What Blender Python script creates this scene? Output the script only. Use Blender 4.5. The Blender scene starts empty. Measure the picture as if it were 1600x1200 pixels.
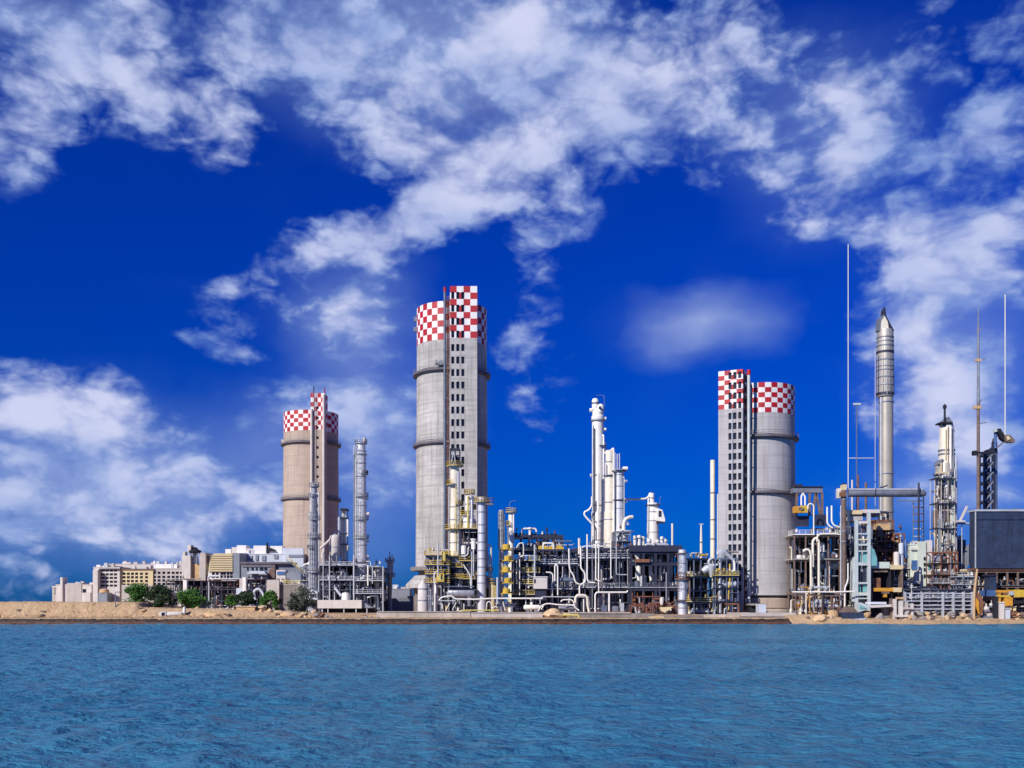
import bpy, bmesh, math, random
from math import radians, sin, cos, pi, sqrt, atan2
from mathutils import Vector, noise

scene = bpy.context.scene
COL = scene.collection
R_ = random.Random(7)
CAMZ = 5.5

# ---------------------------------------------------------------- camera
cam_d = bpy.data.cameras.new("camera")
cam = bpy.data.objects.new("camera", cam_d)
COL.objects.link(cam)
cam.location = (0, 0, CAMZ)
cam.rotation_euler = (radians(90), 0, 0)
cam_d.sensor_width = 36.0
cam_d.lens = 36.0
cam_d.shift_y = 0.2125
cam_d.clip_start = 0.5
cam_d.clip_end = 20000
scene.camera = cam
scene.render.resolution_x = 1024
scene.render.resolution_y = 768

# ---------------------------------------------------------------- colour management
scene.view_settings.view_transform = 'Standard'
scene.view_settings.look = 'None'
scene.view_settings.gamma = 1.0
scene.view_settings.exposure = 0.0
scene.cycles.max_bounces = 6

# ---------------------------------------------------------------- sun
SUN_DIR = Vector((-0.60, -0.70, 0.60)).normalized()      # towards the sun
SUN_EL = math.asin(SUN_DIR.z)
SUN_ROT = atan2(SUN_DIR.x, SUN_DIR.y)
sd = bpy.data.lights.new("sun", 'SUN')
sd.energy = 5.0
sd.angle = radians(0.5)
sd.color = (1.0, 0.93, 0.84)
sun = bpy.data.objects.new("sun", sd)
COL.objects.link(sun)
sun.rotation_euler = (-SUN_DIR).to_track_quat('-Z', 'Y').to_euler()

# ---------------------------------------------------------------- sky: Nishita tinted to the cobalt of the photo, clouds by direction (azimuth, elevation)
def azel(px, py):
    az = math.atan((px - 800) / 1600)
    return az, math.atan((940 - py) / 1600 * cos(az))

CLOUDS = [  # px, py, rx, ry, rot, amount   (fluffy)
    (330, 50, 430, 100, 0, .70), (30, 90, 105, 95, 0, .74), (20, 215, 120, 75, 5, .95), (190, 130, 120, 70, -22, .85), (320, 185, 130, 58, -26, .85),
    (385, 240, 52, 32, -20, .66), (560, 95, 200, 110, -10, .76), (800, 60, 130, 85, 0, 1.0), (690, 150, 110, 50, 0, .75), (930, 110, 190, 100, 0, .78),
    (1110, 75, 120, 85, 0, .86), (690, 245, 170, 62, -8, .88), (620, 345, 230, 55, 19, 1.0), (760, 310, 130, 60, 8, .85), (865, 300, 55, 70, 0, .85), (960, 190, 190, 90, 0, .85),
    (1065, 250, 55, 50, 0, .9), (1155, 212, 60, 45, 20, .85), (820, 215, 150, 60, 0, .82),
    (345, 520, 72, 36, 0, .80), (380, 462, 80, 18, -8, .60), (265, 525, 50, 12, -8, .55), (430, 470, 70, 16, -12, .55), (340, 556, 40, 9, -6, .6), (400, 545, 40, 10, 30, .5),
    (555, 495, 92, 72, 0, .92), (590, 640, 85, 75, 0, .82), (470, 640, 95, 60, 0, .84), (600, 730, 60, 90, 0, .62), (1520, 700, 120, 90, 0, .85), (832, 408, 36, 34, 35, .62), (795, 382, 46, 16, -10, .58), (830, 550, 72, 90, 0, .60), (850, 640, 50, 55, 0, .54), (60, 645, 165, 80, -8, 1.0), (195, 660, 140, 65, -10, .90),
    (230, 602, 45, 22, -15, .6), (70, 760, 250, 85, 0, .86), (300, 770, 280, 85, -8, .78), (40, 905, 70, 45, 0, .60), (190, 830, 260, 46, 0, .78),
    (1275, 95, 60, 60, 30, 0.74), (1345, 140, 75, 62, 10, 0.88), (1290, 180, 60, 60, 0, 0.74), (1300, 260, 100, 65, 0, 0.80), (1290, 315, 95, 45, 5, 0.80), (1420, 105, 60, 34, 30, 0.90),
    (1400, 215, 80, 50, -20, 0.76), (1480, 235, 110, 45, 10, 0.76), (1475, 60, 40, 60, 0, 0.64), (1580, 50, 50, 70, 0, 0.80), (1565, 190, 75, 75, 30, 1.00), (1520, 240, 80, 35, 15, 0.88),
    (1425, 345, 90, 52, 15, .90), (1540, 350, 130, 62, 10, 1.0), (1450, 430, 125, 70, 12, .98), (1560, 420, 90, 60, 0, .86), (1440, 520, 105, 95, 0, 1.0), (1460, 610, 100, 110, 0, 1.0),
    (1490, 720, 100, 85, 0, .80), (1590, 720, 50, 45, 0, .7), (1580, 780, 90, 34, 0, .60), (1290, 790, 60, 26, 10, .55), (1595, 470, 30, 20, 0, .6), (1590, 510, 24, 18, 0, .55), (1390, 640, 40, 70, 0, .6),
    (-330, 420, 200, 120, 0, .7), (-300, 800, 200, 120, 0, .8), (1850, 300, 200, 150, 0, .8), (200, -150, 500, 120, 0, .6), (1100, -200, 500, 130, 0, .7),
]
SOFT = [  # smooth, blurred-looking clouds
    (555, 492, 130, 110, 0, .45), (575, 650, 150, 120, 0, .48), (1090, 503, 130, 60, 5, .72), (430, 690, 120, 120, 0, .42), (60, 30, 300, 60, 0, .45),
    (620, 70, 320, 140, 0, .48), (850, 110, 200, 130, 0, .35), (1500, 560, 150, 260, 0, .45), (170, 760, 420, 160, 0, .55), (600, 780, 120, 160, 0, .35), (1180, 150, 220, 110, 0, .2), (1500, 780, 200, 100, 0, .4), (1320, 220, 180, 160, 0, .22),
]

def build_world():
    w = bpy.data.worlds.new("World")
    scene.world = w
    w.use_nodes = True
    nt = w.node_tree
    N, L = nt.nodes, nt.links
    N.clear()
    out = N.new('ShaderNodeOutputWorld')
    bg = N.new('ShaderNodeBackground')
    L.new(bg.outputs[0], out.inputs[0])
    bg.inputs[1].default_value = 0.1

    def math_(op, a, b=None, c=None, clamp=False):
        n = N.new('ShaderNodeMath'); n.operation = op; n.use_clamp = clamp
        for i, v in enumerate((a, b, c)):
            if v is None: continue
            if isinstance(v, (int, float)): n.inputs[i].default_value = v
            else: L.new(v, n.inputs[i])
        return n.outputs[0]

    def smooth(v, a, b, lo=0.0, hi=1.0):
        n = N.new('ShaderNodeMapRange'); n.interpolation_type = 'SMOOTHSTEP'
        L.new(v, n.inputs[0])
        for i, x in enumerate((a, b, lo, hi)): n.inputs[1 + i].default_value = x
        return n.outputs[0]

    def mix(f, a, b, mode='MIX'):
        n = N.new('ShaderNodeMix'); n.data_type = 'RGBA'; n.blend_type = mode
        if isinstance(f, (int, float)): n.inputs[0].default_value = f
        else: L.new(f, n.inputs[0])
        for i, v in ((6, a), (7, b)):
            if isinstance(v, tuple): n.inputs[i].default_value = (*v, 1)
            else: L.new(v, n.inputs[i])
        return n.outputs[2]

    tc = N.new('ShaderNodeTexCoord')
    sep = N.new('ShaderNodeSeparateXYZ'); L.new(tc.outputs['Generated'], sep.inputs[0])
    az = math_('ARCTAN2', sep.outputs[0], sep.outputs[1])
    el = math_('ARCSINE', sep.outputs[2])
    P = N.new('ShaderNodeCombineXYZ'); L.new(az, P.inputs[0]); L.new(el, P.inputs[1])

    def fbm(vec, sc, detail, rough, stretch=(1, 1.5, 1), dist=0.0):
        m = N.new('ShaderNodeMapping'); m.inputs['Scale'].default_value = stretch
        L.new(vec, m.inputs[0])
        n = N.new('ShaderNodeTexNoise')
        n.inputs['Scale'].default_value = sc; n.inputs['Detail'].default_value = detail
        n.inputs['Roughness'].default_value = rough; n.inputs['Distortion'].default_value = dist
        L.new(m.outputs[0], n.inputs['Vector'])
        return n

    # warp the direction a little so cloud outlines billow
    wn = fbm(P.outputs[0], 9.0, 4, .55)
    sub = N.new('ShaderNodeVectorMath'); sub.operation = 'SUBTRACT'
    L.new(wn.outputs['Color'], sub.inputs[0]); sub.inputs[1].default_value = (.5, .5, .5)
    mul = N.new('ShaderNodeVectorMath'); mul.operation = 'MULTIPLY'
    L.new(sub.outputs[0], mul.inputs[0]); mul.inputs[1].default_value = (.075, .05, 0)
    add = N.new('ShaderNodeVectorMath'); add.operation = 'ADD'
    L.new(P.outputs[0], add.inputs[0]); L.new(mul.outputs[0], add.inputs[1])

    # cloud cover as a low-rank table over azimuth x elevation: pairs of colour ramps whose products are summed
    A0, A1, E0, E1, K = -.64, .64, -.03, .62, 32
    def cover(lst, edge):
        import numpy as np
        aa, ee = np.meshgrid(np.linspace(A0, A1, K), np.linspace(E0, E1, K), indexing='ij')
        acc = np.zeros((K, K))
        for px, py, rx, ry, rot, amp in lst:
            a, e = azel(px, py)
            k = cos(a); t = radians(rot)
            u = ((aa - a) * cos(t) + (ee - e) * sin(t)) / (rx / 1600 * k * k)
            v = (-(aa - a) * sin(t) + (ee - e) * cos(t)) / (ry / 1600 * k)
            q = np.clip((np.sqrt(u * u + v * v) - .15) / (edge - .15), 0, 1)
            s = amp * (1 - q * q * (3 - 2 * q))
            acc = 1 - (1 - acc) * (1 - s) if amp < .5 else np.maximum(acc, s) + .12 * np.minimum(acc, s)
        return np.clip(acc, 0, 1.1)

    def table(grid, x, y, pairs):
        import numpy as np
        U, S, Vt = np.linalg.svd(grid)
        total = None
        tx = smooth_lin(x, A0, A1); ty = smooth_lin(y, E0, E1)
        for p in range(pairs):
            vs = []
            for F, t in ((U[:, 3 * p:3 * p + 3] * np.sqrt(S[3 * p:3 * p + 3]), tx), (Vt[3 * p:3 * p + 3].T * np.sqrt(S[3 * p:3 * p + 3]), ty)):
                m = float(np.abs(F).max()) or 1.0
                r = N.new('ShaderNodeValToRGB'); cr = r.color_ramp
                cr.interpolation = 'B_SPLINE' if False else 'LINEAR'
                while len(cr.elements) < K: cr.elements.new(.5)
                for i in range(K):
                    cr.elements[i].position = i / (K - 1)
                for i in range(K):
                    c = F[i] / m * .5 + .5
                    cr.elements[i].color = (float(c[0]), float(c[1]), float(c[2]), 1)
                L.new(t, r.inputs[0])
                ma = N.new('ShaderNodeVectorMath'); ma.operation = 'MULTIPLY_ADD'
                L.new(r.outputs[0], ma.inputs[0]); ma.inputs[1].default_value = (2 * m,) * 3; ma.inputs[2].default_value = (-m,) * 3
                vs.append(ma.outputs[0])
            dp = N.new('ShaderNodeVectorMath'); dp.operation = 'DOT_PRODUCT'
            L.new(vs[0], dp.inputs[0]); L.new(vs[1], dp.inputs[1])
            total = dp.outputs['Value'] if total is None else math_('ADD', total, dp.outputs['Value'])
        return math_('MAXIMUM', total, 0.0)

    def smooth_lin(v, a, b):
        n = N.new('ShaderNodeMapRange'); L.new(v, n.inputs[0])
        n.inputs[1].default_value = a; n.inputs[2].default_value = b
        return n.outputs[0]

    ws = N.new('ShaderNodeSeparateXYZ'); L.new(add.outputs[0], ws.inputs[0])
    fl = table(cover(CLOUDS, 1.45), ws.outputs[0], ws.outputs[1], 5)
    so = table(cover(SOFT, 1.2), ws.outputs[0], ws.outputs[1], 3)
    n1 = fbm(P.outputs[0], 11.0, 8, .52, (1, 1.7, 1), .2)
    vm = N.new('ShaderNodeMapping'); vm.inputs['Scale'].default_value = (1, 1.6, 1); L.new(add.outputs[0], vm.inputs[0])
    vo = N.new('ShaderNodeTexVoronoi'); vo.feature = 'SMOOTH_F1'; vo.voronoi_dimensions = '2D'
    vo.inputs['Scale'].default_value = 17; vo.inputs['Detail'].default_value = 3; vo.inputs['Roughness'].default_value = .55; vo.inputs['Smoothness'].default_value = .6
    L.new(vm.outputs[0], vo.inputs['Vector'])
    n2 = fbm(P.outputs[0], 6.0, 6, .5, (1, 1.5, 1))
    n3 = fbm(P.outputs[0], 38.0, 6, .6, (1, 1.8, 1), .4)
    # fluffy alpha
    d = math_('ADD', math_('MULTIPLY', fl, 1.0), math_('MULTIPLY', math_('SUBTRACT', n1.outputs[0], .5), 1.35))
    d = math_('ADD', d, math_('MULTIPLY', math_('SUBTRACT', n3.outputs[0], .5), smooth(fl, .55, .95, 1.0, .30)))
    d = math_('ADD', d, math_('MULTIPLY', math_('SUBTRACT', .80, vo.outputs['Distance']), smooth(fl, .5, 1.0, .95, .6)))
    d = math_('MULTIPLY', d, smooth(fl, .04, .35))
    fa = smooth(d, .10, 1.18)
    sa = math_('MULTIPLY', so, math_('ADD', .05, math_('MULTIPLY', math_('ADD', n2.outputs[0], n1.outputs[0]), .85)))
    alpha = math_('SUBTRACT', 1.0, math_('MULTIPLY', math_('SUBTRACT', 1.0, math_('MULTIPLY', fa, .93)), math_('SUBTRACT', 1.0, sa)), clamp=True)

    sky = N.new('ShaderNodeTexSky'); sky.sky_type = 'NISHITA'; sky.sun_disc = False
    sky.sun_elevation = SUN_EL; sky.sun_rotation = SUN_ROT
    sky.air_density = 1.0; sky.dust_density = 0.3; sky.ozone_density = 3.0; sky.altitude = 0
    tinted = mix(1.0, sky.outputs[0], SKY_TINT, 'MULTIPLY')
    hs = N.new('ShaderNodeHueSaturation'); hs.inputs['Saturation'].default_value = 1.0
    L.new(tinted, hs.inputs['Color'])
    # deeper cobalt up high, brighter azure by the horizon
    deep = smooth(el, 0.0, .40)
    base = mix(deep, mix(1.0, hs.outputs[0], (1.0, .90, .78), 'MULTIPLY'), mix(1.0, hs.outputs[0], (.5, .96, 1.04), 'MULTIPLY'))
    # cloud tone: thick parts nearly white, thin parts lilac blue
    tone = math_('MULTIPLY', fa, smooth(math_('ADD', n2.outputs[0], math_('MULTIPLY', fl, .35)), .35, .95), clamp=True)
    tone = math_('MAXIMUM', tone, math_('MULTIPLY', so, .62))
    cc = mix(tone, (1.7, 3.2, 7.0), (6.5, 6.9, 9.2))
    col = mix(alpha, base, cc)
    L.new(col, bg.inputs[0])

SKY_TINT = (.0, .166, .9)
build_world()

# ---------------------------------------------------------------- helpers
def S(D): return D / 1600.0
def X(px, D): return (px - 800) * D / 1600.0
def Z(py, D): return CAMZ + (940 - py) * D / 1600.0
GROUND = 2.2

def mat(name, col, rough=.65, metal=0.0, var=.22, scale=.35, streak=0.0, streak_col=None, line=0.0, line_amt=.15, bump=0.0, grime=0.0):
    m = bpy.data.materials.new(name); m.use_nodes = True
    nt = m.node_tree; N, L = nt.nodes, nt.links
    b = N['Principled BSDF']
    b.inputs['Roughness'].default_value = rough
    b.inputs['Metallic'].default_value = metal
    tc = N.new('ShaderNodeTexCoord')
    nz = N.new('ShaderNodeTexNoise'); nz.inputs['Scale'].default_value = scale; nz.inputs['Detail'].default_value = 6; nz.inputs['Roughness'].default_value = .6
    L.new(tc.outputs['Object'], nz.inputs['Vector'])
    def mixc(f, a, c, mode='MIX'):
        n = N.new('ShaderNodeMix'); n.data_type = 'RGBA'; n.blend_type = mode
        if isinstance(f, float): n.inputs[0].default_value = f
        else: L.new(f, n.inputs[0])
        for i, v in ((6, a), (7, c)):
            if isinstance(v, tuple): n.inputs[i].default_value = (*v, 1)
            else: L.new(v, n.inputs[i])
        return n.outputs[2]
    def rng(v, a, c, lo=0.0, hi=1.0):
        n = N.new('ShaderNodeMapRange'); L.new(v, n.inputs[0])
        for i, x in enumerate((a, c, lo, hi)): n.inputs[1 + i].default_value = x
        return n.outputs[0]
    lo = tuple(max(0, c * (1 - var)) for c in col); hi = tuple(min(1, c * (1 + var)) for c in col)
    c = mixc(rng(nz.outputs[0], .3, .7), lo, hi)
    if streak > 0:
        mp = N.new('ShaderNodeMapping'); mp.inputs['Scale'].default_value = (.9, .9, .045)
        L.new(tc.outputs['Object'], mp.inputs[0])
        n2 = N.new('ShaderNodeTexNoise'); n2.inputs['Scale'].default_value = 1.3; n2.inputs['Detail'].default_value = 5
        L.new(mp.outputs[0], n2.inputs['Vector'])
        c = mixc(rng(n2.outputs[0], .48, .75, 0, streak), c, streak_col or tuple(x * .5 for x in col))
    if line > 0:
        sp = N.new('ShaderNodeSeparateXYZ'); L.new(tc.outputs['Object'], sp.inputs[0])
        md = N.new('ShaderNodeMath'); md.operation = 'PINGPONG'; md.inputs[1].default_value = line
        L.new(sp.outputs[2], md.inputs[0])
        mp = N.new('ShaderNodeMapping'); mp.inputs['Scale'].default_value = (.12, .12, 1.6)
        L.new(tc.outputs['Object'], mp.inputs[0])
        n3 = N.new('ShaderNodeTexNoise'); n3.inputs['Scale'].default_value = 1.0; n3.inputs['Detail'].default_value = 3
        L.new(mp.outputs[0], n3.inputs['Vector'])
        c = mixc(rng(n3.outputs[0], .35, .65, 0, line_amt), c, tuple(x * .55 for x in col))
        c = mixc(rng(md.outputs[0], 0, line * .10, line_amt * 1.3, 0), c, tuple(x * .4 for x in col))
    if grime > 0:
        n4 = N.new('ShaderNodeTexNoise'); n4.inputs['Scale'].default_value = scale * 5; n4.inputs['Detail'].default_value = 4
        L.new(tc.outputs['Object'], n4.inputs['Vector'])
        c = mixc(rng(n4.outputs[0], .5, .72, 0, grime), c, (.16, .075, .035))
    L.new(c, b.inputs['Base Color'])
    if bump > 0:
        bp = N.new('ShaderNodeBump'); bp.inputs['Strength'].default_value = bump; bp.inputs['Distance'].default_value = .5
        L.new(nz.outputs[0], bp.inputs['Height']); L.new(bp.outputs[0], b.inputs['Normal'])
    return m

STACK = mat('stack_cladding', (.48, .45, .38), .42, .3, var=.12, scale=.3, streak=.4, streak_col=(.25, .22, .18), grime=.1)
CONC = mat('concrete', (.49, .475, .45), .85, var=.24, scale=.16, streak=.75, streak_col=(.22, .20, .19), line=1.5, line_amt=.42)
CONC_TAN = mat('concrete_tan', (.47, .38, .31), .85, var=.10, scale=.12, streak=.65, streak_col=(.27, .20, .17), line=2.0, line_amt=.25)
CONC_GREY = mat('concrete_grey', (.46, .45, .455), .85, var=.10, scale=.12, streak=.7, streak_col=(.27, .22, .21), line=1.7, line_amt=.26)
CONC_LOW = mat('quay_concrete', (.46, .40, .34), .9, var=.25, scale=.25, streak=.4, streak_col=(.2, .16, .13), bump=.2)
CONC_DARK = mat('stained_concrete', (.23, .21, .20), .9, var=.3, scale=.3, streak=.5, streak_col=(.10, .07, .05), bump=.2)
RED = mat('red_paint', (.42, .006, .014), .55, var=.25, scale=.3, streak=.35, streak_col=(.25, .02, .03))
WHITE = mat('white_paint', (.80, .79, .77), .5, var=.08, scale=.3, streak=.3, streak_col=(.55, .45, .40))
CREAM_STEEL = mat('cream_steel', (.80, .75, .62), .45, var=.08, scale=.3, streak=.35, streak_col=(.45, .36, .24), grime=.12)
PIPE_WHITE = mat('white_pipe', (.84, .82, .77), .4, var=.08, scale=.5, streak=.25, streak_col=(.45, .38, .30), grime=.10)
SILVER = mat('aluminium_cladding', (.74, .75, .77), .42, .25, var=.12, scale=.35, streak=.4, streak_col=(.36, .36, .40), line=1.4, line_amt=.15)
SILVER_DARK = mat('grey_cladding', (.36, .38, .43), .45, .3, var=.18, scale=.35, streak=.4, streak_col=(.2, .2, .24), line=1.8, line_amt=.2)
STEEL_PALE = mat('pale_steel', (.50, .53, .57), .5, .2, var=.18, scale=.5, grime=.15)
STEEL = mat('grey_steel', (.20, .22, .27), .55, .2, var=.3, scale=.5, grime=.2)
STEEL_BLUE = mat('blue_grey_steel', (.13, .17, .25), .55, .2, var=.3, scale=.5, grime=.12)
NAVY = mat('navy_steel', (.022, .028, .06), .6, .1, var=.35, scale=.5, grime=.12)
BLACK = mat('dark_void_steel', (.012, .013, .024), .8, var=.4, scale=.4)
YELLOW = mat('yellow_paint', (.62, .42, .045), .55, var=.15, scale=.6, grime=.2)
YELLOW_PALE = mat('pale_yellow_paint', (.62, .52, .16), .55, var=.15, scale=.6, grime=.15)
ORANGE = mat('orange_paint', (.62, .30, .03), .55, var=.2, scale=.6, grime=.3)
RUST = mat('rusty_steel', (.20, .085, .05), .85, var=.45, scale=.8)
RUST_RED = mat('red_oxide', (.17, .065, .045), .8, var=.35, scale=.8)
BROWN = mat('brown_steel', (.17, .12, .10), .8, var=.4, scale=.7, grime=.4)
BEIGE = mat('beige_cladding', (.55, .46, .29), .7, var=.08, scale=.3, streak=.2, streak_col=(.4, .3, .18))
CREAM = mat('cream_wall', (.66, .55, .32), .85, var=.07, scale=.3, streak=.25, streak_col=(.42, .33, .2))
OFFWHITE = mat('offwhite_wall', (.62, .58, .54), .85, var=.10, scale=.3, streak=.3, streak_col=(.38, .33, .3))
GREYWALL = mat('grey_wall', (.48, .44, .41), .85, var=.14, scale=.3, streak=.35, streak_col=(.26, .23, .22))
BLUEWHITE = mat('pale_blue_cladding', (.55, .60, .68), .6, var=.10, scale=.3, streak=.3, streak_col=(.35, .38, .45))
BLUEGREY = mat('blue_grey_cladding', (.22, .25, .30), .6, .1, var=.15, scale=.3, streak=.3, streak_col=(.14, .15, .19))
DARKROOF = mat('dark_roof', (.13, .12, .14), .8, var=.3, scale=.5)
WINDOW = mat('dark_window', (.012, .014, .025), .25, var=.3, scale=.4)
TURQ = mat('turquoise_paint', (.16, .40, .41), .5, var=.2, scale=.6, grime=.1)
PALE_BLUE = mat('pale_blue_paint', (.50, .56, .56), .5, var=.12, scale=.5, grime=.12)
MINT = mat('mint_paint', (.56, .63, .55), .6, var=.12, scale=.4, grime=.12)
BLUETANK = mat('dark_blue_plate', (.026, .046, .095), .55, .1, var=.35, scale=.35, streak=.4, streak_col=(.008, .012, .03), grime=.25)
BLUEPAINT = mat('blue_paint', (.05, .12, .30), .5, var=.25, scale=.6)
TAN = mat('sandstone', (.55, .37, .20), .95, var=.18, scale=.5, bump=.4)
SAND_PILE = mat('sand_heap', (.60, .43, .25), .95, var=.25, scale=.7, bump=.5)
ROCK = mat('pale_rock', (.56, .41, .26), .95, var=.3, scale=.8, bump=.5)
ROCK_GREY = mat('grey_rock', (.30, .27, .26), .95, var=.4, scale=.8, bump=.5)
LEAF_DARK = mat('leaf_dark', (.025, .055, .016), .75, var=.5, scale=.9)
LEAF = mat('leaf_green', (.06, .165, .02), .7, var=.5, scale=.9)
LEAF_GREY = mat('leaf_olive', (.075, .095, .06), .75, var=.45, scale=.9)
BARK = mat('bark', (.09, .06, .04), .9, var=.3, scale=2)

class MB:
    def __init__(s): s.v = []; s.f = []; s.m = []
    def _add(s, vs, fs, mi=0):
        o = len(s.v); s.v.extend(vs)
        for f in fs: s.f.append(tuple(i + o for i in f)); s.m.append(mi)
    def box(s, x0, x1, y0, y1, z0, z1, mi=0):
        s._add([(x0,y0,z0),(x1,y0,z0),(x1,y1,z0),(x0,y1,z0),(x0,y0,z1),(x1,y0,z1),(x1,y1,z1),(x0,y1,z1)],
               [(0,3,2,1),(4,5,6,7),(0,1,5,4),(1,2,6,5),(2,3,7,6),(3,0,4,7)], mi); return s
    def bar(s, p, q, w, h=None, mi=0):
        p, q = Vector(p), Vector(q); d = (q - p)
        if d.length < 1e-6: return s
        d.normalize(); up = Vector((0, 0, 1)) if abs(d.z) < .95 else Vector((0, 1, 0))
        a = d.cross(up).normalized() * w / 2; b = a.cross(d).normalized() * (h or w) / 2
        vs = [tuple(c) for e in (p, q) for c in (e - a - b, e + a - b, e + a + b, e - a + b)]
        s._add(vs, [(3,2,1,0),(4,5,6,7),(0,1,5,4),(1,2,6,5),(2,3,7,6),(3,0,4,7)], mi); return s
    def tube(s, pts, r, n=8, mi=0):
        pts = [Vector(p) for p in pts]
        rings = []; k = len(pts); a = None
        for i, p in enumerate(pts):
            d0 = (p - pts[i-1]).normalized() if i else (pts[1] - p).normalized()
            d1 = (pts[i+1] - p).normalized() if i < k-1 else d0
            t = (d0 + d1)
            t = t.normalized() if t.length > 1e-4 else d1
            if a is None:
                up = Vector((0, 0, 1)) if abs(t.z) < .9 else Vector((0, 1, 0))
                a = t.cross(up).normalized()
            else:
                a = (a - t * a.dot(t)); a = a.normalized() if a.length > 1e-4 else t.orthogonal().normalized()
            b = t.cross(a)
            rr = r[i] if isinstance(r, (list, tuple)) else r
            kk = 1 / max(.5, sqrt(max(.01, (1 + d0.dot(d1)) / 2)))
            rings.append([tuple(p + (a * cos(2*pi*j/n) + b * sin(2*pi*j/n)) * rr * (kk if 0 < i < k-1 else 1)) for j in range(n)])
        vs = [v for rg in rings for v in rg]; fs = []
        for i in range(k-1):
            for j in range(n):
                j2 = (j+1) % n
                fs.append((i*n+j, i*n+j2, (i+1)*n+j2, (i+1)*n+j))
        fs.append(tuple(range(n-1, -1, -1))); fs.append(tuple((k-1)*n + j for j in range(n)))
        s._add(vs, fs, mi); return s
    def lathe(s, cx, cy, prof, n=24, mi=0, matf=None, cap=True):
        vs = []; fs = []
        k = len(prof)
        for r, z in prof:
            vs += [(cx + r*cos(2*pi*j/n), cy + r*sin(2*pi*j/n), z) for j in range(n)]
        for i in range(k-1):
            for j in range(n):
                fs.append((i*n+j, i*n+(j+1)%n, (i+1)*n+(j+1)%n, (i+1)*n+j))
        ms = [matf(i, j) if matf else mi for i in range(k-1) for j in range(n)]
        if cap:
            fs.append(tuple(range(n-1, -1, -1))); fs.append(tuple((k-1)*n+j for j in range(n))); ms += [mi, mi]
        o = len(s.v); s.v.extend(vs)
        for f, m in zip(fs, ms): s.f.append(tuple(i+o for i in f)); s.m.append(m)
        return s
    def hcyl(s, p, q, r, n=16, dome=.35, mi=0):
        """horizontal (or any) cylinder with domed ends"""
        p, q = Vector(p), Vector(q); d = (q-p).normalized()
        pts = [p, p + d*r*dome*.3, p + d*r*dome, q - d*r*dome, q - d*r*dome*.3, q]
        return s.tube(pts, [r*.35, r*.8, r, r, r*.8, r*.35], n, mi)
    def prism(s, poly, y0, y1, mi=0):
        n = len(poly)
        vs = [(x, y0, z) for x, z in poly] + [(x, y1, z) for x, z in poly]
        fs = [tuple(range(n)), tuple(range(2*n-1, n-1, -1))] + [(i, i+n, (i+1)%n+n, (i+1)%n) for i in range(n)]
        s._add(vs, fs, mi); return s
    def quad(s, a, b, c, d, mi=0): s._add([tuple(a), tuple(b), tuple(c), tuple(d)], [(0,1,2,3)], mi); return s
    def rot(s, cx, cy, ang):
        c, si = cos(ang), sin(ang)
        s.v = [(cx + (x-cx)*c - (y-cy)*si, cy + (x-cx)*si + (y-cy)*c, z) for x, y, z in s.v]; return s

OFF = {}
def mesh_obj(name, mb, mats, off, flip=False):
    me = bpy.data.meshes.new(name)
    me.from_pydata([(x-off[0], y-off[1], z-off[2]) for x, y, z in mb.v], [], mb.f)
    for m in (mats if isinstance(mats, (list, tuple)) else [mats]): me.materials.append(m)
    me.polygons.foreach_set('material_index', mb.m)
    bm = bmesh.new(); bm.from_mesh(me); bmesh.ops.recalc_face_normals(bm, faces=bm.faces); bm.to_mesh(me); bm.free()
    me.polygons.foreach_set('use_smooth', [True]*len(me.polygons))
    me.set_sharp_from_angle(angle=radians(38))
    o = bpy.data.objects.new(name, me); COL.objects.link(o)
    return o

def tagset(o, label=None, cat=None, group=None, kind=None):
    if label: o['label'] = label
    if cat: o['category'] = cat
    if group: o['group'] = group
    if kind: o['kind'] = kind
    return o

def thing(name, label, cat, loc, group=None):
    o = bpy.data.objects.new(name, None); COL.objects.link(o)
    o.empty_display_size = .5
    o.location = loc; OFF[o.name] = Vector(loc)
    return tagset(o, label, cat, group)

def part(name, mb, mats, parent, label=None):
    off = OFF[parent.name]
    o = mesh_obj(name, mb, mats, off)
    o.parent = parent; OFF[o.name] = off
    if label: o['label'] = label
    return o

def solo(name, mb, mats, label, cat, group=None, kind=None):
    xs, ys, zs = zip(*mb.v)
    off = Vector(((min(xs)+max(xs))/2, (min(ys)+max(ys))/2, min(zs)))
    o = mesh_obj(name, mb, mats, off); o.location = off; OFF[o.name] = off
    return tagset(o, label, cat, group, kind)

def copy_part(src, parent, delta=(0, 0, 0)):
    c = src.copy(); COL.objects.link(c); c.parent = parent
    c.location = Vector(src.location) + Vector(delta); OFF[c.name] = OFF[src.name] + Vector(delta)
    return c

def bend(pts, r, k=3):
    """round the corners of a polyline"""
    pts = [Vector(p) for p in pts]; out = [pts[0]]
    for i in range(1, len(pts)-1):
        p = pts[i]; a = pts[i-1]-p; b = pts[i+1]-p
        q = min(r, a.length*.45, b.length*.45)
        a.normalize(); b.normalize()
        for t in range(k+1):
            t /= k; u = p + a*q; w = p + b*q
            out.append(u*(1-t)**2 + p*2*t*(1-t) + w*t*t)
    return out + [pts[-1]]

def railing_mb(mb, pts, h=1.1, r=.05, step=1.6, toe=True):
    pts = [Vector(p) for p in pts]
    for a, b in zip(pts[:-1], pts[1:]):
        for dz in (h, h*.55): mb.bar(a + Vector((0,0,dz)), b + Vector((0,0,dz)), r*1.8)
        if toe: mb.bar(a + Vector((0,0,.1)), b + Vector((0,0,.1)), .04, .22)
        n = max(1, round((b-a).length/step))
        for i in range(n+1):
            p = a.lerp(b, i/n)
            mb.bar(p, p + Vector((0,0,h)), r*1.6)

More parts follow.
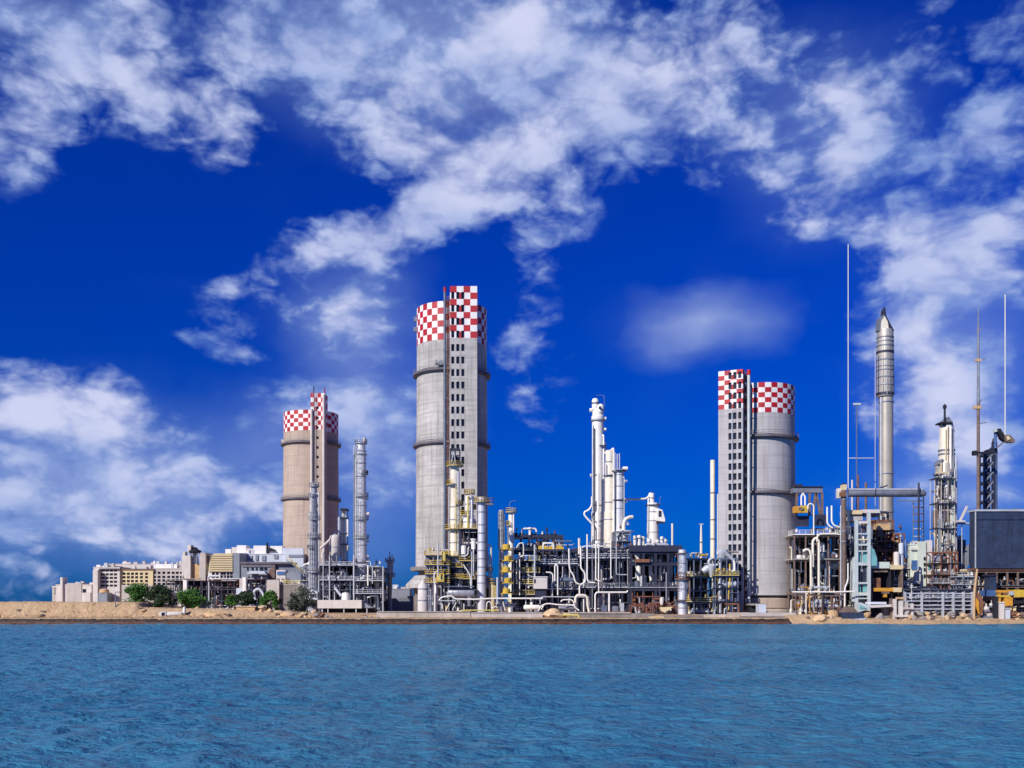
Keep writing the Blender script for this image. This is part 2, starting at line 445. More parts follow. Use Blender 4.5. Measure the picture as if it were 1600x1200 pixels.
def wall_grid(mb, O, U, N_, W, H, openings, rec=.35, matf=None, cuts_u=(), cuts_v=()):
    """a wall face in the plane O + u*U + v*z with real openings and jambs; N_ points inward"""
    O, U, N_ = Vector(O), Vector(U), Vector(N_)
    us = sorted({0, W, *cuts_u, *[o[0] for o in openings], *[o[1] for o in openings]})
    vs = sorted({0, H, *cuts_v, *[o[2] for o in openings], *[o[3] for o in openings]})
    P = lambda u, v, d=0: O + U*u + Vector((0,0,v)) + N_*d
    for u0, u1 in zip(us[:-1], us[1:]):
        for v0, v1 in zip(vs[:-1], vs[1:]):
            cu, cv = (u0+u1)/2, (v0+v1)/2
            if any(a < cu < b and c < cv < d for a, b, c, d in openings): continue
            mb.quad(P(u0,v0), P(u1,v0), P(u1,v1), P(u0,v1), matf(cu, cv) if matf else 0)
    for a, b, c, d in openings:
        for (p, q) in (((a,c),(b,c)), ((b,c),(b,d)), ((b,d),(a,d)), ((a,d),(a,c))):
            mb.quad(P(*p), P(*q), P(*q, rec), P(*p, rec))

# ---------------------------------------------------------------- setting: water, ground, shore
def build_water():
    m = bpy.data.materials.new('sea_water'); m.use_nodes = True
    nt = m.node_tree; N, L = nt.nodes, nt.links
    b = N['Principled BSDF']
    b.inputs['Base Color'].default_value = (.012, .115, .235, 1)
    b.inputs['Roughness'].default_value = .25
    b.inputs['IOR'].default_value = 1.33
    b.inputs['Specular IOR Level'].default_value = .17
    tc = N.new('ShaderNodeTexCoord')
    def nz(sc, stretch, det, rot=0, rough=.55, dist=0):
        mp = N.new('ShaderNodeMapping'); mp.inputs['Scale'].default_value = stretch; mp.inputs['Rotation'].default_value = (0, 0, radians(rot))
        L.new(tc.outputs['Object'], mp.inputs[0])
        n = N.new('ShaderNodeTexNoise'); n.inputs['Scale'].default_value = sc; n.inputs['Detail'].default_value = det
        n.inputs['Roughness'].default_value = rough; n.inputs['Distortion'].default_value = dist
        L.new(mp.outputs[0], n.inputs['Vector'])
        return n.outputs[0]
    a = nz(.70, (.75, 1.0, 1), 7, 6, .60, .0)
    c = nz(.16, (1.3, .6, 1), 5, -12)
    patch = nz(.02, (.6, 1.6, 1), 4, 15)
    mx = N.new('ShaderNodeMix'); mx.data_type = 'RGBA'
    rg = N.new('ShaderNodeMapRange'); L.new(patch, rg.inputs[0]); rg.inputs[1].default_value = .35; rg.inputs[2].default_value = .65
    L.new(rg.outputs[0], mx.inputs[0])
    mx.inputs[6].default_value = (.026, .170, .310, 1); mx.inputs[7].default_value = (.056, .245, .395, 1)
    L.new(mx.outputs[2], b.inputs['Base Color'])
    ad = N.new('ShaderNodeMath'); ad.operation = 'MULTIPLY_ADD'
    L.new(c, ad.inputs[0]); ad.inputs[1].default_value = .9; L.new(a, ad.inputs[2])
    bp = N.new('ShaderNodeBump'); bp.inputs['Strength'].default_value = 1.0; bp.inputs['Distance'].default_value = 1.5
    L.new(ad.outputs[0], bp.inputs['Height']); L.new(bp.outputs[0], b.inputs['Normal'])
    mb = MB()
    # a sheet of real ripples in front, flat beyond
    nx, ny = 640, 760
    x0, x1, y0, y1 = -150.0, 150.0, 22.0, 256.0
    ys = [y0 + (y1-y0)*(j/ny)**1.35 for j in range(ny+1)]
    for j, y in enumerate(ys):
        for i in range(nx+1):
            x = x0 + (x1-x0)*i/nx
            e = min(1, (x-x0)/20, (x1-x)/20, (y-y0)/8, (y1-y)/8)
            q = Vector((x*.42 + y*.05, y*.30 - x*.07, 0))
            z = noise.noise(q)*.20 + noise.noise(q*2.3 + Vector((7, 3, 1)))*.13 + noise.noise(Vector((x*.10, y*.09, 5)))*.22 + (noise.noise(q*4.7 + Vector((3, 9, 4)))*.085 if y < 150 else 0)
            mb.v.append((x, y, z*max(0, e)))
    w = nx+1
    for j in range(ny):
        for i in range(nx):
            mb.f.append((j*w+i, j*w+i+1, (j+1)*w+i+1, (j+1)*w+i)); mb.m.append(0)
    for a0, a1, b0, b1 in ((-3000, 3000, -1500, y0), (-3000, x0, y0, y1), (x1, 3000, y0, y1)):
        mb.quad((a0, b0, 0), (a1, b0, 0), (a1, b1, 0), (a0, b1, 0))
    me = bpy.data.meshes.new('water'); me.from_pydata(mb.v, [], mb.f); me.materials.append(m)
    me.polygons.foreach_set('use_smooth', [True]*len(me.polygons))
    o = bpy.data.objects.new('water', me); COL.objects.link(o); o['kind'] = 'structure'

def ground_material():
    m = bpy.data.materials.new('sandy_ground'); m.use_nodes = True
    nt = m.node_tree; N, L = nt.nodes, nt.links
    b = N['Principled BSDF']; b.inputs['Roughness'].default_value = .95
    tc = N.new('ShaderNodeTexCoord')
    def nz(sc, det):
        n = N.new('ShaderNodeTexNoise'); n.inputs['Scale'].default_value = sc; n.inputs['Detail'].default_value = det; n.inputs['Roughness'].default_value = .65
        L.new(tc.outputs['Object'], n.inputs['Vector']); return n.outputs[0]
    r = N.new('ShaderNodeValToRGB'); cr = r.color_ramp
    cr.elements[0].position = .36; cr.elements[0].color = (.14, .08, .045, 1)  # low spots of the bump painted dark, shade put into the crevices
    cr.elements[1].position = .72; cr.elements[1].color = (.60, .44, .27, 1)
    e = cr.elements.new(.46); e.color = (.50, .34, .19, 1)
    a, c = nz(.35, 8), nz(1.6, 5)
    mx = N.new('ShaderNodeMath'); mx.operation = 'MULTIPLY_ADD'; L.new(c, mx.inputs[0]); mx.inputs[1].default_value = .45
    sb = N.new('ShaderNodeMath'); sb.operation = 'MULTIPLY'; L.new(a, sb.inputs[0]); sb.inputs[1].default_value = .58
    L.new(sb.outputs[0], mx.inputs[2]); L.new(mx.outputs[0], r.inputs[0]); L.new(r.outputs[0], b.inputs['Base Color'])
    bp = N.new('ShaderNodeBump'); bp.inputs['Strength'].default_value = .9; bp.inputs['Distance'].default_value = 1.2
    L.new(mx.outputs[0], bp.inputs['Height']); L.new(bp.outputs[0], b.inputs['Normal'])
    return m
GROUND_MAT = ground_material()

def lerp_table(t, x):
    for (a, va), (b, vb) in zip(t[:-1], t[1:]):
        if a <= x <= b: return va + (vb-va)*(x-a)/(b-a)
    return t[0][1] if x < t[0][0] else t[-1][1]

# top of the bank along the shore, as world x -> height (the sandy bank is high on the left and drops to the yard)
BANK = [(X(p, 262), z) for p, z in ((-400, 5.3), (0, 5.35), (60, 5.45), (130, 5.35), (225, 5.3), (231, 4.0), (300, 3.7), (352, 3.7), (400, 3.3), (440, 3.0), (500, 2.5), (600, 2.3), (1235, 2.2), (1262, 2.3), (1300, 1.6), (1400, 1.0), (1600, .95), (2400, 1.2))]
def build_ground():
    mb = MB()
    xs = [-4000, -2500, -1200, -600, -320, -220] + [-180 + i*.55 for i in range(int(360/.55)+1)] + [220, 320, 600, 1200, 2500, 4000]
    ys = [250.2, 250.6, 251.2, 251.8, 252.6, 253.4, 254.2, 255, 255.8, 256.6, 257.5, 258.4, 259.4, 260.4, 261.4, 262.4, 263.6, 265, 267, 270, 275, 282, 290, 300, 320, 350, 400, 500, 700, 1000, 1600, 2600, 5000]
    for y in ys:
        for x in xs:
            top = lerp_table(BANK, x)
            left = x < X(1235, 250)
            foot = 1.45 if left else .05
            t = min(1, max(0, (y-253.2)/4.6)) if left else min(1, max(0, (y-250.6)/4.0))
            t = t*t*(3-2*t)
            z = foot + (top-foot)*t
            if not left and y > 256: z = max(z, top + (GROUND-top)*min(1, (y-256)/8))
            if y > 262: z = z + (GROUND-z)*min(1, (y-262)/30) if top < 4 else max(GROUND, z - (z-GROUND)*min(1, max(0, (y-268)/60)))
            if y < 300:
                k = .9 if (left and 252.4 < y < 262) else .25
                amp = k * (1 if top > 3 else .35)
                p = Vector((x*.35, y*.5, z*.6))
                z += amp*(1 - .75*t if left else 1)*(noise.noise(p)*.3 + noise.noise(p*2.7)*.8 + abs(noise.noise(p*4.9))*.9) * (1 if y > 252 else .1)
                if not left: z = max(z, .02 if y < 251 else .1)
            mb.v.append((x, y, z))
    n = len(xs)
    for j in range(len(ys)-1):
        for i in range(n-1):
            mb.f.append((j*n+i, j*n+i+1, (j+1)*n+i+1, (j+1)*n+i)); mb.m.append(0)
    # lip under water
    o = len(mb.v); mb.v += [(x, 249.9, -1.5) for x in xs]
    for i in range(n-1): mb.f.append((o+i, o+i+1, i+1, i)); mb.m.append(0)
    me = bpy.data.meshes.new('ground'); me.from_pydata(mb.v, [], mb.f); me.materials.append(GROUND_MAT)
    me.polygons.foreach_set('use_smooth', [True]*len(me.polygons))
    ob = bpy.data.objects.new('ground', me); COL.objects.link(ob); ob['kind'] = 'structure'

def build_shore():
    """the dark rusty band of wet rock along the water, left of the sand"""
    m = bpy.data.materials.new('wet_shore'); m.use_nodes = True
    nt = m.node_tree; N, L = nt.nodes, nt.links
    b = N['Principled BSDF']; b.inputs['Roughness'].default_value = .7
    tc = N.new('ShaderNodeTexCoord')
    n = N.new('ShaderNodeTexNoise'); n.inputs['Scale'].default_value = .9; n.inputs['Detail'].default_value = 7; L.new(tc.outputs['Object'], n.inputs['Vector'])
    sp = N.new('ShaderNodeSeparateXYZ'); L.new(tc.outputs['Object'], sp.inputs[0])
    ad = N.new('ShaderNodeMath'); ad.operation = 'MULTIPLY_ADD'; L.new(n.outputs[0], ad.inputs[0]); ad.inputs[1].default_value = .9; L.new(sp.outputs[2], ad.inputs[2])
    mr = N.new('ShaderNodeMapRange'); L.new(ad.outputs[0], mr.inputs[0]); mr.inputs[1].default_value = .2; mr.inputs[2].default_value = 1.9
    r = N.new('ShaderNodeValToRGB'); cr = r.color_ramp
    cr.elements[0].position = 0; cr.elements[0].color = (.03, .014, .01, 1)
    cr.elements[1].position = 1; cr.elements[1].color = (.04, .026, .022, 1)
    for p, c in ((.28, (.085, .030, .015)), (.42, (.11, .042, .02)), (.55, (.022, .014, .013)), (.8, (.018, .012, .012))):
        e = cr.elements.new(p); e.color = (*c, 1)
    L.new(mr.outputs[0], r.inputs[0]); L.new(r.outputs[0], b.inputs['Base Color'])
    mb = MB()
    x0, x1 = -3000, X(1233, 250)
    xs = [x0, -1200, -500, -250] + [-180 + .5*i for i in range(int((x1+180)/.5)+1)] + [x1]
    prof = [(249.2, -1.2), (249.35, .15), (249.6, .5), (249.8, .8), (250.0, 1.1), (250.3, 1.38), (251.2, 1.5), (252.9, 1.5)]
    for x in xs:
        for k, (y, z) in enumerate(prof):
            p = Vector((x*.6, z*1.7, y))
            d = noise.noise(p)*.35 + noise.noise(p*2.9)*.2
            mb.v.append((x, y + (d*.9 if 0 < k < 6 else 0), z + (d*.35 if 0 < k < 6 else 0)))
    n = len(prof)
    for i in range(len(xs)-1):
        for k in range(n-1):
            mb.f.append((i*n+k, (i+1)*n+k, (i+1)*n+k+1, i*n+k+1)); mb.m.append(0)
    me = bpy.data.meshes.new('shore'); me.from_pydata(mb.v, [], mb.f); me.materials.append(m)
    o = bpy.data.objects.new('shore', me); COL.objects.link(o); o['kind'] = 'structure'

build_water(); build_ground(); build_shore()

# ---------------------------------------------------------------- the three prilling towers
def ring_walk(root, cx, cy, R, z, ext, mat_, rail):
    w = part('walkway', MB().lathe(cx, cy, [(R-.1, z-.95), (R+ext*.8, z-.55), (R+ext, z-.5), (R+ext, z+.12), (R-.1, z+.12)], 72, cap=False), mat_, root)
    mb = MB(); n = 48
    for h in (.55, 1.1): mb.lathe(cx, cy, [(R+ext-.1, z+.12+h-.04), (R+ext-.02, z+.12+h-.04), (R+ext-.02, z+.12+h+.04), (R+ext-.1, z+.12+h+.04), (R+ext-.1, z+.12+h-.04)], 72, cap=False)
    for i in range(n):
        a = 2*pi*i/n; x, y = cx+(R+ext-.06)*cos(a), cy+(R+ext-.06)*sin(a)
        mb.bar((x, y, z+.1), (x, y, z+1.22), .07)
    part('railing', mb, rail, w)

def prill_tower(label, px, Rpx, D, ytop, yband, rows, ncol, rings, conc, flare, core):
    R = Rpx*S(D); cx, cy = X(px, D), D; Df = D-R
    zt, zb = Z(ytop, Df), Z(yband, Df)
    root = thing('prilling_tower', label, 'tower', (cx, cy, 0))
    n = ncol*2
    z0 = flare[0]
    rb = R*1.035
    part('shell', MB().lathe(cx, cy, [(rb, z0), (R, zb)], 96), conc, root)
    prof = [(R+.03, zb + (zt-zb)*i/rows) for i in range(rows+1)] + [(R-.6, zt), (R-.6, zt-1.2)]
    part('checker_band', MB().lathe(cx, cy, prof, n, matf=lambda i, j: (1 if ((i + j//2) % 2) else 0) if i < rows else 0, cap=False), [WHITE, RED], root)
    part('roof', MB().lathe(cx, cy, [(R-.62, zt-1.5), (.5, zt-.9), (.5, zt-.85), (R-.62, zt-1.3)], 48, cap=False), CONC_DARK, root)
    for y in rings:
        ring_walk(root, cx, cy, R*1.012, Z(y, Df), 1.0, DARKROOF, STEEL)
    core(root, cx, cy, R, zb, zt)
    return root, cx, cy, R, z0

def add_windows(root, O, U, Nn, ops, rec, name='window'):
    O, U, Nn = Vector(O), Vector(U), Vector(Nn)
    for a, b, c, d in ops:
        mb = MB(); q = lambda u, v: O + U*u + Vector((0, 0, v)) + Nn*(rec-.04)
        mb.quad(q(a, c), q(b, c), q(b, d), q(a, d))
        # a mullion
        m = (a+b)/2
        part(name, mb, WINDOW, root)

# centre tower
def core_mid(root, cx, cy, R, zb, zt):
    D = cy - R - 2.6
    x0, x1 = X(703, D), X(745.5, D); W = x1-x0
    ztop = Z(447, D); z0 = GROUND; H = ztop-z0
    O = (x0, D, z0); zch = Z(528, D)-z0
    rows, cols = 8, 4
    ch = (H-zch)/rows
    ops = []
    px_rows = [461.5, 481.5, 502, 522] + [543 + 19.55*k for k in range(17)]
    ww = W/4*.36
    for py in px_rows:
        v = Z(py, D)-z0
        for u in (.105, .29, .475):
            ops.append((W*u-ww*.62, W*u+ww*.62, v-1.0, v+1.0))
    def matf(u, v):
        if v < zch: return 0
        return 2 if (int((v-zch)/ch) + int(u/(W/cols))) % 2 else 1
    cu = [W*k/cols for k in range(cols+1)]; cv = [zch + ch*k for k in range(rows+1)]
    mb = MB()
    wall_grid(mb, O, (1,0,0), (0,1,0), W, H, ops, .5, matf, cu, cv)
    dp = 6.5
    for ox, nx_ in ((x0, 1), (x1, -1)):
        wall_grid(mb, (ox, D, z0), (0,1,0), (nx_,0,0), dp, H, [], .3, lambda u, v: matf(u, v), [W*k/cols for k in range(1, 4)], cv)
    wall_grid(mb, (x0, D+dp, z0), (1,0,0), (0,-1,0), W, H, [], .3, matf, cu, cv)
    mb.quad((x0, D, ztop), (x1, D, ztop), (x1, D+dp, ztop), (x0, D+dp, ztop), 0)
    part('stair_core', mb, [CONC, WHITE, RED], root)
    add_windows(root, O, (1,0,0), (0,1,0), ops, .5)
    # parapet cap
    # service riser beside the core: pipe and caged ladder
    dx = cy - R - 1.0
    xp = X(695, dx)
    part('riser_pipe', MB().tube([(xp, dx, GROUND), (xp, dx, Z(456, dx))], .38, 10), STEEL_BLUE, root)
    part('riser_tip', MB().tube([(xp, dx, Z(456, dx)+.01), (xp, dx, Z(449, dx))], .42, 10), RED, root)
    mb = MB(); xa, xb = X(698.5, dx-1.2), X(702, dx-1.2); yy = dx-1.2
    z1 = Z(462, yy)
    for x in (xa, xb): mb.bar((x, yy, GROUND), (x, yy, z1), .1)
    z = GROUND; k = 0
    while z < z1:
        mb.bar((xa, yy, z), (xb, yy, z), .07)
        if k % 3 == 0: mb.bar((xa, yy, z), (xb, yy, min(z1, z+2.4)), .09) if k % 2 else mb.bar((xb, yy, z), (xa, yy, min(z1, z+2.4)), .09)
        z += .8; k += 1
    part('ladder', mb, RUST, root)
    for py in range(470, 940, 38):
        z = Z(py, dx); part('bracket', MB().bar((xp-.6, dx+1, z), (xb+.3, dx-1.2, z), .16), STEEL, root)
    # small cabin and floodlights on the left of the ring
    zc = Z(566, dx)
    mb = MB(); mb.prism([(X(680, dx), zc-.6), (X(691, dx), zc-.9), (X(691, dx), zc+.5), (X(684, dx), zc-.1), (X(681, dx), zc+.9)], dx-.6, dx+.5)
    part('gantry_arm', mb, STEEL, root)
    for py, ppx in ((500, 649.6), (516, 649)):
        z = Z(py, cy); x = X(ppx, cy)
        part('floodlight', MB().box(x-.5, x+.6, cy-1.2, cy-.2, z-.7, z+.7), STEEL_BLUE, root)

def base_mid(root, cx, cy, R, z0):
    # ledge and flared skirt on columns under the shell
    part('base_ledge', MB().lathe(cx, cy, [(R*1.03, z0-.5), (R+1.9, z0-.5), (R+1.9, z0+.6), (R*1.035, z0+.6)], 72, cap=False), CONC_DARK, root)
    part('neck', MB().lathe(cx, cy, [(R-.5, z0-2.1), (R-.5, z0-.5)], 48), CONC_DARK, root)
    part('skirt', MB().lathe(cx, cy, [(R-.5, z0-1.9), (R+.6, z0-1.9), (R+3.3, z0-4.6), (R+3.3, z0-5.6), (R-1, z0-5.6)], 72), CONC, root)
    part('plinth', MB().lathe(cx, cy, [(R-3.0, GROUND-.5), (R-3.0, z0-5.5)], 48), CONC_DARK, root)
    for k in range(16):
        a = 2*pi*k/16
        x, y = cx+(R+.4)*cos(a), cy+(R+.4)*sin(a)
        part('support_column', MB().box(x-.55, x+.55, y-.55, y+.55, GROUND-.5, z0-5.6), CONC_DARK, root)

z0 = Z(888, 305-10.5)
t = prill_tower('tallest concrete tower with red and white checkered top and rows of small dark windows', 706, 54.5, 305, 470, 530, 6, 36, (575, 689), CONC, (z0,), core_mid)
base_mid(*t)

# left tower
def core_left(root, cx, cy, R, zb, zt):
    D = cy - R - 3.2
    x0, x1 = X(485.5, D), X(507, D); W = x1-x0
    ztop = Z(614, D); z0 = GROUND; H = ztop-z0
    zch = Z(671, D)-z0; rows, cols = 8, 4; ch = (H-zch)/rows
    ops = []
    for k in range(14):
        py = 684 + 15.2*k
        v = Z(py, D)-z0
        ops.append((W*.40, W*.58, v-.55, v+.55))
    for py in (637, 653, 668):
        v = Z(py, D)-z0; ops.append((W*.40, W*.58, v-.5, v+.5))
    matf = lambda u, v: 0 if v < zch else (2 if (int((v-zch)/ch) + int(u/(W/cols))) % 2 else 1)
    cu = [W*k/cols for k in range(cols+1)]; cv = [zch+ch*k for k in range(rows+1)]
    mb = MB(); dp = 7.0
    wall_grid(mb, (x0, D, z0), (1,0,0), (0,1,0), W, H, ops, .5, matf, cu, cv)
    for ox, nx_ in ((x0, 1), (x1, -1)):
        wall_grid(mb, (ox, D, z0), (0,1,0), (nx_,0,0), dp, H, [], .3, matf, cu[1:4], cv)
    wall_grid(mb, (x0, D+dp, z0), (1,0,0), (0,-1,0), W, H, [], .3, matf, cu, cv)
    mb.quad((x0, D, ztop), (x1, D, ztop), (x1, D+dp, ztop), (x0, D+dp, ztop), 0)
    part('stair_core', mb, [CONC_TAN, WHITE, RED], root)
    add_windows(root, (x0, D, z0), (1,0,0), (0,1,0), ops, .5)
    for ppx in (486.8, 505.8):
        x = X(ppx, D-.6)
        part('riser_pipe', MB().tube([(x, D-.6, GROUND), (x, D-.6, Z(618 if ppx > 500 else 640, D))], .5, 10), OFFWHITE, root)
    x = X(491, D-.5)
    mb = MB()
    for o in (-.5, .5): mb.bar((x+o, D-.5, GROUND), (x+o, D-.5, Z(612, D)), .14)
    for k in range(110): mb.bar((x-.5, D-.5, GROUND+.8*k), (x+.5, D-.5, GROUND+.8*k), .09)
    part('ladder', mb, STEEL, root)
    for ppx, yt, c in ((490, 603, NAVY), (507, 606, RED)):
        x = X(ppx, D); part('aerial', MB().tube([(x, D+.3, Z(617, D)), (x, D+.3, Z(yt, D))], .22, 6), c, root)
    zl = Z(693, cy); x = X(442, cy)
    part('floodlight', MB().box(x-.3, x+1.6, cy-2, cy-1, zl-1.2, zl+1.4), OFFWHITE, root)
prill_tower('tan concrete tower with checkered top behind the low plant buildings, smallest of the checkered towers', 486, 42, 420, 640, 672, 5, 34, (689, 777), CONC_TAN, (GROUND,), core_left)

# right tower
def core_right(root, cx, cy, R, zb, zt):
    Dn = 267.5
    P0 = Vector((X(1160.5, Dn), Dn, GROUND))              # nearest corner
    ang = radians(28); W, dp = 6.5, 5.2
    U = Vector((-cos(ang), sin(ang), 0)); V = Vector((sin(ang), cos(ang), 0))
    ztop = Z(576.5, Dn); H = ztop-GROUND
    zch = Z(637, Dn)-GROUND; rows, cols = 8, 4; ch = (H-zch)/rows
    ops = []
    pr = [585, 601, 617, 632] + [648.5 + 15.9*k for k in range(18)]
    for py in pr:
        v = Z(py, Dn)-GROUND
        for u in (.12, .32, .52):
            ops.append((W*u-.42, W*u+.42, v-.85, v+.85))
    matf = lambda u, v: 0 if v < zch else (2 if (int((v-zch)/ch) + int(u/(W/cols))) % 2 else 1)
    cu = [W*k/cols for k in range(cols+1)]; cv = [zch+ch*k for k in range(rows+1)]
    mb = MB()
    wall_grid(mb, P0, U, V, W, H, ops, .5, matf, cu, cv)
    wall_grid(mb, P0 + U*W, V, -U, dp, H, [], .3, matf, [dp*.4, dp*.8], cv)
    wall_grid(mb, P0 + V*dp, U, -V, W, H, [], .3, matf, cu, cv)
    sops = []
    z = 1.2
    while z < H-2:
        sops.append((dp*.25, dp*.95, z, z+1.9)); z += 3.0
    wall_grid(mb, P0, V, U, dp, H, sops, .6, matf, [dp*.4, dp*.8], cv)
    T = Vector((0, 0, H))
    mb.quad(P0+T, P0+U*W+T, P0+U*W+V*dp+T, P0+V*dp+T, 0)
    part('stair_core', mb, [CONC_GREY, WHITE, RED], root)
    add_windows(root, P0, U, V, ops, .5)
    for i, o in enumerate(sops):
        mb = MB(); q = lambda u, v: P0 + V*u + Vector((0, 0, v)) + U*.55
        mb.quad(q(o[0], o[2]), q(o[1], o[2]), q(o[1], o[3]), q(o[0], o[3]))
        part('stair_opening', mb, WINDOW, root)
    mb = MB()
    for o in sops:
        a = P0 + V*(dp*.25) + Vector((0, 0, o[2])) - U*.12; b = P0 + V*(dp*.95) + Vector((0, 0, o[3]+.6)) - U*.12
        mb.bar(a, b, .22)
    for u in (.25, .95): mb.bar(P0 + V*(dp*u) - U*.14, P0 + V*(dp*u) - U*.14 + Vector((0, 0, H-1)), .18)
    part('stair_lattice', mb, RUST_RED, root)
    dx = Dn + 1.0; x = X(1170, dx)
    part('riser_pipe', MB().tube([(x, dx, Z(942, dx)), (x, dx, Z(586, dx))], .42, 12), PALE_BLUE, root)
    part('riser_tip', MB().tube([(x, dx, Z(586, dx)), (x, dx, Z(578, dx))], .5, 12), RED, root)
    for py in range(600, 940, 39): part('bracket', MB().bar((x-.9, dx+1.6, Z(py, dx)), (x+.6, dx, Z(py, dx)), .16), STEEL, root)
    q = P0 + U*(W*.42) - V*.25
    part('conduit', MB().tube([(q.x, q.y, GROUND), (q.x, q.y, Z(640, Dn))], .16, 8), STEEL_PALE, root)

t = prill_tower('grey concrete tower with checkered top and a windowed stair shaft at its left side', 1187, 53, 280, 597, 644, 6, 34, (679, 767), CONC_GREY, (Z(930, 271),), core_right)
root, cx, cy, R, z0 = t
part('base_drum', MB().lathe(cx, cy, [(R+.1, z0-3.4), (R+.55, z0-3.4), (R+.55, z0-.9), (R+.2, z0-.7)], 72, cap=False), CONC_TAN, root)
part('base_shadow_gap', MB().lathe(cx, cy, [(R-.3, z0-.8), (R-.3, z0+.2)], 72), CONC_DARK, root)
part('base_ledge', MB().lathe(cx, cy, [(R+.3, z0), (R+.9, z0), (R+.9, z0+.45), (R+.3, z0+.45)], 72, cap=False), CONC_GREY, root)
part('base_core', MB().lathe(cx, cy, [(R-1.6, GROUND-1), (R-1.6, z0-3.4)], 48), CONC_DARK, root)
part('base_ring', MB().lathe(cx, cy, [(R+.8, GROUND-1), (R+.8, GROUND+1.4), (R-1.5, GROUND+1.4)], 72, cap=False), CONC_LOW, root)
for k in range(20):
    a = 2*pi*k/20
    x, y = cx+(R-.2)*cos(a), cy+(R-.2)*sin(a)
    part('support_column', MB().box(x-.4, x+.4, y-.4, y+.4, GROUND+1.38, z0-3.4), CONC_GREY, root)

# ---------------------------------------------------------------- builders for process equipment
def plat_disc(root, cx, cy, r, ext, z, deckmat, railmat, name='platform', half=None):
    n = 20
    a0, a1 = half if half else (0, 2*pi)
    mb = MB(); k = 16
    A = [a0 + (a1-a0)*i/k for i in range(k+1)]
    pin = [(cx+(r-.05)*cos(a), cy+(r-.05)*sin(a)) for a in A]; pout = [(cx+(r+ext)*cos(a), cy+(r+ext)*sin(a)) for a in A]
    for i in range(k):
        vs = [(*pin[i], z-.18), (*pout[i], z-.18), (*pout[i+1], z-.18), (*pin[i+1], z-.18), (*pin[i], z), (*pout[i], z), (*pout[i+1], z), (*pin[i+1], z)]
        mb._add(vs, [(3,2,1,0), (4,5,6,7), (0,1,5,4), (1,2,6,5), (2,3,7,6), (3,0,4,7)])
    d = part(name, mb, deckmat, root)
    if railmat:
        mb = MB(); railing_mb(mb, [(x, y, z) for x, y in pout], 1.15, .055, .9)
        part('railing', mb, railmat, d)
    return d

def ladder(root, x, y, z0, z1, w, m, cage=True):
    mb = MB()
    for o in (-w/2, w/2): mb.bar((x+o, y, z0), (x+o, y, z1), .09)
    z = z0
    while z < z1: mb.bar((x-w/2, y, z), (x+w/2, y, z), .06); z += .7
    if cage:
        z = z0 + 2.4
        while z < z1:
            for a, b in (((-w*.7, 0), (-w*.5, -.7)), ((-w*.5, -.7), (w*.5, -.7)), ((w*.5, -.7), (w*.7, 0))):
                mb.bar((x+a[0], y+a[1], z), (x+b[0], y+b[1], z), .07)
            z += 1.5
        for o in (-w*.5, w*.5): mb.bar((x+o, y-.7, z0+2.4), (x+o, y-.7, z1), .06)
    part('ladder', mb, m, root)

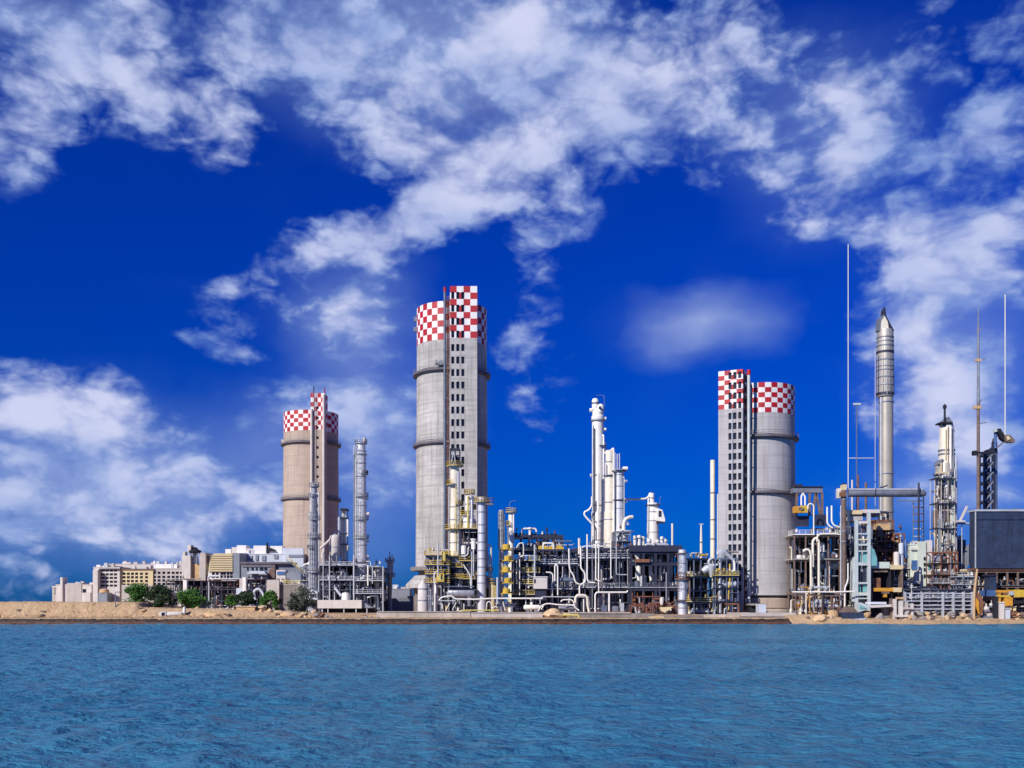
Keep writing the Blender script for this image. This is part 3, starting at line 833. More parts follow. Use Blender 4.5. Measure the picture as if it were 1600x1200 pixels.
def column(name, label, cat, px, w, yt, yb, D, m, head='dome', sections=None, plats=(), lad=None, pipes=(), nozzles=(), bands=(), deck=STEEL, rail=STEEL_PALE, base_to_ground=True, group=None, skirt=0, band_mat=SILVER_DARK):
    """plats: (y, ext_px, rail material or None[, half angles]); pipes: (dx_px, y0, y1, w_px, mat); nozzles: (y, side_px, length_px, dia_px, mat); sections: [(y, width)] from top to bottom"""
    cx = X(px, D); r = w/2*S(D)
    z0 = GROUND - .3 if base_to_ground else Z(yb, D); zt = Z(yt, D)
    root = thing(name, label, cat, (cx, D, z0), group)
    secs = [(Z(y, D), ww/2*S(D)) for y, ww in (sections or [(yt, w), (yb, w)])]
    top_z, top_r = secs[0]
    prof = []
    if head == 'dome': prof += [(top_r*sin(a), top_z + top_r*.55*(cos(a)-1)) for a in [pi/2*i/5 for i in range(6)]]; prof[0] = (.02, top_z)
    elif head == 'cone': prof += [(.05, top_z), (top_r, top_z-top_r*1.3)]
    elif head == 'open': prof += [(top_r*.8, top_z-1.0), (top_r*.8, top_z), (top_r, top_z)]
    else: prof += [(.05, top_z), (top_r, top_z)]
    for i, (zz, rr) in enumerate(secs[1:], 1):
        pr = secs[i-1][1]
        if abs(rr-pr) > .05: prof += [(pr, zz + abs(rr-pr)*1.2), (rr, zz)] if i < len(secs)-1 else [(rr, zz)]
        else: prof.append((rr, zz))
    if base_to_ground:
        prof += [(prof[-1][0] + skirt, z0)]
    prof = [p for p in prof][::-1]
    part('shell', MB().lathe(cx, D, prof, 28), m, root)
    def rad(z):
        rr = secs[0][1]
        for zz, q in secs:
            if z <= zz + .01: rr = q
        return rr
    for y in bands:
        z = Z(y, D); q = rad(z)
        part('stiffener_ring', MB().lathe(cx, D, [(q-.02, z-.14), (q+.13, z-.14), (q+.13, z+.14), (q-.02, z+.14)], 28, cap=False), band_mat, root)
    for p in plats:
        y, ext, rm = p[:3]; z = Z(y, D)
        plat_disc(root, cx, D, rad(z), ext*S(D), z, deck, rm, half=p[3] if len(p) > 3 else None)
    for p in pipes:
        dx, ya, yb_, ww, pm = p
        x = cx + dx*S(D); y = D - sqrt(max(.1, (r+.3)**2 - min(abs(dx*S(D)), r)**2))
        za, zb = Z(ya, D), Z(yb_, D)
        pr = ww/2*S(D)
        part('riser_pipe', MB().tube(bend([(cx + dx*S(D)*.4, D-.2*r, za-.5), (x, y, za), (x, y, zb)] if len(p) < 6 else [(x, y, za), (x, y, zb)], .8), pr, 8), pm, root)
    for y, side, ln, dia, nm in nozzles:
        z = Z(y, D); x = cx + side*S(D); s = 1 if side >= 0 else -1
        part('nozzle', MB().tube([(x - s*.4, D-.1, z), (x + s*ln*S(D), D-.1, z)], dia/2*S(D), 10), nm, root)
    if lad:
        dx, ya, yb_, lm = lad
        ladder(root, cx + dx*S(D), D - sqrt(max(.05, r*r - min(abs(dx*S(D)), r)**2)) - .35, Z(yb_, D), Z(ya, D), .7, lm)
    return root

def rack(name, label, cat, px0, px1, D, depth, levels, nx, ny=2, m=NAVY, decks=None, rails=None, rail_m=STEEL_PALE, deck_m=STEEL, brace=(), w=.32, seed=1, pipes=0, pipe_m=(PIPE_WHITE, STEEL_PALE, STEEL), back=False, hp=0, base=None, vessels=0, group=None, top_extra=None, ybot=None):
    """steel frame: every post, beam, deck, railing, brace and pipe is a part"""
    rr = random.Random(seed)
    x0, x1 = X(px0, D), X(px1, D); zs = [Z(y, D) for y in levels]
    g = GROUND - .3 if ybot is None else Z(ybot, D)
    root = thing(name, label, cat, ((x0+x1)/2, D + depth/2, g), group)
    xs = [x0 + (x1-x0)*i/nx for i in range(nx+1)]; ys = [D + depth*j/ny for j in range(ny+1)]
    ztop = max(zs) 
    for x in xs:
        for y in ys:
            part('post', MB().box(x-w/2, x+w/2, y-w/2, y+w/2, g, ztop), m, root)
    for z in zs:
        for y in ys: part('beam', MB().box(x0-w*.4, x1+w*.4, y-w*.38, y+w*.38, z-w*1.3, z-.004), m, root)
        for x in xs: part('cross_beam', MB().box(x-w*.36, x+w*.36, ys[0]+w*.4, ys[-1]-w*.4, z-w*1.2, z-.01), m, root)
    for i in (range(len(zs)) if decks is None else decks):
        z = zs[i]
        part('deck', MB().box(x0-.3, x1+.3, D-.6, D+depth+.3, z, z+.10), deck_m, root)
    for i in (rails or ()):
        z = zs[i] + .1
        mb = MB(); railing_mb(mb, [(x0-.3, D+depth*.4, z), (x0-.3, D-.55, z), (x1+.3, D-.55, z), (x1+.3, D+depth*.4, z)], 1.15, .055, 1.5)
        part('railing', mb, rail_m, root)
    zz = sorted(zs + [g])
    for (i, j) in brace:
        part('brace', MB().bar((xs[i], D+.02, zz[j]), (xs[i+1], D+.02, zz[j+1]-.3), .2), m, root)
    if back:
        part('dark_backing', MB().box(x0+.3, x1-.3, D+depth-.5, D+depth-.3, g, ztop-.3), BLACK, root)  # black sheet added to stand in for the deep shade inside the frame
    for k in range(pipes):
        x = rr.uniform(x0+.5, x1-.5); y = D + rr.uniform(-.3, depth*.8)
        za = rr.uniform(g+2, ztop); zb = za - rr.uniform(3, max(4, ztop-g))
        zb = max(g, zb); r = rr.choice((.12, .16, .2, .28))
        pts = [(x, y, za)]
        if rr.random() < .6:
            zm = za + (zb-za)*rr.uniform(.3, .7); dx = rr.uniform(-2.5, 2.5); dx = min(max(dx, x0+.3-x), x1-.3-x)
            pts += [(x, y, zm), (x+dx, y, zm), (x+dx, y, zb)]
        else: pts += [(x, y, zb)]
        if rr.random() < .35: pts = [(min(max(x + rr.uniform(-3, 3), x0), x1), y, za)] + pts
        if rr.random() < .3: pts = [(pts[0][0], y + 2, za)] + pts
        part('pipe', MB().tube(bend(pts, .5), r, 8), rr.choice(pipe_m), root)
    for k in range(hp):
        z = rr.choice(zs) + rr.uniform(.25, 2.2) if rr.random() < .6 else rr.uniform(g+.6, g+3)
        xa = rr.uniform(x0, x0+(x1-x0)*.5); xb = rr.uniform(xa+2, x1+.4); y = D + rr.uniform(-.2, depth*.7)
        r = rr.choice((.12, .18, .25, .35))
        pts = [(xa, y, z), (xb, y, z)]
        if rr.random() < .5: pts = [(xa, y, max(g, z-rr.uniform(1, 3)))] + pts
        if rr.random() < .5: pts = pts + [(xb, y, max(g, z-rr.uniform(1, 3)))]
        part('pipe', MB().tube(bend(pts, .6), r, 8), rr.choice(pipe_m), root)
    for k in range(int(pipes*1.1)):
        x = rr.uniform(x0+.2, x1-.2); y = D + rr.uniform(-.5, depth*.6); za = rr.uniform(g+2, ztop+.8); zb = max(g, za-rr.uniform(1.5, 6)); q = rr.random()
        pts = [(x, y, za), (x, y, zb)] if q < .5 else [(x, y, za), (min(x1, x+rr.uniform(1, 6)), y, za)] if q < .8 else [(x, y, za), (x, y, (za+zb)/2), (min(x1, x+rr.uniform(.5, 3)), y, (za+zb)/2)]
        part('conduit', MB().tube(pts, rr.uniform(.06, .11), 6), rr.choice((STEEL_PALE, STEEL, PIPE_WHITE, STEEL_BLUE, BROWN)), root)
    for k in range(int(pipes*.9)):
        x = rr.uniform(x0+.3, x1-.3); y = D + rr.uniform(-.6, depth*.3); z = rr.choice(zz) + rr.uniform(.1, 1.6); r = rr.uniform(.18, .38)
        mb = MB().lathe(x, y, [(r*.5, z), (r, z+.15), (r, z+.15+r), (r*.4, z+.25+r), (r*.4, z+.5+r), (r*.9, z+.5+r), (r*.9, z+.58+r)], 8)
        part('valve', mb, rr.choice((STEEL_PALE, PIPE_WHITE, STEEL, RUST, rail_m, NAVY, STEEL_BLUE)), root)
    for k in range(vessels):
        i = rr.randrange(len(zz)-1); z = zz[i] + .2
        x = rr.uniform(x0+1, x1-1); y = D + rr.uniform(.8, depth*.7); h = rr.uniform(1.2, max(1.4, (zz[i+1]-zz[i])*.8)); r = rr.uniform(.45, 1.0)
        if rr.random() < .55:
            mb = MB().lathe(x, y, [(r*.4, z), (r, z+.3), (r, z+h-.3), (r*.4, z+h)], 16)
        else:
            ln = rr.uniform(1.5, 3.2); mb = MB().hcyl((max(x0+.2, x-ln), y, z+r), (min(x1-.2, x+ln), y, z+r), r, 14)
        part('process_drum', mb, rr.choice(pipe_m), root)
    return root

def pipe(label, pts, D, w, m, bendr=1.0, cat='pipe', name='process_pipe', n=10, group=None):
    """free-standing pipe run; pts are (px, py[, metres nearer])"""
    P = [(X(p[0], D), D - (p[2] if len(p) > 2 else 0), Z(p[1], D)) for p in pts]
    return solo(name, MB().tube(bend(P, bendr, 4), w*.44*S(D), n), m, label, cat, group)

def hdrum(name, label, cat, px0, px1, yc, h, D, m, saddles=True, bands=0, sm=STEEL):
    z = Z(yc, D); r = h/2*S(D); xa, xb = X(px0, D), X(px1, D)
    root = thing(name, label, cat, ((xa+xb)/2, D, z-r))
    part('shell', MB().hcyl((xa, D, z), (xb, D, z), r, 20, .5), m, root)
    if saddles:
        for t in (.22, .78):
            x = xa + (xb-xa)*t
            part('saddle', MB().box(x-.3, x+.3, D-r*.75, D+r*.75, max(GROUND-.3, z-r-2.2) if saddles is True else z-r-saddles, z-r*.55), sm, root)
    for k in range(bands):
        x = xa + (xb-xa)*(k+1)/(bands+1)
        part('band', MB().tube([(x-.12, D, z), (x+.12, D, z)], r+.06, 20), SILVER_DARK, root)
    part('nozzle', MB().tube([((xa+xb)/2, D, z+r*.8), ((xa+xb)/2, D, z+r+.7)], .22, 8), m, root)
    return root

def boxes(name, label, cat, spec, group=None):
    """spec: list of (part name, px0, px1, ytop, ybot, D, depth, material)"""
    x0 = min(s[1] for s in spec); x1 = max(s[2] for s in spec); D = min(s[5] for s in spec)
    root = thing(name, label, cat, (X((x0+x1)/2, D), D, Z(max(s[4] for s in spec), D)), group)
    for nm, a, b, yt, yb, d, dep, m in spec:
        part(nm, MB().box(X(a, d), X(b, d), d, d+dep, Z(yb, d), Z(yt, d)), m, root)
    return root

def building(name, label, px0, px1, D, yt, yb, depth, wall, rows=(), cols=(), wsize=(1.2, 1.4), roof=DARKROOF, parapet=.5, group=None, sill=None, rec=.35, ground=True, cat='building'):
    """rows: window centre y px; cols: window centre x px"""
    x0, x1 = X(px0, D), X(px1, D); z1 = Z(yt, D); z0 = GROUND-.5 if ground else Z(yb, D)
    root = thing(name, label, cat, ((x0+x1)/2, D, z0), group)
    W, H = x1-x0, z1-z0
    ops = [(X(c, D)-x0-wsize[0]/2, X(c, D)-x0+wsize[0]/2, Z(r, D)-z0-wsize[1]/2, Z(r, D)-z0+wsize[1]/2) for r in rows for c in cols]
    mb = MB()
    wall_grid(mb, (x0, D, z0), (1,0,0), (0,1,0), W, H, ops, rec)
    mb.quad((x0, D, z0), (x0, D+depth, z0), (x0, D+depth, z1), (x0, D, z1)); mb.quad((x1, D, z0), (x1, D+depth, z0), (x1, D+depth, z1), (x1, D, z1))
    mb.quad((x0, D+depth, z0), (x1, D+depth, z0), (x1, D+depth, z1), (x0, D+depth, z1))
    part('wall', mb, wall, root)
    part('roof', MB().box(x0-.15, x1+.15, D-.15, D+depth+.15, z1, z1+parapet*.5), roof, root)
    rq = random.Random(int(px0*7))
    for k in range(int((px1-px0)/7)):
        a = rq.uniform(px0+1, px1-4); hh = rq.uniform(.5, 1.6); ww = rq.uniform(.6, 2.2); yy = D + rq.uniform(.3, depth*.5)
        part('roof_unit', MB().box(X(a, D), X(a, D)+ww, yy, yy+1.2, z1+parapet*.5, z1+parapet*.5+hh), rq.choice((OFFWHITE, STEEL_PALE, GREYWALL, WHITE)), root)
    first = None
    for a, b, c, d in ops:
        if first is None:
            mb = MB(); y = D+rec-.04
            mb.quad((x0+a, y, z0+c), (x0+b, y, z0+c), (x0+b, y, z0+d), (x0+a, y, z0+d))
            first = part('window', mb, WINDOW, root); fa, fc = a, c
        else: copy_part(first, root, (a-fa, 0, c-fc))
    return root

def bush(name, label, px, w, yt, yb, D, leaf, trunk=True, seed=1, n=4200, group=None, cat='tree', spread=.55):
    rr = random.Random(seed)
    cx = X(px, D); z0 = Z(yb, D); z1 = Z(yt, D); W = w*S(D)/2*1.08; H = z1-z0
    root = thing(name, label, cat, (cx, D, z0-.3))
    mb = MB(); lims = []
    for k in range(6):
        a = rr.uniform(0, 2*pi); q = rr.uniform(.3, .75)
        tip = (cx + W*q*cos(a), D + W*.7*q*sin(a), z0 + H*rr.uniform(.45, .8))
        mb.tube([(cx + rr.uniform(-.2, .2), D, z0-.4), ((cx*1.2+tip[0])/2.2, (D*1.2+tip[1])/2.2, z0+H*.28), tip], [.16, .11, .04], 6)
    part('trunk', mb, BARK, root)
    clumps = []
    for k in range(34):
        u = rr.uniform(-1, 1); v = rr.uniform(-1, 1); t = rr.random()**.8
        lim = sqrt(max(.06, 1 - (t*1.02-.28)**2*1.7))
        clumps.append((cx + W*.86*u*lim*(.6+.4*rr.random()), D + W*.7*v*lim, z0 + H*(.06+.86*t), W*rr.uniform(.16, .34)))
    mb = MB()
    for i in range(n):
        x, y, z, r = rr.choice(clumps)
        d = Vector((rr.gauss(0, 1), rr.gauss(0, 1), rr.gauss(0, .8))); d = d.normalized()*r*(rr.random()**.4)
        p = Vector((x, y, z)) + d
        if p.z < z0: continue
        s = rr.uniform(.18, .42); a = Vector((rr.gauss(0, 1), rr.gauss(0, 1), rr.gauss(0, .7))).normalized(); b = a.orthogonal().normalized()*s*.6; a = a*s
        mb.quad(p-a*.6, p+b*.8, p+a, p-b*.8, 0)
    part('crown', mb, leaf, root)
    return root

def boulder(px, D, yb, w, m, label, seed, group=None, flat=.7, name='boulder'):
    bm = bmesh.new(); bmesh.ops.create_icosphere(bm, subdivisions=3, radius=1)
    r = w/2*S(D); cx = X(px, D); z = Z(yb, D); off = Vector((seed*3.1, seed*1.7, 0))
    for v in bm.verts:
        c = v.co.copy(); k = 1 + .45*noise.noise(c*1.1+off) + .2*noise.noise(c*2.7+off)
        v.co = Vector((cx + c.x*r*k, D + c.y*r*k*.9, z + r*flat*.75 + c.z*r*flat*k))
    mb = MB(); mb.v = [tuple(v.co) for v in bm.verts]; mb.f = [tuple(v.index for v in f.verts) for f in bm.faces]; mb.m = [0]*len(mb.f)
    bm.free()
    return solo(name, mb, m, label, 'rock', group)

# ================================================================= LEFT: town side, low buildings
def left_side():
    # far pale blocks at the end of the bank
    b = building('pale_building', 'far pale low building with a slim white tower on its roof', 87, 143, 450, 914, 940, 22, OFFWHITE, (925,), (112, 118, 132), (1.6, 2.6), OFFWHITE)
    part('tower_block', MB().box(X(94, 449), X(97.5, 449), 449, 454, GROUND, Z(902, 449)), OFFWHITE, b)
    part('raised_block', MB().box(X(104, 449.6), X(127, 449.6), 449.6, 465, GROUND, Z(911, 449.6)), GREYWALL, b)
    part('wing', MB().box(X(127.5, 446), X(141, 446), 446, 449.8, GROUND, Z(926, 446)), OFFWHITE, b)
    boxes('chimney', 'slim pale chimney standing alone beyond the sandy bank, leftmost structure on the shore', 'chimney',
          [('stack', 81.5, 85, 917, 950, 455, 2, GREYWALL), ('cap', 81, 86.5, 915.5, 918, 454.6, 2.8, OFFWHITE), ('footing', 85.2, 93, 929, 950, 455, 4, GREYWALL)])
    # office block with dark windows
    b = building('office_building', 'white office block with dark strip windows and a domed entrance, left end of the row', 146, 187, 400, 887, 940, 18, OFFWHITE,
             (891.5, 897.5, 903, 909, 915), (156.5, 161.5, 167.5, 174, 180.5), (1.3, .85), OFFWHITE, .6)
    part('end_wall', MB().box(X(145, 397), X(152.6, 397), 397, 399.8, GROUND, Z(891, 397)), OFFWHITE, b)
    part('roof_block', MB().box(X(158, 402), X(180, 402), 402, 410, Z(886.8, 402), Z(884, 402)), OFFWHITE, b)
    part('roof_shade', MB().box(X(155, 399.2), X(185, 399.2), 399.2, 400, Z(889.6, 399.2), Z(888.2, 399.2)), DARKROOF, b)
    part('porch_roof', MB().lathe(X(163, 396), 396, [(X(170.5, 396)-X(163, 396), Z(926, 396)), (1.6, Z(921, 396)), (.3, Z(919.5, 396))], 20), TAN, b)
    part('porch', MB().box(X(156, 396), X(170, 396), 394.5, 399.5, GROUND, Z(926.2, 396)), BLUEGREY, b)
    b = building('office_building', 'yellow cream office block with four rows of small square windows', 187.5, 239, 401, 890, 940, 16, CREAM,
             (896.5, 902, 908, 913.5, 918.5), (194, 200.5, 207, 213.5, 221, 229), (1.15, .95), DARKROOF, .6)
    part('roof_edge', MB().box(X(187, 400.6), X(240, 400.6), 400.6, 402.5, Z(890.4, 400.6), Z(888.6, 400.6)), BROWN, b)
    b = building('office_building', 'grey concrete office block with rows of square windows behind the bushes', 239.5, 326, 401.5, 889, 940, 16, GREYWALL,
             (895, 901.5, 907, 912.5), (241.5, 248.5, 256, 263.5, 270.5, 277, 283.5, 291, 298, 305), (1.2, .95), GREYWALL, .6)
    part('roof_house', MB().box(X(241, 403), X(268, 403), 403, 412, Z(888.9, 403), Z(881.5, 403)), WHITE, b)
    part('roof_house', MB().box(X(268.5, 404), X(284, 404), 404, 412, Z(888.9, 404), Z(884, 404)), OFFWHITE, b)
    for k, (a, c, yt) in enumerate(((269, 272, 879), (276, 279, 878), (281, 284, 886))):
        part('roof_vent', MB().lathe(X((a+c)/2, 403.4), 403.4, [(.5, Z(888.9, 403)), (.5, Z(yt+1.5, 403)), (.7, Z(yt+1.2, 403)), (.7, Z(yt, 403))], 10), STEEL_PALE, b)
    building('long_hall', 'long low pale hall whose roof shows behind the office blocks', 170, 292, 440, 882, 940, 20, OFFWHITE, (), (), roof=OFFWHITE)
    # stone silo tower with dark cap
    b = boxes('mill_tower', 'pale mill tower block with a black round platform on thin legs, above the offices', 'tower',
          [('tower_body', 284, 297.5, 868, 950, 396, 10, OFFWHITE), ('tower_body', 311.5, 321, 863.5, 950, 397, 9, GREYWALL), ('lower_body', 297.5, 311.5, 881, 950, 397.5, 9, TAN),
           ('roof_box', 293, 298, 851.5, 863, 396, 4, OFFWHITE), ('roof_box', 286, 289, 862, 869, 396.5, 3, OFFWHITE), ('corner_panel', 321.2, 331, 868, 880, 399, 8, DARKROOF), ('ledge', 284, 312, 903.5, 905.2, 394.6, 1.3, TAN)])
    part('round_platform', MB().lathe(X(304, 398), 398, [(2.1, Z(864, 398)), (2.6, Z(862.5, 398)), (2.6, Z(860.5, 398)), (1.2, Z(858, 398)), (1.2, Z(856, 398)), (.6, Z(855, 398))], 20), BLACK, b)
    for ppx in (299.3, 308.7):
        part('leg', MB().tube([(X(ppx, 398), 397, Z(881, 398)), (X(ppx, 398), 397, Z(863, 398))], .3, 8), BLUEGREY, b)
    part('drum', MB().lathe(X(304, 399), 399, [(.8, Z(882, 399)), (.8, Z(864, 399))], 14), BLUEWHITE, b)
    # beige ribbed building
    D = 392
    root = thing('storage_building', 'beige ribbed storage building with a slanted left edge on a row of arched openings', 'building', (X(345, D), D, GROUND))
    mb = MB(); P = [(X(325.5, D), Z(893.5, D)), (X(363.5, D), Z(893.5, D)), (X(363.5, D), Z(864.5, D)), (X(334, D), Z(864.5, D)), (X(331, D), Z(870, D)), (X(327, D), Z(879, D))]
    part('clad_body', mb.prism(P, D, D+14), BEIGE, root)
    mb = MB()
    for py in (868, 871.5, 875, 878.5, 882, 885.5, 889, 892.2): mb.box(X(328, D), X(363.4, D), D-.28, D-.003, Z(py+.8, D), Z(py, D))
    part('cladding_rib', mb, BEIGE, root)
    part('side_wall', MB().box(X(363.6, D), X(374, D), D+.2, D+14, GROUND, Z(864, D)), BLUEGREY, root)
    mb = MB(); x0 = X(325, D+.4); W = X(373, D+.4)-x0; z0 = GROUND; H = Z(893.6, D+.4)-z0
    ops = [(X(c, D)-x0-.55, X(c, D)-x0+.55, Z(r, D)-z0-.55, Z(r, D)-z0+.55) for r in (896, 901) for c in (333, 339, 346, 350.5, 356, 361, 365)]
    ops += [(X(a, D)-x0, X(c, D)-x0, .6, Z(908, D)-z0) for a, c in ((327, 338), (340, 352), (354, 364))]
    wall_grid(mb, (x0, D+.4, z0), (1,0,0), (0,1,0), W, H, ops, .5)
    part('base_wall', mb, OFFWHITE, root)
    for a, b_, c, d in ops:
        mb = MB(); y = D+.85; mb.quad((x0+a, y, z0+c), (x0+b_, y, z0+c), (x0+b_, y, z0+d), (x0+a, y, z0+d)); part('opening', mb, WINDOW, root)
    part('canopy', MB().box(X(324, D-1), X(372, D-1), D-1.4, D+.3, Z(905.6, D), Z(904.6, D)), OFFWHITE, root)
    # pale blue long plant hall
    b = building('process_hall', 'long pale blue hall with white roof machinery, at the foot of the tan tower', 374, 474, 404, 866, 940, 14, BLUEWHITE, (), (), roof=BLUEWHITE, ground=True)
    for a, c, yt, yb, m in ((352, 361, 858, 866, WHITE), (362, 370, 855, 866, OFFWHITE), (370, 384.5, 852, 866, WHITE), (385, 396, 857, 866, OFFWHITE), (396, 416, 852.5, 865.7, WHITE), (420, 441, 853, 865.7, WHITE), (441.5, 446, 856, 865.7, BLUEWHITE)):
        part('roof_unit', MB().box(X(a, 405), X(c, 405), 405, 411, Z(yb if a > 373 else 880, 405), Z(yt, 405)), m, b)
    part('roof_stack', MB().lathe(X(417.6, 404.5), 404.5, [(.45, Z(866, 404.5)), (.45, Z(848, 404.5))], 10), BLACK, b)
    part('roof_heap', MB().prism([(X(415, 404), Z(861, 404)), (X(431, 404), Z(861, 404)), (X(429, 404), Z(858.5, 404)), (X(421, 404), Z(855.5, 404))], 404, 407), BLACK, b)
    for a, c, yt, yb in ((399, 403, 867, 876), (409, 415, 868, 876), (428, 434, 867, 873), (390, 394, 868, 875)):
        part('wall_panel', MB().box(X(a, 403.6), X(c, 403.6), 403.6, 403.97, Z(yb, 404), Z(yt, 404)), BLUEGREY if a != 399 else STEEL, b)
    part('corner_bay', MB().box(X(374.2, 402.5), X(384.5, 402.5), 402.5, 403.9, GROUND, Z(864, 402.5)), BLUEGREY, b)
    part('east_bay', MB().box(X(445, 402), X(474, 402), 402, 403.9, GROUND, Z(856.5, 402)), BLUEWHITE, b)
    part('window_band', MB().box(X(451, 401.7), X(472.5, 401.7), 401.7, 401.97, Z(870.5, 402), Z(866.5, 402)), BLUEGREY, b)
    # dark conveyor house with yellow stair
    D = 386
    root = thing('conveyor_house', 'dark grey flat roofed conveyor house with a yellow railed stair at its end', 'building', (X(415, D), D, GROUND))
    part('roof', MB().box(X(376, D), X(456, D), D-.6, D+10, Z(881, D), Z(878, D)), DARKROOF, root)
    part('body', MB().box(X(377, D), X(431, D), D, D+9.5, Z(905, D), Z(881.1, D)), BLUEGREY, root)
    part('front_band', MB().box(X(379, D), X(430, D), D-.35, D-.01, Z(886, D), Z(882.5, D)), DARKROOF, root)
    for a, c in ((386, 388), (393, 396), (400, 402), (406, 411), (413, 417)):
        part('opening', MB().box(X(a, D), X(c, D), D-.3, D-.005, Z(891, D), Z(887, D)), WINDOW, root)
    part('slope_roof', MB().prism([(X(390, D), Z(897, D)), (X(420, D), Z(897, D)), (X(418, D), Z(893.5, D)), (X(397, D), Z(892.5, D))], D-5, D-.4), BLUEWHITE, root)
    part('red_door', MB().box(X(421, D), X(424.5, D), D-.3, D-.004, Z(903, D), Z(889, D)), RUST_RED, root)
    part('end_block', MB().box(X(425, D), X(430.5, D), D-1.2, D-.36, Z(903.5, D), Z(886.5, D)), BROWN, root)
    part('end_truss', MB().prism([(X(432, D), Z(893, D)), (X(477, D), Z(901, D)), (X(477, D), Z(896, D)), (X(450, D), Z(879, D)), (X(432, D), Z(881, D))], D+1, D+8), STEEL, root)
    mb = MB()
    pts = [(X(449, D), D-.8, Z(876, D)), (X(456, D), D-.8, Z(880, D)), (X(473, D), D-.8, Z(896, D)), (X(481, D), D-.8, Z(896, D))]
    railing_mb(mb, pts, 1.4, .09, 1.4); part('stair_railing', mb, YELLOW_PALE, root)
    mb = MB()
    for a, c in zip(pts[:-1], pts[1:]): mb.bar(a, c, .5, .25)
    part('stair', mb, STEEL, root)
    # concrete plinth building with yellow railing
    b = building('pump_house', 'grey concrete pump house with a yellow railed terrace and small cabin on top', 416, 482, 372, 913.5, 945, 9, CONC_DARK, (), (), roof=GREYWALL)
    part('cabin', MB().box(X(431.5, 374), X(446, 374), 374, 378, Z(913.4, 374), Z(890.5, 374)), OFFWHITE, b)
    part('cabin_window', MB().box(X(433, 373.8), X(445, 373.8), 373.8, 373.98, Z(898.5, 374), Z(893, 374)), BLUEPAINT, b)
    for c in (434, 441.5, 449):
        part('doorway', MB().box(X(c-1.6, 373.7), X(c+1.6, 373.7), 373.7, 373.97, Z(913, 374), Z(904, 374)), BROWN, b)
    part('lean_to', MB().prism([(X(447, 374), Z(913.4, 374)), (X(470, 374), Z(913.4, 374)), (X(469, 374), Z(897, 374)), (X(455, 374), Z(892, 374)), (X(447, 374), Z(896, 374))], 374.2, 379), BLUEGREY, b)
    mb = MB(); z = Z(913.2, 372); railing_mb(mb, [(X(440, 372), 372.1, z), (X(480, 372), 372.1, z)], 1.5, .1, 1.3); part('railing', mb, YELLOW_PALE, b)
    part('lower_wall', MB().box(X(416.5, 370.5), X(436, 370.5), 370.5, 371.9, GROUND, Z(906, 370.5)), GREYWALL, b)
    # white slab pylon
    boxes('pylon', 'white concrete pylon standing before the dark machinery hall', 'pylon', [('pylon_body', 378.8, 384, 902, 950, 366, 2, WHITE), ('side_fin', 374, 378.7, 905, 950, 367, 2, GREYWALL), ('footing', 369, 378.6, 919, 950, 366.5, 3, BLUEWHITE)])
    # dark machinery hall (open shed full of junk)
    rack('machinery_shed', 'dark open machinery shed full of pipes between the bushes and the beige building', 'shed', 316, 376, 374, 12, [908, 920], 6, 2, NAVY, decks=[0], rails=(), pipes=26, hp=12, vessels=10, back=True, seed=3, pipe_m=(STEEL, STEEL_BLUE, BROWN, RUST, STEEL_PALE), deck_m=RUST)
    rack('machinery_shed', 'dark open machinery shed beside the white pylon, rusty roof edge', 'shed', 385, 415, 374, 10, [905.5, 920], 4, 2, NAVY, decks=[0], pipes=14, hp=8, vessels=7, back=True, seed=4, pipe_m=(STEEL, STEEL_BLUE, BROWN, BLUEWHITE), deck_m=RUST)
    rack('machinery_shed', 'dark open shed with a round duct under the grey offices, behind the bushes', 'shed', 260, 314, 380, 10, [907, 922], 5, 2, NAVY, decks=[0], pipes=12, hp=6, vessels=6, back=True, seed=5, pipe_m=(STEEL, STEEL_BLUE, BROWN, GREYWALL), deck_m=GREYWALL)
    boxes('pylon', 'white square pillar under the grey offices, above the right bush of the group', 'pylon', [('pylon_body', 286, 291.5, 906, 950, 376, 2, WHITE), ('footing', 262, 286, 924, 950, 378, 2, GREYWALL)])
    boxes('retaining_wall', 'pale broken wall between the two left bushes', 'wall', [('wall_panel', 190, 238, 914, 950, 376, 1.5, GREYWALL), ('wall_panel', 238.3, 262, 918, 950, 375, 1.5, OFFWHITE)])
    pipe('bent white duct leaning by the dark shed door, beside the pylon', [(399, 938), (396, 924), (404, 919), (412, 928), (411, 940)], 365, 4.5, BLUEWHITE, 2.0)
    # grey shed roofs on the right of the left group
    D = 300
    root = thing('flat_roof_shed', 'low shed with a long white flat roof edge, right of the big grey bush', 'shed', (X(530, D), D, GROUND))
    part('roof', MB().box(X(496, D), X(565, D), D, D+16, Z(950.5, D), Z(937.5, D)), OFFWHITE, root)
    part('back_roof', MB().prism([(X(565.2, D), Z(950, D)), (X(583, D), Z(950, D)), (X(575, D), Z(946, D)), (X(565.2, D), Z(939, D))], D+1, D+14), BLUEGREY, root)
    part('wall', MB().box(X(500, D), X(580, D), D+3, D+15, GROUND-.4, Z(950.6, D)), BLACK, root)  # black block stands in for the shade under the open roof
    for ppx in (503, 512, 537, 556, 573): part('post', MB().box(X(ppx, D)-.15, X(ppx, D)+.15, D+.3, D+.6, GROUND-.3, Z(950.6, D)), STEEL_PALE, root)
    part('slope', MB().prism([(X(470, D+6), Z(937, D+6)), (X(496, D+6), Z(937, D+6)), (X(496, D+6), Z(925, D+6)), (X(482, D+6), Z(919, D+6))], D+6, D+14), BLUEWHITE, root)
    r = thing('water_tank', 'small white domed water tank on the flat white roof', 'tank', (X(540, 303), 303, Z(937.6, 303)))
    part('shell', MB().lathe(X(540, 303), 303, [(6.3*S(303), Z(937.4, 303)), (6.3*S(303), Z(928.5, 303)), (5*S(303), Z(926.4, 303)), (.1, Z(925.8, 303))], 24), WHITE, r)
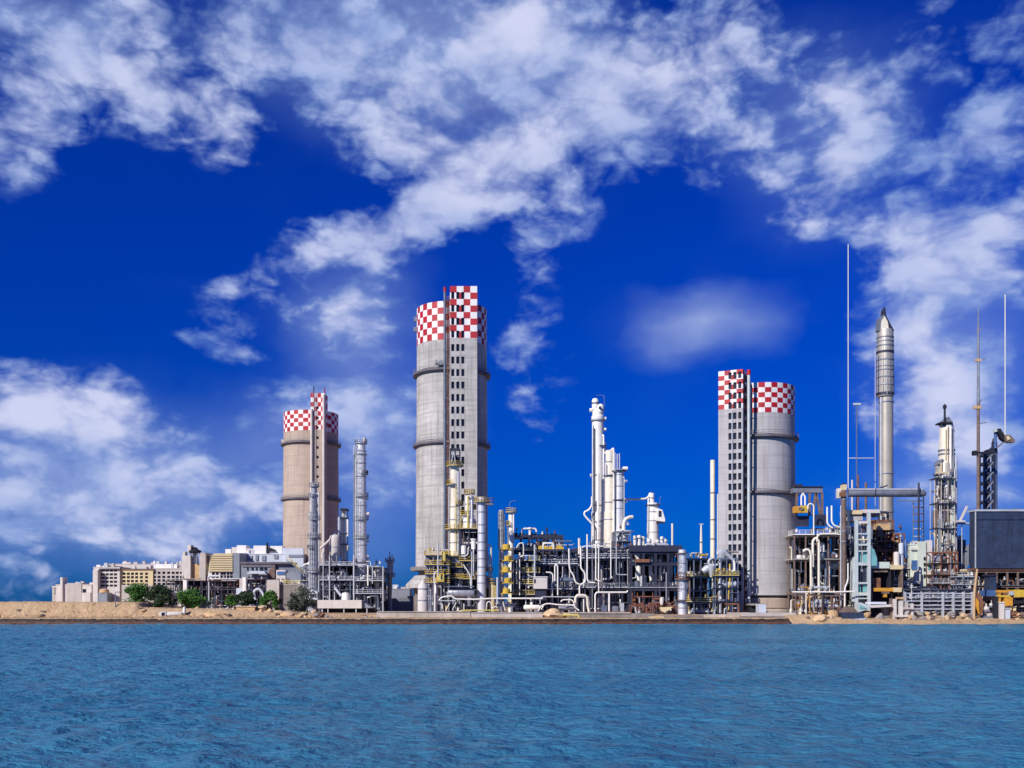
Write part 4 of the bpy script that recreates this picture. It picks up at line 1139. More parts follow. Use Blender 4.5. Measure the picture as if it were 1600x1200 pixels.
    part('lid', MB().lathe(X(540, 303), 303, [(.35, Z(926.3, 303)), (.35, Z(925, 303))], 12), STEEL_PALE, r)
    D = 330
    root = thing('warehouse', 'grey blue corrugated warehouse with a low pitched roof, left of the tallest tower', 'building', (X(630, D), D, GROUND))
    P = [(X(604, D), GROUND-.4), (X(662, D), GROUND-.4), (X(662, D), Z(928, D)), (X(640, D), Z(931, D)), (X(604, D), Z(936.5, D))]
    part('wall', MB().prism(P, D, D+14), BLUEGREY, root)
    mb = MB()
    for k in range(26): x = X(614+1.8*k, D); mb.box(x, x+.12, D-.1, D-.004, GROUND, Z(936 - max(0, k-2)*.27, D))
    part('cladding_rib', mb, BLUEGREY, root)
    part('end_panel', MB().box(X(605, D), X(613, D), D-.2, D-.006, GROUND, Z(938.5, D)), BLUEWHITE, root)
    building('low_store', 'teal grey low store behind the warehouse', 590, 640, 360, 921, 950, 10, BLUEGREY, (), (), roof=BLUEGREY)

left_side()
rb = random.Random(77)
for i in range(95):
    a = rb.uniform(-5, 500); q = rb.random()
    if 366 < a < 400 or 246 < a < 290: continue
    boulder(a, 253.8 + 3.6*q, 966.5 - q*(18 if a < 228 else 10), rb.uniform(2.5, 10), (ROCK, TAN, SAND_PILE, BROWN, TAN)[i % 5], 'small rough stone embedded in the sandy bank face', 500+i, 'stones in the bank face', flat=rb.uniform(.5, .9))

# ---- bushes
bush('shrub', 'bright green bush growing at the foot of the cream offices, leftmost bush', 217, 54, 914, 946, 268, LEAF, seed=1)
bush('shrub', 'dark green bush with a tall peak beside the leftmost bush', 249, 50, 916, 949, 266.5, LEAF_DARK, seed=2)
bush('shrub', 'low wide dark green bush under the white pillar', 295, 62, 925, 950, 268, LEAF, seed=3)
bush('shrub', 'small bright green bush left of a nearly black one', 362, 22, 931, 946, 267, LEAF, seed=4, n=1400)
bush('shrub', 'nearly black low bush below the dark shed', 383, 36, 926, 948, 266, LEAF_DARK, seed=5)
bush('shrub', 'rounded vivid green bush left of the big grey bush', 421, 36, 925, 954, 265, LEAF, seed=6)
bush('shrub', 'largest bush, grey green and round, near the white flat roof', 474, 54, 919, 958, 264, LEAF_GREY, seed=7, n=3400)

# ---- things on the sandy bank
D = 256
root = thing('street_lamp', 'thin grey lamp post with a short arm standing on the sandy bank', 'lamp post', (X(180.5, D), D, Z(962, D)))
part('post', MB().tube([(X(180.5, D), D, Z(963, D)), (X(180.5, D), D, Z(925.5, D))], [.16, .10], 8), STEEL, root)
part('arm', MB().tube(bend([(X(180.5, D), D, Z(926, D)), (X(181, D), D, Z(925, D)), (X(186, D), D, Z(924.6, D))], .3), .08, 6), STEEL, root)
part('lamp_head', MB().box(X(184, D), X(188, D), D-.25, D+.25, Z(926.2, D), Z(924.5, D)), STEEL, root)
D = 254.5
root = thing('road_tanker', 'long white horizontal tank with a square end cabin lying on the sand', 'tank', (X(267, D), D, Z(964.5, D)))
part('tank_shell', MB().hcyl((X(260, D), D, Z(959.5, D)), (X(285, D), D, Z(959, D)), 3.6*S(D), 16, .4), OFFWHITE, root)
part('cabin', MB().box(X(250, D), X(260.5, D), D-.7, D+.7, Z(964, D), Z(955.5, D)), OFFWHITE, root)
part('cabin_window', MB().box(X(254, D), X(259, D), D-.75, D-.70, Z(962.5, D), Z(957, D)), WINDOW, root)
for ppx in (264, 280): part('saddle', MB().box(X(ppx, D)-.25, X(ppx, D)+.25, D-.4, D+.4, Z(965.5, D), Z(961, D)), STEEL, root)
part('dome', MB().lathe(X(288, D), D, [(.35, Z(958, D)), (.45, Z(954, D)), (.3, Z(948.8, D)), (.05, Z(948, D))], 12), WHITE, root)
D = 257.5
boxes('stone_block', 'square tan sandstone block wall set into the bank below the dark bush', 'wall', [('block', 369, 398, 948.3, 968, D, 7, TAN), ('cap_stone', 367, 399.5, 947, 948.3, D-.2, 7.4, ROCK)])
BLD = [(6, 960, 11), (33, 957, 12), (48, 961, 9), (75, 956, 12), (83, 962, 8), (120, 955, 10), (140, 963, 7), (160, 957, 12), (171, 964, 8), (190, 958, 11), (200, 963, 7), (216, 956, 12), (225, 964, 8), (240, 961, 9), (14, 952, 9), (44, 950, 8), (90, 949, 9), (138, 950, 9), (205, 950, 8), (184, 952, 7), (21, 963, 9), (64, 965, 5), (97, 962, 8), (113, 958, 9), (108, 964, 6), (128, 962, 5), (150, 961, 6), (300, 962, 9), (312, 958, 8), (322, 962, 10), (334, 959, 7), (345, 963, 8), (353, 958, 6), (308, 951, 7), (410, 952, 14), (432, 958, 9)]
for i, (a, y, w) in enumerate(BLD):
    boulder(a, 254.2 + (966-y)*.35, y+1.5, w, ROCK if i % 3 else TAN, 'rough sandy boulder lying loose on the pale bank', i, 'boulders on the sandy bank')
for i, (a, y, w, m) in enumerate(((494, 963, 9, ROCK_GREY), (503, 962, 10, RUST), (510, 964, 7, ROCK_GREY), (499, 958, 7, BROWN), (517, 965, 6, ROCK_GREY), (559, 965.5, 6, ROCK_GREY), (572, 965.5, 6, ROCK_GREY), (580, 965.5, 7, ROCK_GREY), (590, 965.5, 5, ROCK_GREY))):
    boulder(a, 253.6, y+1, w, m, 'dark broken stone on the shore edge near the flat roofed shed', i+30, 'dark stones by the shed')
boulder(448, 257, 965, 34, SAND_PILE, 'low rounded sand hummock below the big grey bush', 61, flat=.35, name='sand_heap')
boulder(340, 256, 966, 40, TAN, 'broad sandy hummock left of the sandstone block', 62, flat=.30, name='sand_heap')

# ================================================================= between left and centre towers: small process unit (blue grey)
HALF_L = (pi*.55, pi*1.45); HALF_F = (pi, 2*pi); HALF_R = (-pi*.45, pi*.45)
def left_unit():
    D = 312
    column('process_column', 'slender grey column standing before the tan tower, stepped with ring platforms', 'column', 491, 14, 756, 925, D, SILVER_DARK, 'flat',
           sections=[(757, 9), (800, 11), (838, 13), (925, 14)], plats=[(760, 3, STEEL_PALE), (776, 4, STEEL_PALE, HALF_L), (812, 4, STEEL_PALE), (840, 4, STEEL_PALE), (857, 4, STEEL_PALE, HALF_L), (894, 5, STEEL_PALE)],
           bands=(785, 800, 825, 838, 880, 894), pipes=[(8, 770, 930, 2, STEEL_PALE), (-7, 800, 925, 1.6, STEEL_PALE)], lad=(-4, 770, 930, STEEL_PALE),
           nozzles=[(803, 6, 3, 2.5, STEEL_PALE), (843, 7, 4, 3, STEEL_PALE)])
    column('process_column', 'tall grey column right of the tan tower, hooked pipe and thin vent on top', 'column', 564, 18.5, 690, 880, D, SILVER, 'flat',
           sections=[(693, 14), (705, 16), (783, 17), (840, 18), (880, 19)], plats=[(693, 2.5, STEEL_PALE), (710, 2, None), (741, 3, STEEL_PALE, HALF_R), (776, 3.5, STEEL_PALE), (812, 3.5, STEEL_PALE), (841, 3.5, STEEL_PALE), (878, 4, STEEL_PALE)],
           bands=(705, 724, 745, 776, 790, 812, 841, 852), nozzles=[(780, 9, 3, 3, STEEL_PALE), (803, 9, 4, 5, OFFWHITE), (846, 9, 4, 3, STEEL_PALE), (869, 9, 3, 4, OFFWHITE), (741, 7, 4, 2.5, STEEL_PALE)],
           pipes=[(-10, 708, 930, 2.6, STEEL), (-7.5, 716, 920, 1.6, STEEL_PALE)], lad=(-5, 700, 880, STEEL_PALE))
    pipe('thin vent pipe with a thicker head atop the tall grey column', [(569.5, 694), (569.5, 684)], D-.5, 5.5, OFFWHITE, name='vent_pipe', cat='vent')
    pipe('curved overhead pipe looping at the top of the tall grey column', [(554.5, 712, 1.5), (554.5, 699, 1.5), (557, 698, 1.5), (562, 698, .8), (563, 704, .5)], D, 2.4, STEEL_PALE, .8)
    # silo with cone top and duct
    r = thing('silo', 'white domed silo on a dark stand between the grey columns', 'silo', (X(523, 316), 316, Z(872, 316)))
    k = S(316); cx = X(523, 316)
    part('shell', MB().lathe(cx, 316, [(3*k, Z(879, 316)), (8.8*k, Z(868, 316)), (8.8*k, Z(841, 316)), (7.6*k, Z(837.5, 316)), (5*k, Z(835.5, 316)), (.1, Z(834.8, 316))], 28), OFFWHITE, r)
    part('band', MB().lathe(cx, 316, [(8.8*k+.02, Z(855.5, 316)), (8.8*k+.12, Z(855.5, 316)), (8.8*k+.12, Z(853.5, 316)), (8.8*k+.02, Z(853.5, 316))], 28, cap=False), STEEL_PALE, r)
    for a, b in ((514, 518), (532, 528)):
        part('leg', MB().tube([(X(a, 316), 314, GROUND), (X(b, 316), 314, Z(868, 316))], .28, 8), STEEL, r)
    part('vent', MB().tube([(cx, 316, Z(835, 316)), (cx, 316, Z(831, 316))], .35, 8), STEEL_PALE, r)
    pipe('slanting white duct running down from the silo to the slender column', [(516, 843), (500.5, 857.5)], 311, 4.6, OFFWHITE, name='duct', cat='duct')
    pipe('short white elbow duct below the slanting one', [(506, 862), (503.5, 866), (504, 872)], 311, 4.4, OFFWHITE, name='duct', cat='duct')
    # double dark stack in frame
    r = rack('stack_frame', 'narrow twin stack in a black topped steel frame right of the silo', 'stack', 532.5, 541, 318, 3, [796, 809, 833, 850, 875], 1, 1, STEEL_BLUE, decks=[1, 2, 3], w=.25, deck_m=STEEL, pipes=0)
    for c in (534.8, 539): part('stack', MB().lathe(X(c, 319), 319.5, [(.42, Z(880, 319)), (.42, Z(797, 319))], 12), PIPE_WHITE, r)
    part('frame_top', MB().box(X(531.5, 317.6), X(542, 317.6), 317.5, 321.3, Z(797.5, 318), Z(794.5, 318)), BLACK, r)
    part('side_pipe', MB().tube(bend([(X(543.3, 318), 318, Z(838, 318)), (X(543.3, 318), 318, Z(813, 318)), (X(541, 318), 318.5, Z(811, 318))], .5), .3, 8), PIPE_WHITE, r)
    part('side_pipe', MB().tube([(X(529.6, 318), 318, Z(862, 318)), (X(529.6, 318), 318, Z(808, 318))], .42, 8), BLUEWHITE, r)
    part('side_drum', MB().lathe(X(542.5, 318), 318, [(.4, Z(861, 318)), (.55, Z(860, 318)), (.55, Z(853, 318)), (.4, Z(852, 318))], 12), OFFWHITE, r)
    rack('pipe_rack', 'blue grey steel pipe rack under the silo, full of piping', 'pipe rack', 500, 552, 306, 13, [884, 907, 922], 5, 2, NAVY, decks=[0, 1, 2], rails=(0, 1), pipes=34, hp=16, vessels=12, seed=11, back=True, pipe_m=(STEEL_PALE, STEEL_BLUE, STEEL, SILVER), brace=((0, 1), (2, 2), (4, 0)))
    rack('pipe_rack', 'blue grey steel pipe rack around the foot of the tall grey column', 'pipe rack', 553, 597, 304, 14, [886, 908, 928], 5, 2, NAVY, decks=[1, 2], rails=(1, 2), pipes=34, hp=16, vessels=10, seed=12, back=True, pipe_m=(STEEL_PALE, STEEL_BLUE, STEEL, SILVER), brace=((1, 1), (3, 0)))
    rack('pipe_rack', 'low dark process frame between the tan tower and the slender column', 'pipe rack', 470, 499, 318, 9, [886, 908], 3, 1, STEEL_BLUE, decks=[1], pipes=12, hp=6, vessels=4, seed=13, back=True)
    for i, (a, yt, yb, w) in enumerate(((505, 865, 950, 1.6), (515, 868, 950, 2.4), (553, 867, 950, 3), (598.6, 885, 957, 2.6), (575, 883, 915, 3), (582, 884, 912, 2))):
        pipe(('thin pale post rising beside the slanting duct', 'pale standpipe directly below the silo', 'stout grey standpipe left of the tall grey column', 'pale lamp pole at the right end of the blue grey rack', 'short fat standpipe right of the tall grey column', 'short slim standpipe second to the right of the tall grey column')[i],
             [(a, yb), (a, yt)], 303.4, w, STEEL_PALE if i != 4 else PIPE_WHITE)
    column('process_column', 'white short drum at the right end of the blue grey rack', 'column', 588, 8, 890, 915, 308, OFFWHITE, 'dome')
    pipe('teal grey slanted chute above the white water tank', [(524, 919), (533, 931)], 302.5, 4.5, BLUEWHITE, name='chute', cat='chute')
    column('process_column', 'small lone grey column with two platforms between rack and tallest tower', 'column', 609, 8.5, 868, 935, 322, SILVER_DARK, 'flat',
           sections=[(870, 4), (876, 8.5), (903, 8), (935, 6)], plats=[(878, 3, STEEL_PALE), (901, 4, STEEL_PALE)], bands=(884,), pipes=[(5.5, 867, 900, 1.4, STEEL_PALE)])
    pipe('short twin vent atop the small lone column', [(609, 872), (609, 862)], 322, 1.6, STEEL, name='vent_pipe', cat='vent')
left_unit()

# ================================================================= centre left: yellow railed block before the tallest tower
def centre_left():
    yel = YELLOW
    column('process_column', 'cream white tall column with yellow platforms, standing before the tallest tower', 'column', 710.5, 15, 722, 905, 280, CREAM_STEEL, 'flat', sections=[(724, 13), (790, 15), (905, 15.5)],
           plats=[(728.5, 7, yel), (757.5, 7, yel, HALF_L), (789, 7, yel, HALF_R), (827, 8, yel), (869, 9, yel), (904, 9, yel)], deck=STEEL,
           pipes=[(6, 738, 905, 4.2, STEEL_PALE), (10, 795, 905, 2.2, YELLOW_PALE), (-9, 760, 960, 1.4, STEEL_PALE)], nozzles=[(735, 3, 3, 3, CREAM_STEEL)], lad=(4, 760, 860, YELLOW_PALE), bands=(757.5, 792, 812, 848, 885))
    r = rack('davit', 'dark steel head frame on top of the cream white column', 'frame', 703.5, 718, 278.6, 3, [700, 711], 2, 1, NAVY, decks=[], w=.22, ybot=728, pipes=0)
    for a, b in ((704, 709), (712, 709)):
        part('strut', MB().bar((X(a, 278.5), 278.5, Z(728, 278.5)), (X(b, 278.5), 278.5, Z(704, 278.5)), .22), STEEL_PALE, r)
    part('drum', MB().lathe(X(711, 280.3), 280.3, [(.7, Z(728, 280)), (.8, Z(714, 280)), (.3, Z(711, 280))], 12), NAVY, r)
    column('process_vessel', 'white vessel with a yellow crown between cream column and banded column', 'vessel', 733.5, 20, 772, 826, 275, PIPE_WHITE, 'flat', sections=[(775, 13), (806, 15), (812, 20), (826, 21)], base_to_ground=False,
           plats=[(771.5, 1.5, yel), (795, 4, yel, HALF_R), (805, 6, yel, HALF_L)], pipes=[(-2, 776, 826, 3, YELLOW_PALE), (4, 782, 826, 3.4, SILVER)], bands=(788, 800, 816))
    part_r = rack('support_frame', 'dark steel stand with yellow rails carrying the crowned white vessel', 'frame', 719, 747, 272, 7, [826.5, 850, 877, 905], 2, 2, NAVY, decks=[0, 2, 3], rails=(0, 2, 3), rail_m=yel, pipes=16, hp=8, vessels=8, seed=21, back=True, brace=((0, 1), (1, 2)), pipe_m=(PIPE_WHITE, STEEL_PALE, STEEL, NAVY))
    column('process_column', 'silver banded column in front of the tallest tower, yellow ringed top', 'column', 752.5, 13.5, 774, 955, 268, SILVER, 'flat', sections=[(777, 12), (850, 13), (955, 14.5)],
           plats=[(784.5, 6, yel)], bands=(800, 820, 833, 847, 860, 873, 886, 899, 911), lad=None, band_mat=SILVER_DARK)
    r = thing('platform_box', 'small dark hanging platform at the right of the banded column top', 'platform', (X(766, 268), 268, Z(789, 268)))
    part('deck', MB().box(X(760, 268), X(770.5, 268), 266.5, 269, Z(789.4, 268), Z(788, 268)), STEEL, r)
    mb = MB(); railing_mb(mb, [(X(760.5, 268), 266.6, Z(788, 268)), (X(770.3, 268), 266.6, Z(788, 268)), (X(770.3, 268), 268.9, Z(788, 268))], 1.5, .08, .8); part('railing', mb, BROWN, r)
    # low racks with yellow rails on the left
    rack('pipe_rack', 'steel frame with yellow railings left of the cream column', 'pipe rack', 665.5, 701, 270, 9, [868, 883, 897.5, 911], 3, 2, STEEL, decks=[0, 1, 2, 3], rails=(0, 1, 2, 3), rail_m=yel, pipes=26, hp=12, vessels=10, seed=22, back=False, brace=((0, 1), (2, 2)), pipe_m=(PIPE_WHITE, STEEL_PALE, STEEL, NAVY))
    rack('pipe_rack', 'dark frame with yellow railings at the foot of the cream column', 'pipe rack', 696, 722, 272, 7, [887, 904, 921], 2, 2, NAVY, decks=[0, 1], rails=(0, 1), rail_m=yel, pipes=14, hp=10, vessels=6, seed=23, back=True, pipe_m=(PIPE_WHITE, STEEL_PALE, STEEL, NAVY))
    for i, (a, b, yt, yb) in enumerate(((690.5, 696, 862, 877), (682, 694, 897, 909))):
        boxes('yellow_cabinet', ('small yellow enclosure high left of the cream column', 'yellow boxed landing left of the cream column foot')[i], 'cabinet', [('cabinet_body', a, b, yt, yb, 268.6, 1.2, yel), ('door', a+1, b-1, yt+2, yb-1.5, 268.5, .09, YELLOW_PALE)])
    hd = hdrum('horizontal_drum', 'brown grey horizontal drum with rounded ends below the cream column', 'drum', 699, 742, 926.5, 15, 266, SILVER_DARK, bands=4)
    part('walkway', MB().box(X(697, 266), X(741, 266), 264, 268, Z(917.2, 266), Z(915.8, 266)), STEEL_BLUE, hd)
    column('storage_tank', 'pale tall cylindrical tank under the flared skirt of the tallest tower', 'tank', 661, 17, 906, 957, 261, OFFWHITE, 'cone', sections=[(905.5, 16), (957, 17)], bands=(920, 938), pipes=[(10, 912, 955, 2, STEEL), (13, 930, 957, 3.4, STEEL)])
    column('storage_tank', 'cream small tank with a yellow railed top right of the banded column', 'tank', 769, 10.5, 910, 935, 270, CREAM, 'flat', plats=[(911, 1.6, yel)], pipes=[(5, 915, 935, 2, YELLOW_PALE)])
    column('process_vessel', 'white ball shaped vessel on the dark stand behind the cream column', 'vessel', 724.5, 8, 852, 866, 271, PIPE_WHITE, 'dome', base_to_ground=False)
    column('process_vessel', 'slim vertical white exchanger left of the banded column', 'vessel', 740, 8, 842, 858, 270.6, PIPE_WHITE, 'flat', sections=[(842, 9.5), (845, 7.5), (858, 7.5)], base_to_ground=False, pipes=[(0, 858, 900, 2, STEEL_PALE)])
    runs = [('white bent pipe climbing left of the cream column foot', [(681, 957), (681, 916), (678.5, 911), (678.5, 896), (681, 893)], 265, 2.2, PIPE_WHITE),
            ('slim white pipe standing between the yellow railings and the cream column', [(684.5, 848), (684.5, 900)], 267.5, 2.8, STEEL_PALE),
            ('white pipe with a step right of the ball shaped vessel', [(733, 855), (731.5, 857), (731.5, 866), (727, 869), (720, 869)], 270.5, 1.8, PIPE_WHITE),
            ('diagonal white pipe on the dark stand', [(724, 882), (735, 899), (735, 912)], 270, 1.8, PIPE_WHITE),
            ('long upright grey pipe left of the banded column', [(737, 862), (737, 930)], 270, 2.2, STEEL_PALE),
            ('second upright grey pipe close to the banded column', [(742, 866), (742, 905)], 270, 1.6, STEEL_PALE),
            ('thick white pipe loop right of the banded column', [(759, 851), (765, 851), (767.5, 855), (767.5, 906)], 277, 3.4, SILVER),
            ('grey pipe behind the thick white loop', [(762, 865), (764, 872), (764, 912)], 279, 2.4, STEEL_PALE),
            ('long thick white pipe running low past the banded column foot', [(684, 940), (690, 933), (706, 931), (711, 936), (742, 936.5), (770, 935), (833, 935), (848, 935)], 262.6, 2.8, PIPE_WHITE),
            ('lower grey pipe running left of the banded column foot', [(686, 938.5), (712, 939)], 262, 2, STEEL_PALE),
            ('slanting white leg pipe below the horizontal drum', [(697, 953), (703, 942)], 261.4, 1.6, PIPE_WHITE),
            ('second slanting white leg pipe below the horizontal drum', [(707, 953), (713, 941)], 261.4, 1.6, PIPE_WHITE),
            ('upright white leg pipe below the horizontal drum', [(725, 953), (725, 943)], 261.4, 1.8, PIPE_WHITE),
            ('white hooked pipe between the banded column foot and the cream tank', [(760, 952), (761, 941), (765, 939.5), (768, 943), (768, 950)], 261.6, 1.8, PIPE_WHITE),
            ('white hooked pipe below the cream tank', [(768, 953), (770, 949), (776, 947.5)], 261.3, 1.8, PIPE_WHITE),
            ('slanting white pipe at the foot of the yellow stair tower', [(786, 940), (789, 953)], 261.6, 1.8, PIPE_WHITE),
            ('stout pale upright pipe right of the cream tank', [(777, 902), (777, 950)], 266, 3, SILVER)]
    for l, p, d, w, m in runs: pipe(l, p, d, w, m)
    r = thing('handrail', 'long low yellow green handrail on the quay below the banded column', 'railing', (X(750, 258.5), 258.5, GROUND))
    mb = MB(); z = Z(958.5, 258.5)
    part('top_rail', MB().tube(bend([(X(714, 258.5), 258.5, Z(957, 258.5)), (X(722, 258.5), 258.5, Z(953.6, 258.5)), (X(780, 258.5), 258.5, Z(953.6, 258.5))], .6), .17, 8), YELLOW_PALE, r)
    for k in range(9): x = X(721+7.3*k, 258.5); part('post', MB().bar((x, 258.5, GROUND-.6), (x, 258.5, Z(953.8, 258.5)), .12), STEEL, r)
centre_left()

# ================================================================= centre: stair tower, dark frame, main rack
def centre():
    yel = YELLOW
    rr = random.Random(5)
    # stair tower with bright yellow landings
    root = rack('stair_tower', 'narrow dark stair tower with bright yellow rounded landings', 'stair tower', 782, 800, 268, 5, [857, 874.5, 892, 909, 925, 941], 1, 1, NAVY, decks=[0, 1, 2, 3, 4, 5], w=.26)
    for k, py in enumerate((855, 873, 890.5, 907.5, 924)):
        x0, x1 = (X(786 + (k % 2)*2, 267), X(797 + (k % 2)*1.5, 267)); z = Z(py+2.5, 267)
        mb = MB(); pts = [(x0 + (x1-x0)*i/8, 266.8 - 1.3*sin(pi*i/8), z) for i in range(9)]
        for a, b in zip(pts[:-1], pts[1:]): mb.box(min(a[0], b[0]), max(a[0], b[0]), min(a[1], b[1])-.06, max(a[1], b[1])+.06, z-.2, z+1.15)
        part('landing_guard', mb, yel, root)
        part('landing', MB().prism([(x0-.6, z-.25), (x1+.6, z-.25), (x1+.6, z-.05), (x0-.6, z-.05)], 265.7, 268), yel, root)
        mb = MB(); a = (X(784, 267.6), 267.6, z); b = (X(799, 267.6), 267.6, z - 17*S(267.6))
        if k % 2: a, b = (b[0], a[1], a[2]), (a[0], b[1], b[2])
        mb.bar(a, b, .8, .2); railing_mb(mb, [a, b], 1.1, .06, 1.3); part('stair_flight', mb, YELLOW_PALE, root)
    # twin columns behind
    column('process_column', 'slim lattice clad grey column behind the stair tower', 'column', 783.5, 8, 797, 860, 282, STEEL_PALE, 'flat', bands=(805, 813, 821, 829, 837), pipes=[(-4.5, 799, 858, 1.2, STEEL), (4.5, 803, 858, 1.6, STEEL)], lad=(0, 797, 855, STEEL))
    column('process_column', 'white column with a pale yellow top deck and davit behind the stair tower', 'column', 798.5, 9, 797, 860, 280, PIPE_WHITE, 'flat', sections=[(799, 8), (860, 9)], plats=[(800.5, 4.5, YELLOW_PALE), (821, 4, YELLOW_PALE, HALF_L)], pipes=[(4, 803, 850, 2.2, PIPE_WHITE), (-5.5, 812, 855, 1.4, STEEL)])
    pipe('thin davit hook curving over the white column deck', [(796, 799), (796, 786), (799, 783), (806, 782)], 279.5, .9, STEEL, name='davit', cat='davit')
    # dark gantry
    rack('gantry', 'black topped steel gantry with yellow parapet, behind the white roof drum', 'frame', 801, 879, 281, 9, [836, 860], 6, 1, NAVY, decks=[1], rails=(), pipes=14, hp=4, vessels=14, seed=31, w=.5, ybot=905, pipe_m=(PIPE_WHITE, STEEL_PALE, NAVY), brace=())
    root = thing('gantry_trolley', 'dark machinery standing along the top of the black gantry', 'machinery', (X(840, 281), 281, Z(835, 281)))
    x = 803
    while x < 868:
        w = rr.uniform(3, 8); h = rr.uniform(1.5, 5)
        part('motor_block', MB().lathe(X(x+w/2, 283), 283, [(w/2*S(283), Z(835.7, 281)), (w/2*S(283), Z(835.7-h*.7, 281)), (w*.3*S(283), Z(835.7-h, 281))], 10), BLACK, root)
        x += w + rr.uniform(.2, 2.5)
    r = thing('roof_fan', 'small white mushroom vent on the black gantry', 'vent', (X(828, 280.6), 280.6, Z(836, 280.6)))
    k = S(280.6); part('stem', MB().lathe(X(828, 280.6), 280.6, [(2*k, Z(836, 280.6)), (2*k, Z(829, 280.6))], 14), PIPE_WHITE, r)
    part('cap', MB().lathe(X(828, 280.6), 280.6, [(2*k, Z(829, 280.6)), (4.4*k, Z(826.5, 280.6)), (4.4*k, Z(824.6, 280.6)), (1*k, Z(823.8, 280.6))], 18), PIPE_WHITE, r)
    for i, (a, b) in enumerate(((803, 838), (841, 866), (868, 881))):
        boxes('parapet', ('thin yellow edge rail right of the stair tower top', 'long solid yellow parapet under the black gantry', 'short yellow parapet at the right end of the gantry')[i], 'parapet', [('parapet_panel', a, b, 855.5 if i == 0 else 852.5, 857.5 if i == 0 else 858.5, 279.6, .15, yel if i else YELLOW_PALE), ('kick_plate', a, b, 858.6, 859.6, 279.5, .2, STEEL)])
    rack('pipe_rack', 'dark rack with yellow edged floors right of the stair tower', 'pipe rack', 801, 842, 271, 9, [876.5, 895, 913, 929.5], 4, 2, NAVY, decks=[0, 1, 2, 3], rails=(0, 1, 2, 3), rail_m=YELLOW_PALE, pipes=26, hp=10, vessels=8, seed=32, back=True, pipe_m=(PIPE_WHITE, STEEL_PALE, STEEL_BLUE, NAVY), w=.28)
    # main rack
    rack('pipe_rack', 'main navy steel rack left half, white walkway and hanging white pipes', 'pipe rack', 838, 902, 274, 13, [858, 881.5, 921], 6, 2, NAVY, decks=[1, 2], rails=(1, 2), deck_m=STEEL_PALE, pipes=40, hp=18, vessels=16, seed=33, back=True, pipe_m=(PIPE_WHITE, STEEL_PALE, SILVER, STEEL_BLUE, NAVY), w=.4)
    rack('pipe_rack', 'main navy steel rack right half, white walkways and many upright pipes', 'pipe rack', 902.5, 984, 275, 13, [856, 872.5, 918.5], 7, 2, NAVY, decks=[1, 2], rails=(1, 2), deck_m=STEEL_PALE, pipes=46, hp=20, vessels=18, seed=34, back=True, pipe_m=(PIPE_WHITE, STEEL_PALE, SILVER, STEEL_BLUE, NAVY), w=.4)
    # heavy navy portal
    root = rack('portal_frame', 'heavy navy steel portal frame right of the white columns', 'frame', 986, 1063, 270, 12, [861, 879, 918.5], 4, 2, NAVY, decks=[2], rails=(2,), rail_m=STEEL, deck_m=STEEL_PALE, pipes=22, hp=12, vessels=14, seed=35, w=.62, pipe_m=(STEEL_PALE, STEEL_BLUE, NAVY, STEEL), back=True)
    part('header_beam', MB().box(X(983, 269.4), X(1066, 269.4), 269.2, 270.4, Z(862, 269.4), Z(852, 269.4)), NAVY, root)
    part('roof_deck', MB().box(X(984, 270), X(1065, 270), 270.5, 283, Z(853, 270), Z(852.2, 270)), NAVY, root)
    part('orange_beam', MB().box(X(992, 269), X(1015, 269), 268.9, 269.3, Z(878.5, 269), Z(873.5, 269)), RUST, root)
    lab = ('leftmost white upright exchanger inside the navy portal frame', 'second white upright exchanger inside the navy portal frame', 'third white upright exchanger inside the navy portal frame', 'fourth white upright exchanger inside the navy portal frame, nearest its right post')
    for l, a, w in zip(lab, (998, 1017, 1033, 1048), (9, 7, 6, 7)):
        column('upright_exchanger', l, 'exchanger', a, w, 860, 908, 276, PIPE_WHITE, 'dome', bands=(880,), base_to_ground=False, nozzles=[(890, w/2, 2, 1.6, STEEL_PALE)], sections=[(863, w), (896, w), (908, w*.5)])
    # drum-like white blocks along the roof of the portal
    for i, (a, w, yt) in enumerate(((992, 5, 837), (998.5, 6, 836), (1005, 5, 838), (1014, 7, 842), (1027, 6, 843), (1034, 5, 838), (1040, 4, 842))):
        column('roof_drum', 'white upright drum standing on the roof of the navy portal', 'drum', a, w, yt, 852.2, 273+.7*(i % 3), PIPE_WHITE if i % 2 else CREAM_STEEL, 'dome' if i % 3 else 'flat', base_to_ground=False, bands=(yt+5,), group='white drums on the portal roof', nozzles=[(yt+3, w/2, 1.5, 1.2, STEEL_PALE)])
    # tall white columns
    column('process_column', 'tallest white column of the centre cluster, knobbly head and thin davit', 'column', 934, 19, 637, 852, 294, PIPE_WHITE, 'flat', sections=[(640, 17), (651, 20), (657, 18), (775, 18), (800, 20), (852, 21)],
           plats=[(657.5, 2, None), (697, 5, None, HALF_R), (742, 2.5, None, HALF_L)], deck=STEEL, bands=(790, 815), pipes=[(-8.5, 665, 850, 2.2, STEEL_PALE), (-6, 670, 850, 1.3, NAVY), (8.5, 680, 850, 3, SILVER)],
           nozzles=[(641, -8, 5, 6, PIPE_WHITE), (654, 8, 5, 5, PIPE_WHITE), (671, 8, 5, 5, PIPE_WHITE), (693, 8, 5, 4, PIPE_WHITE), (703, 8, 6, 5, PIPE_WHITE), (743, -8, 4, 5, PIPE_WHITE)])
    r = thing('column_head', 'white stepped vessel crowning the tallest white column', 'vessel', (X(931, 294), 294, Z(640, 294)))
    k = S(294)
    part('head_drum', MB().lathe(X(930, 294), 293.6, [(5.3*k, Z(641, 294)), (5.3*k, Z(626, 294)), (4*k, Z(623.5, 294)), (.1, Z(622.4, 294))], 20), PIPE_WHITE, r)
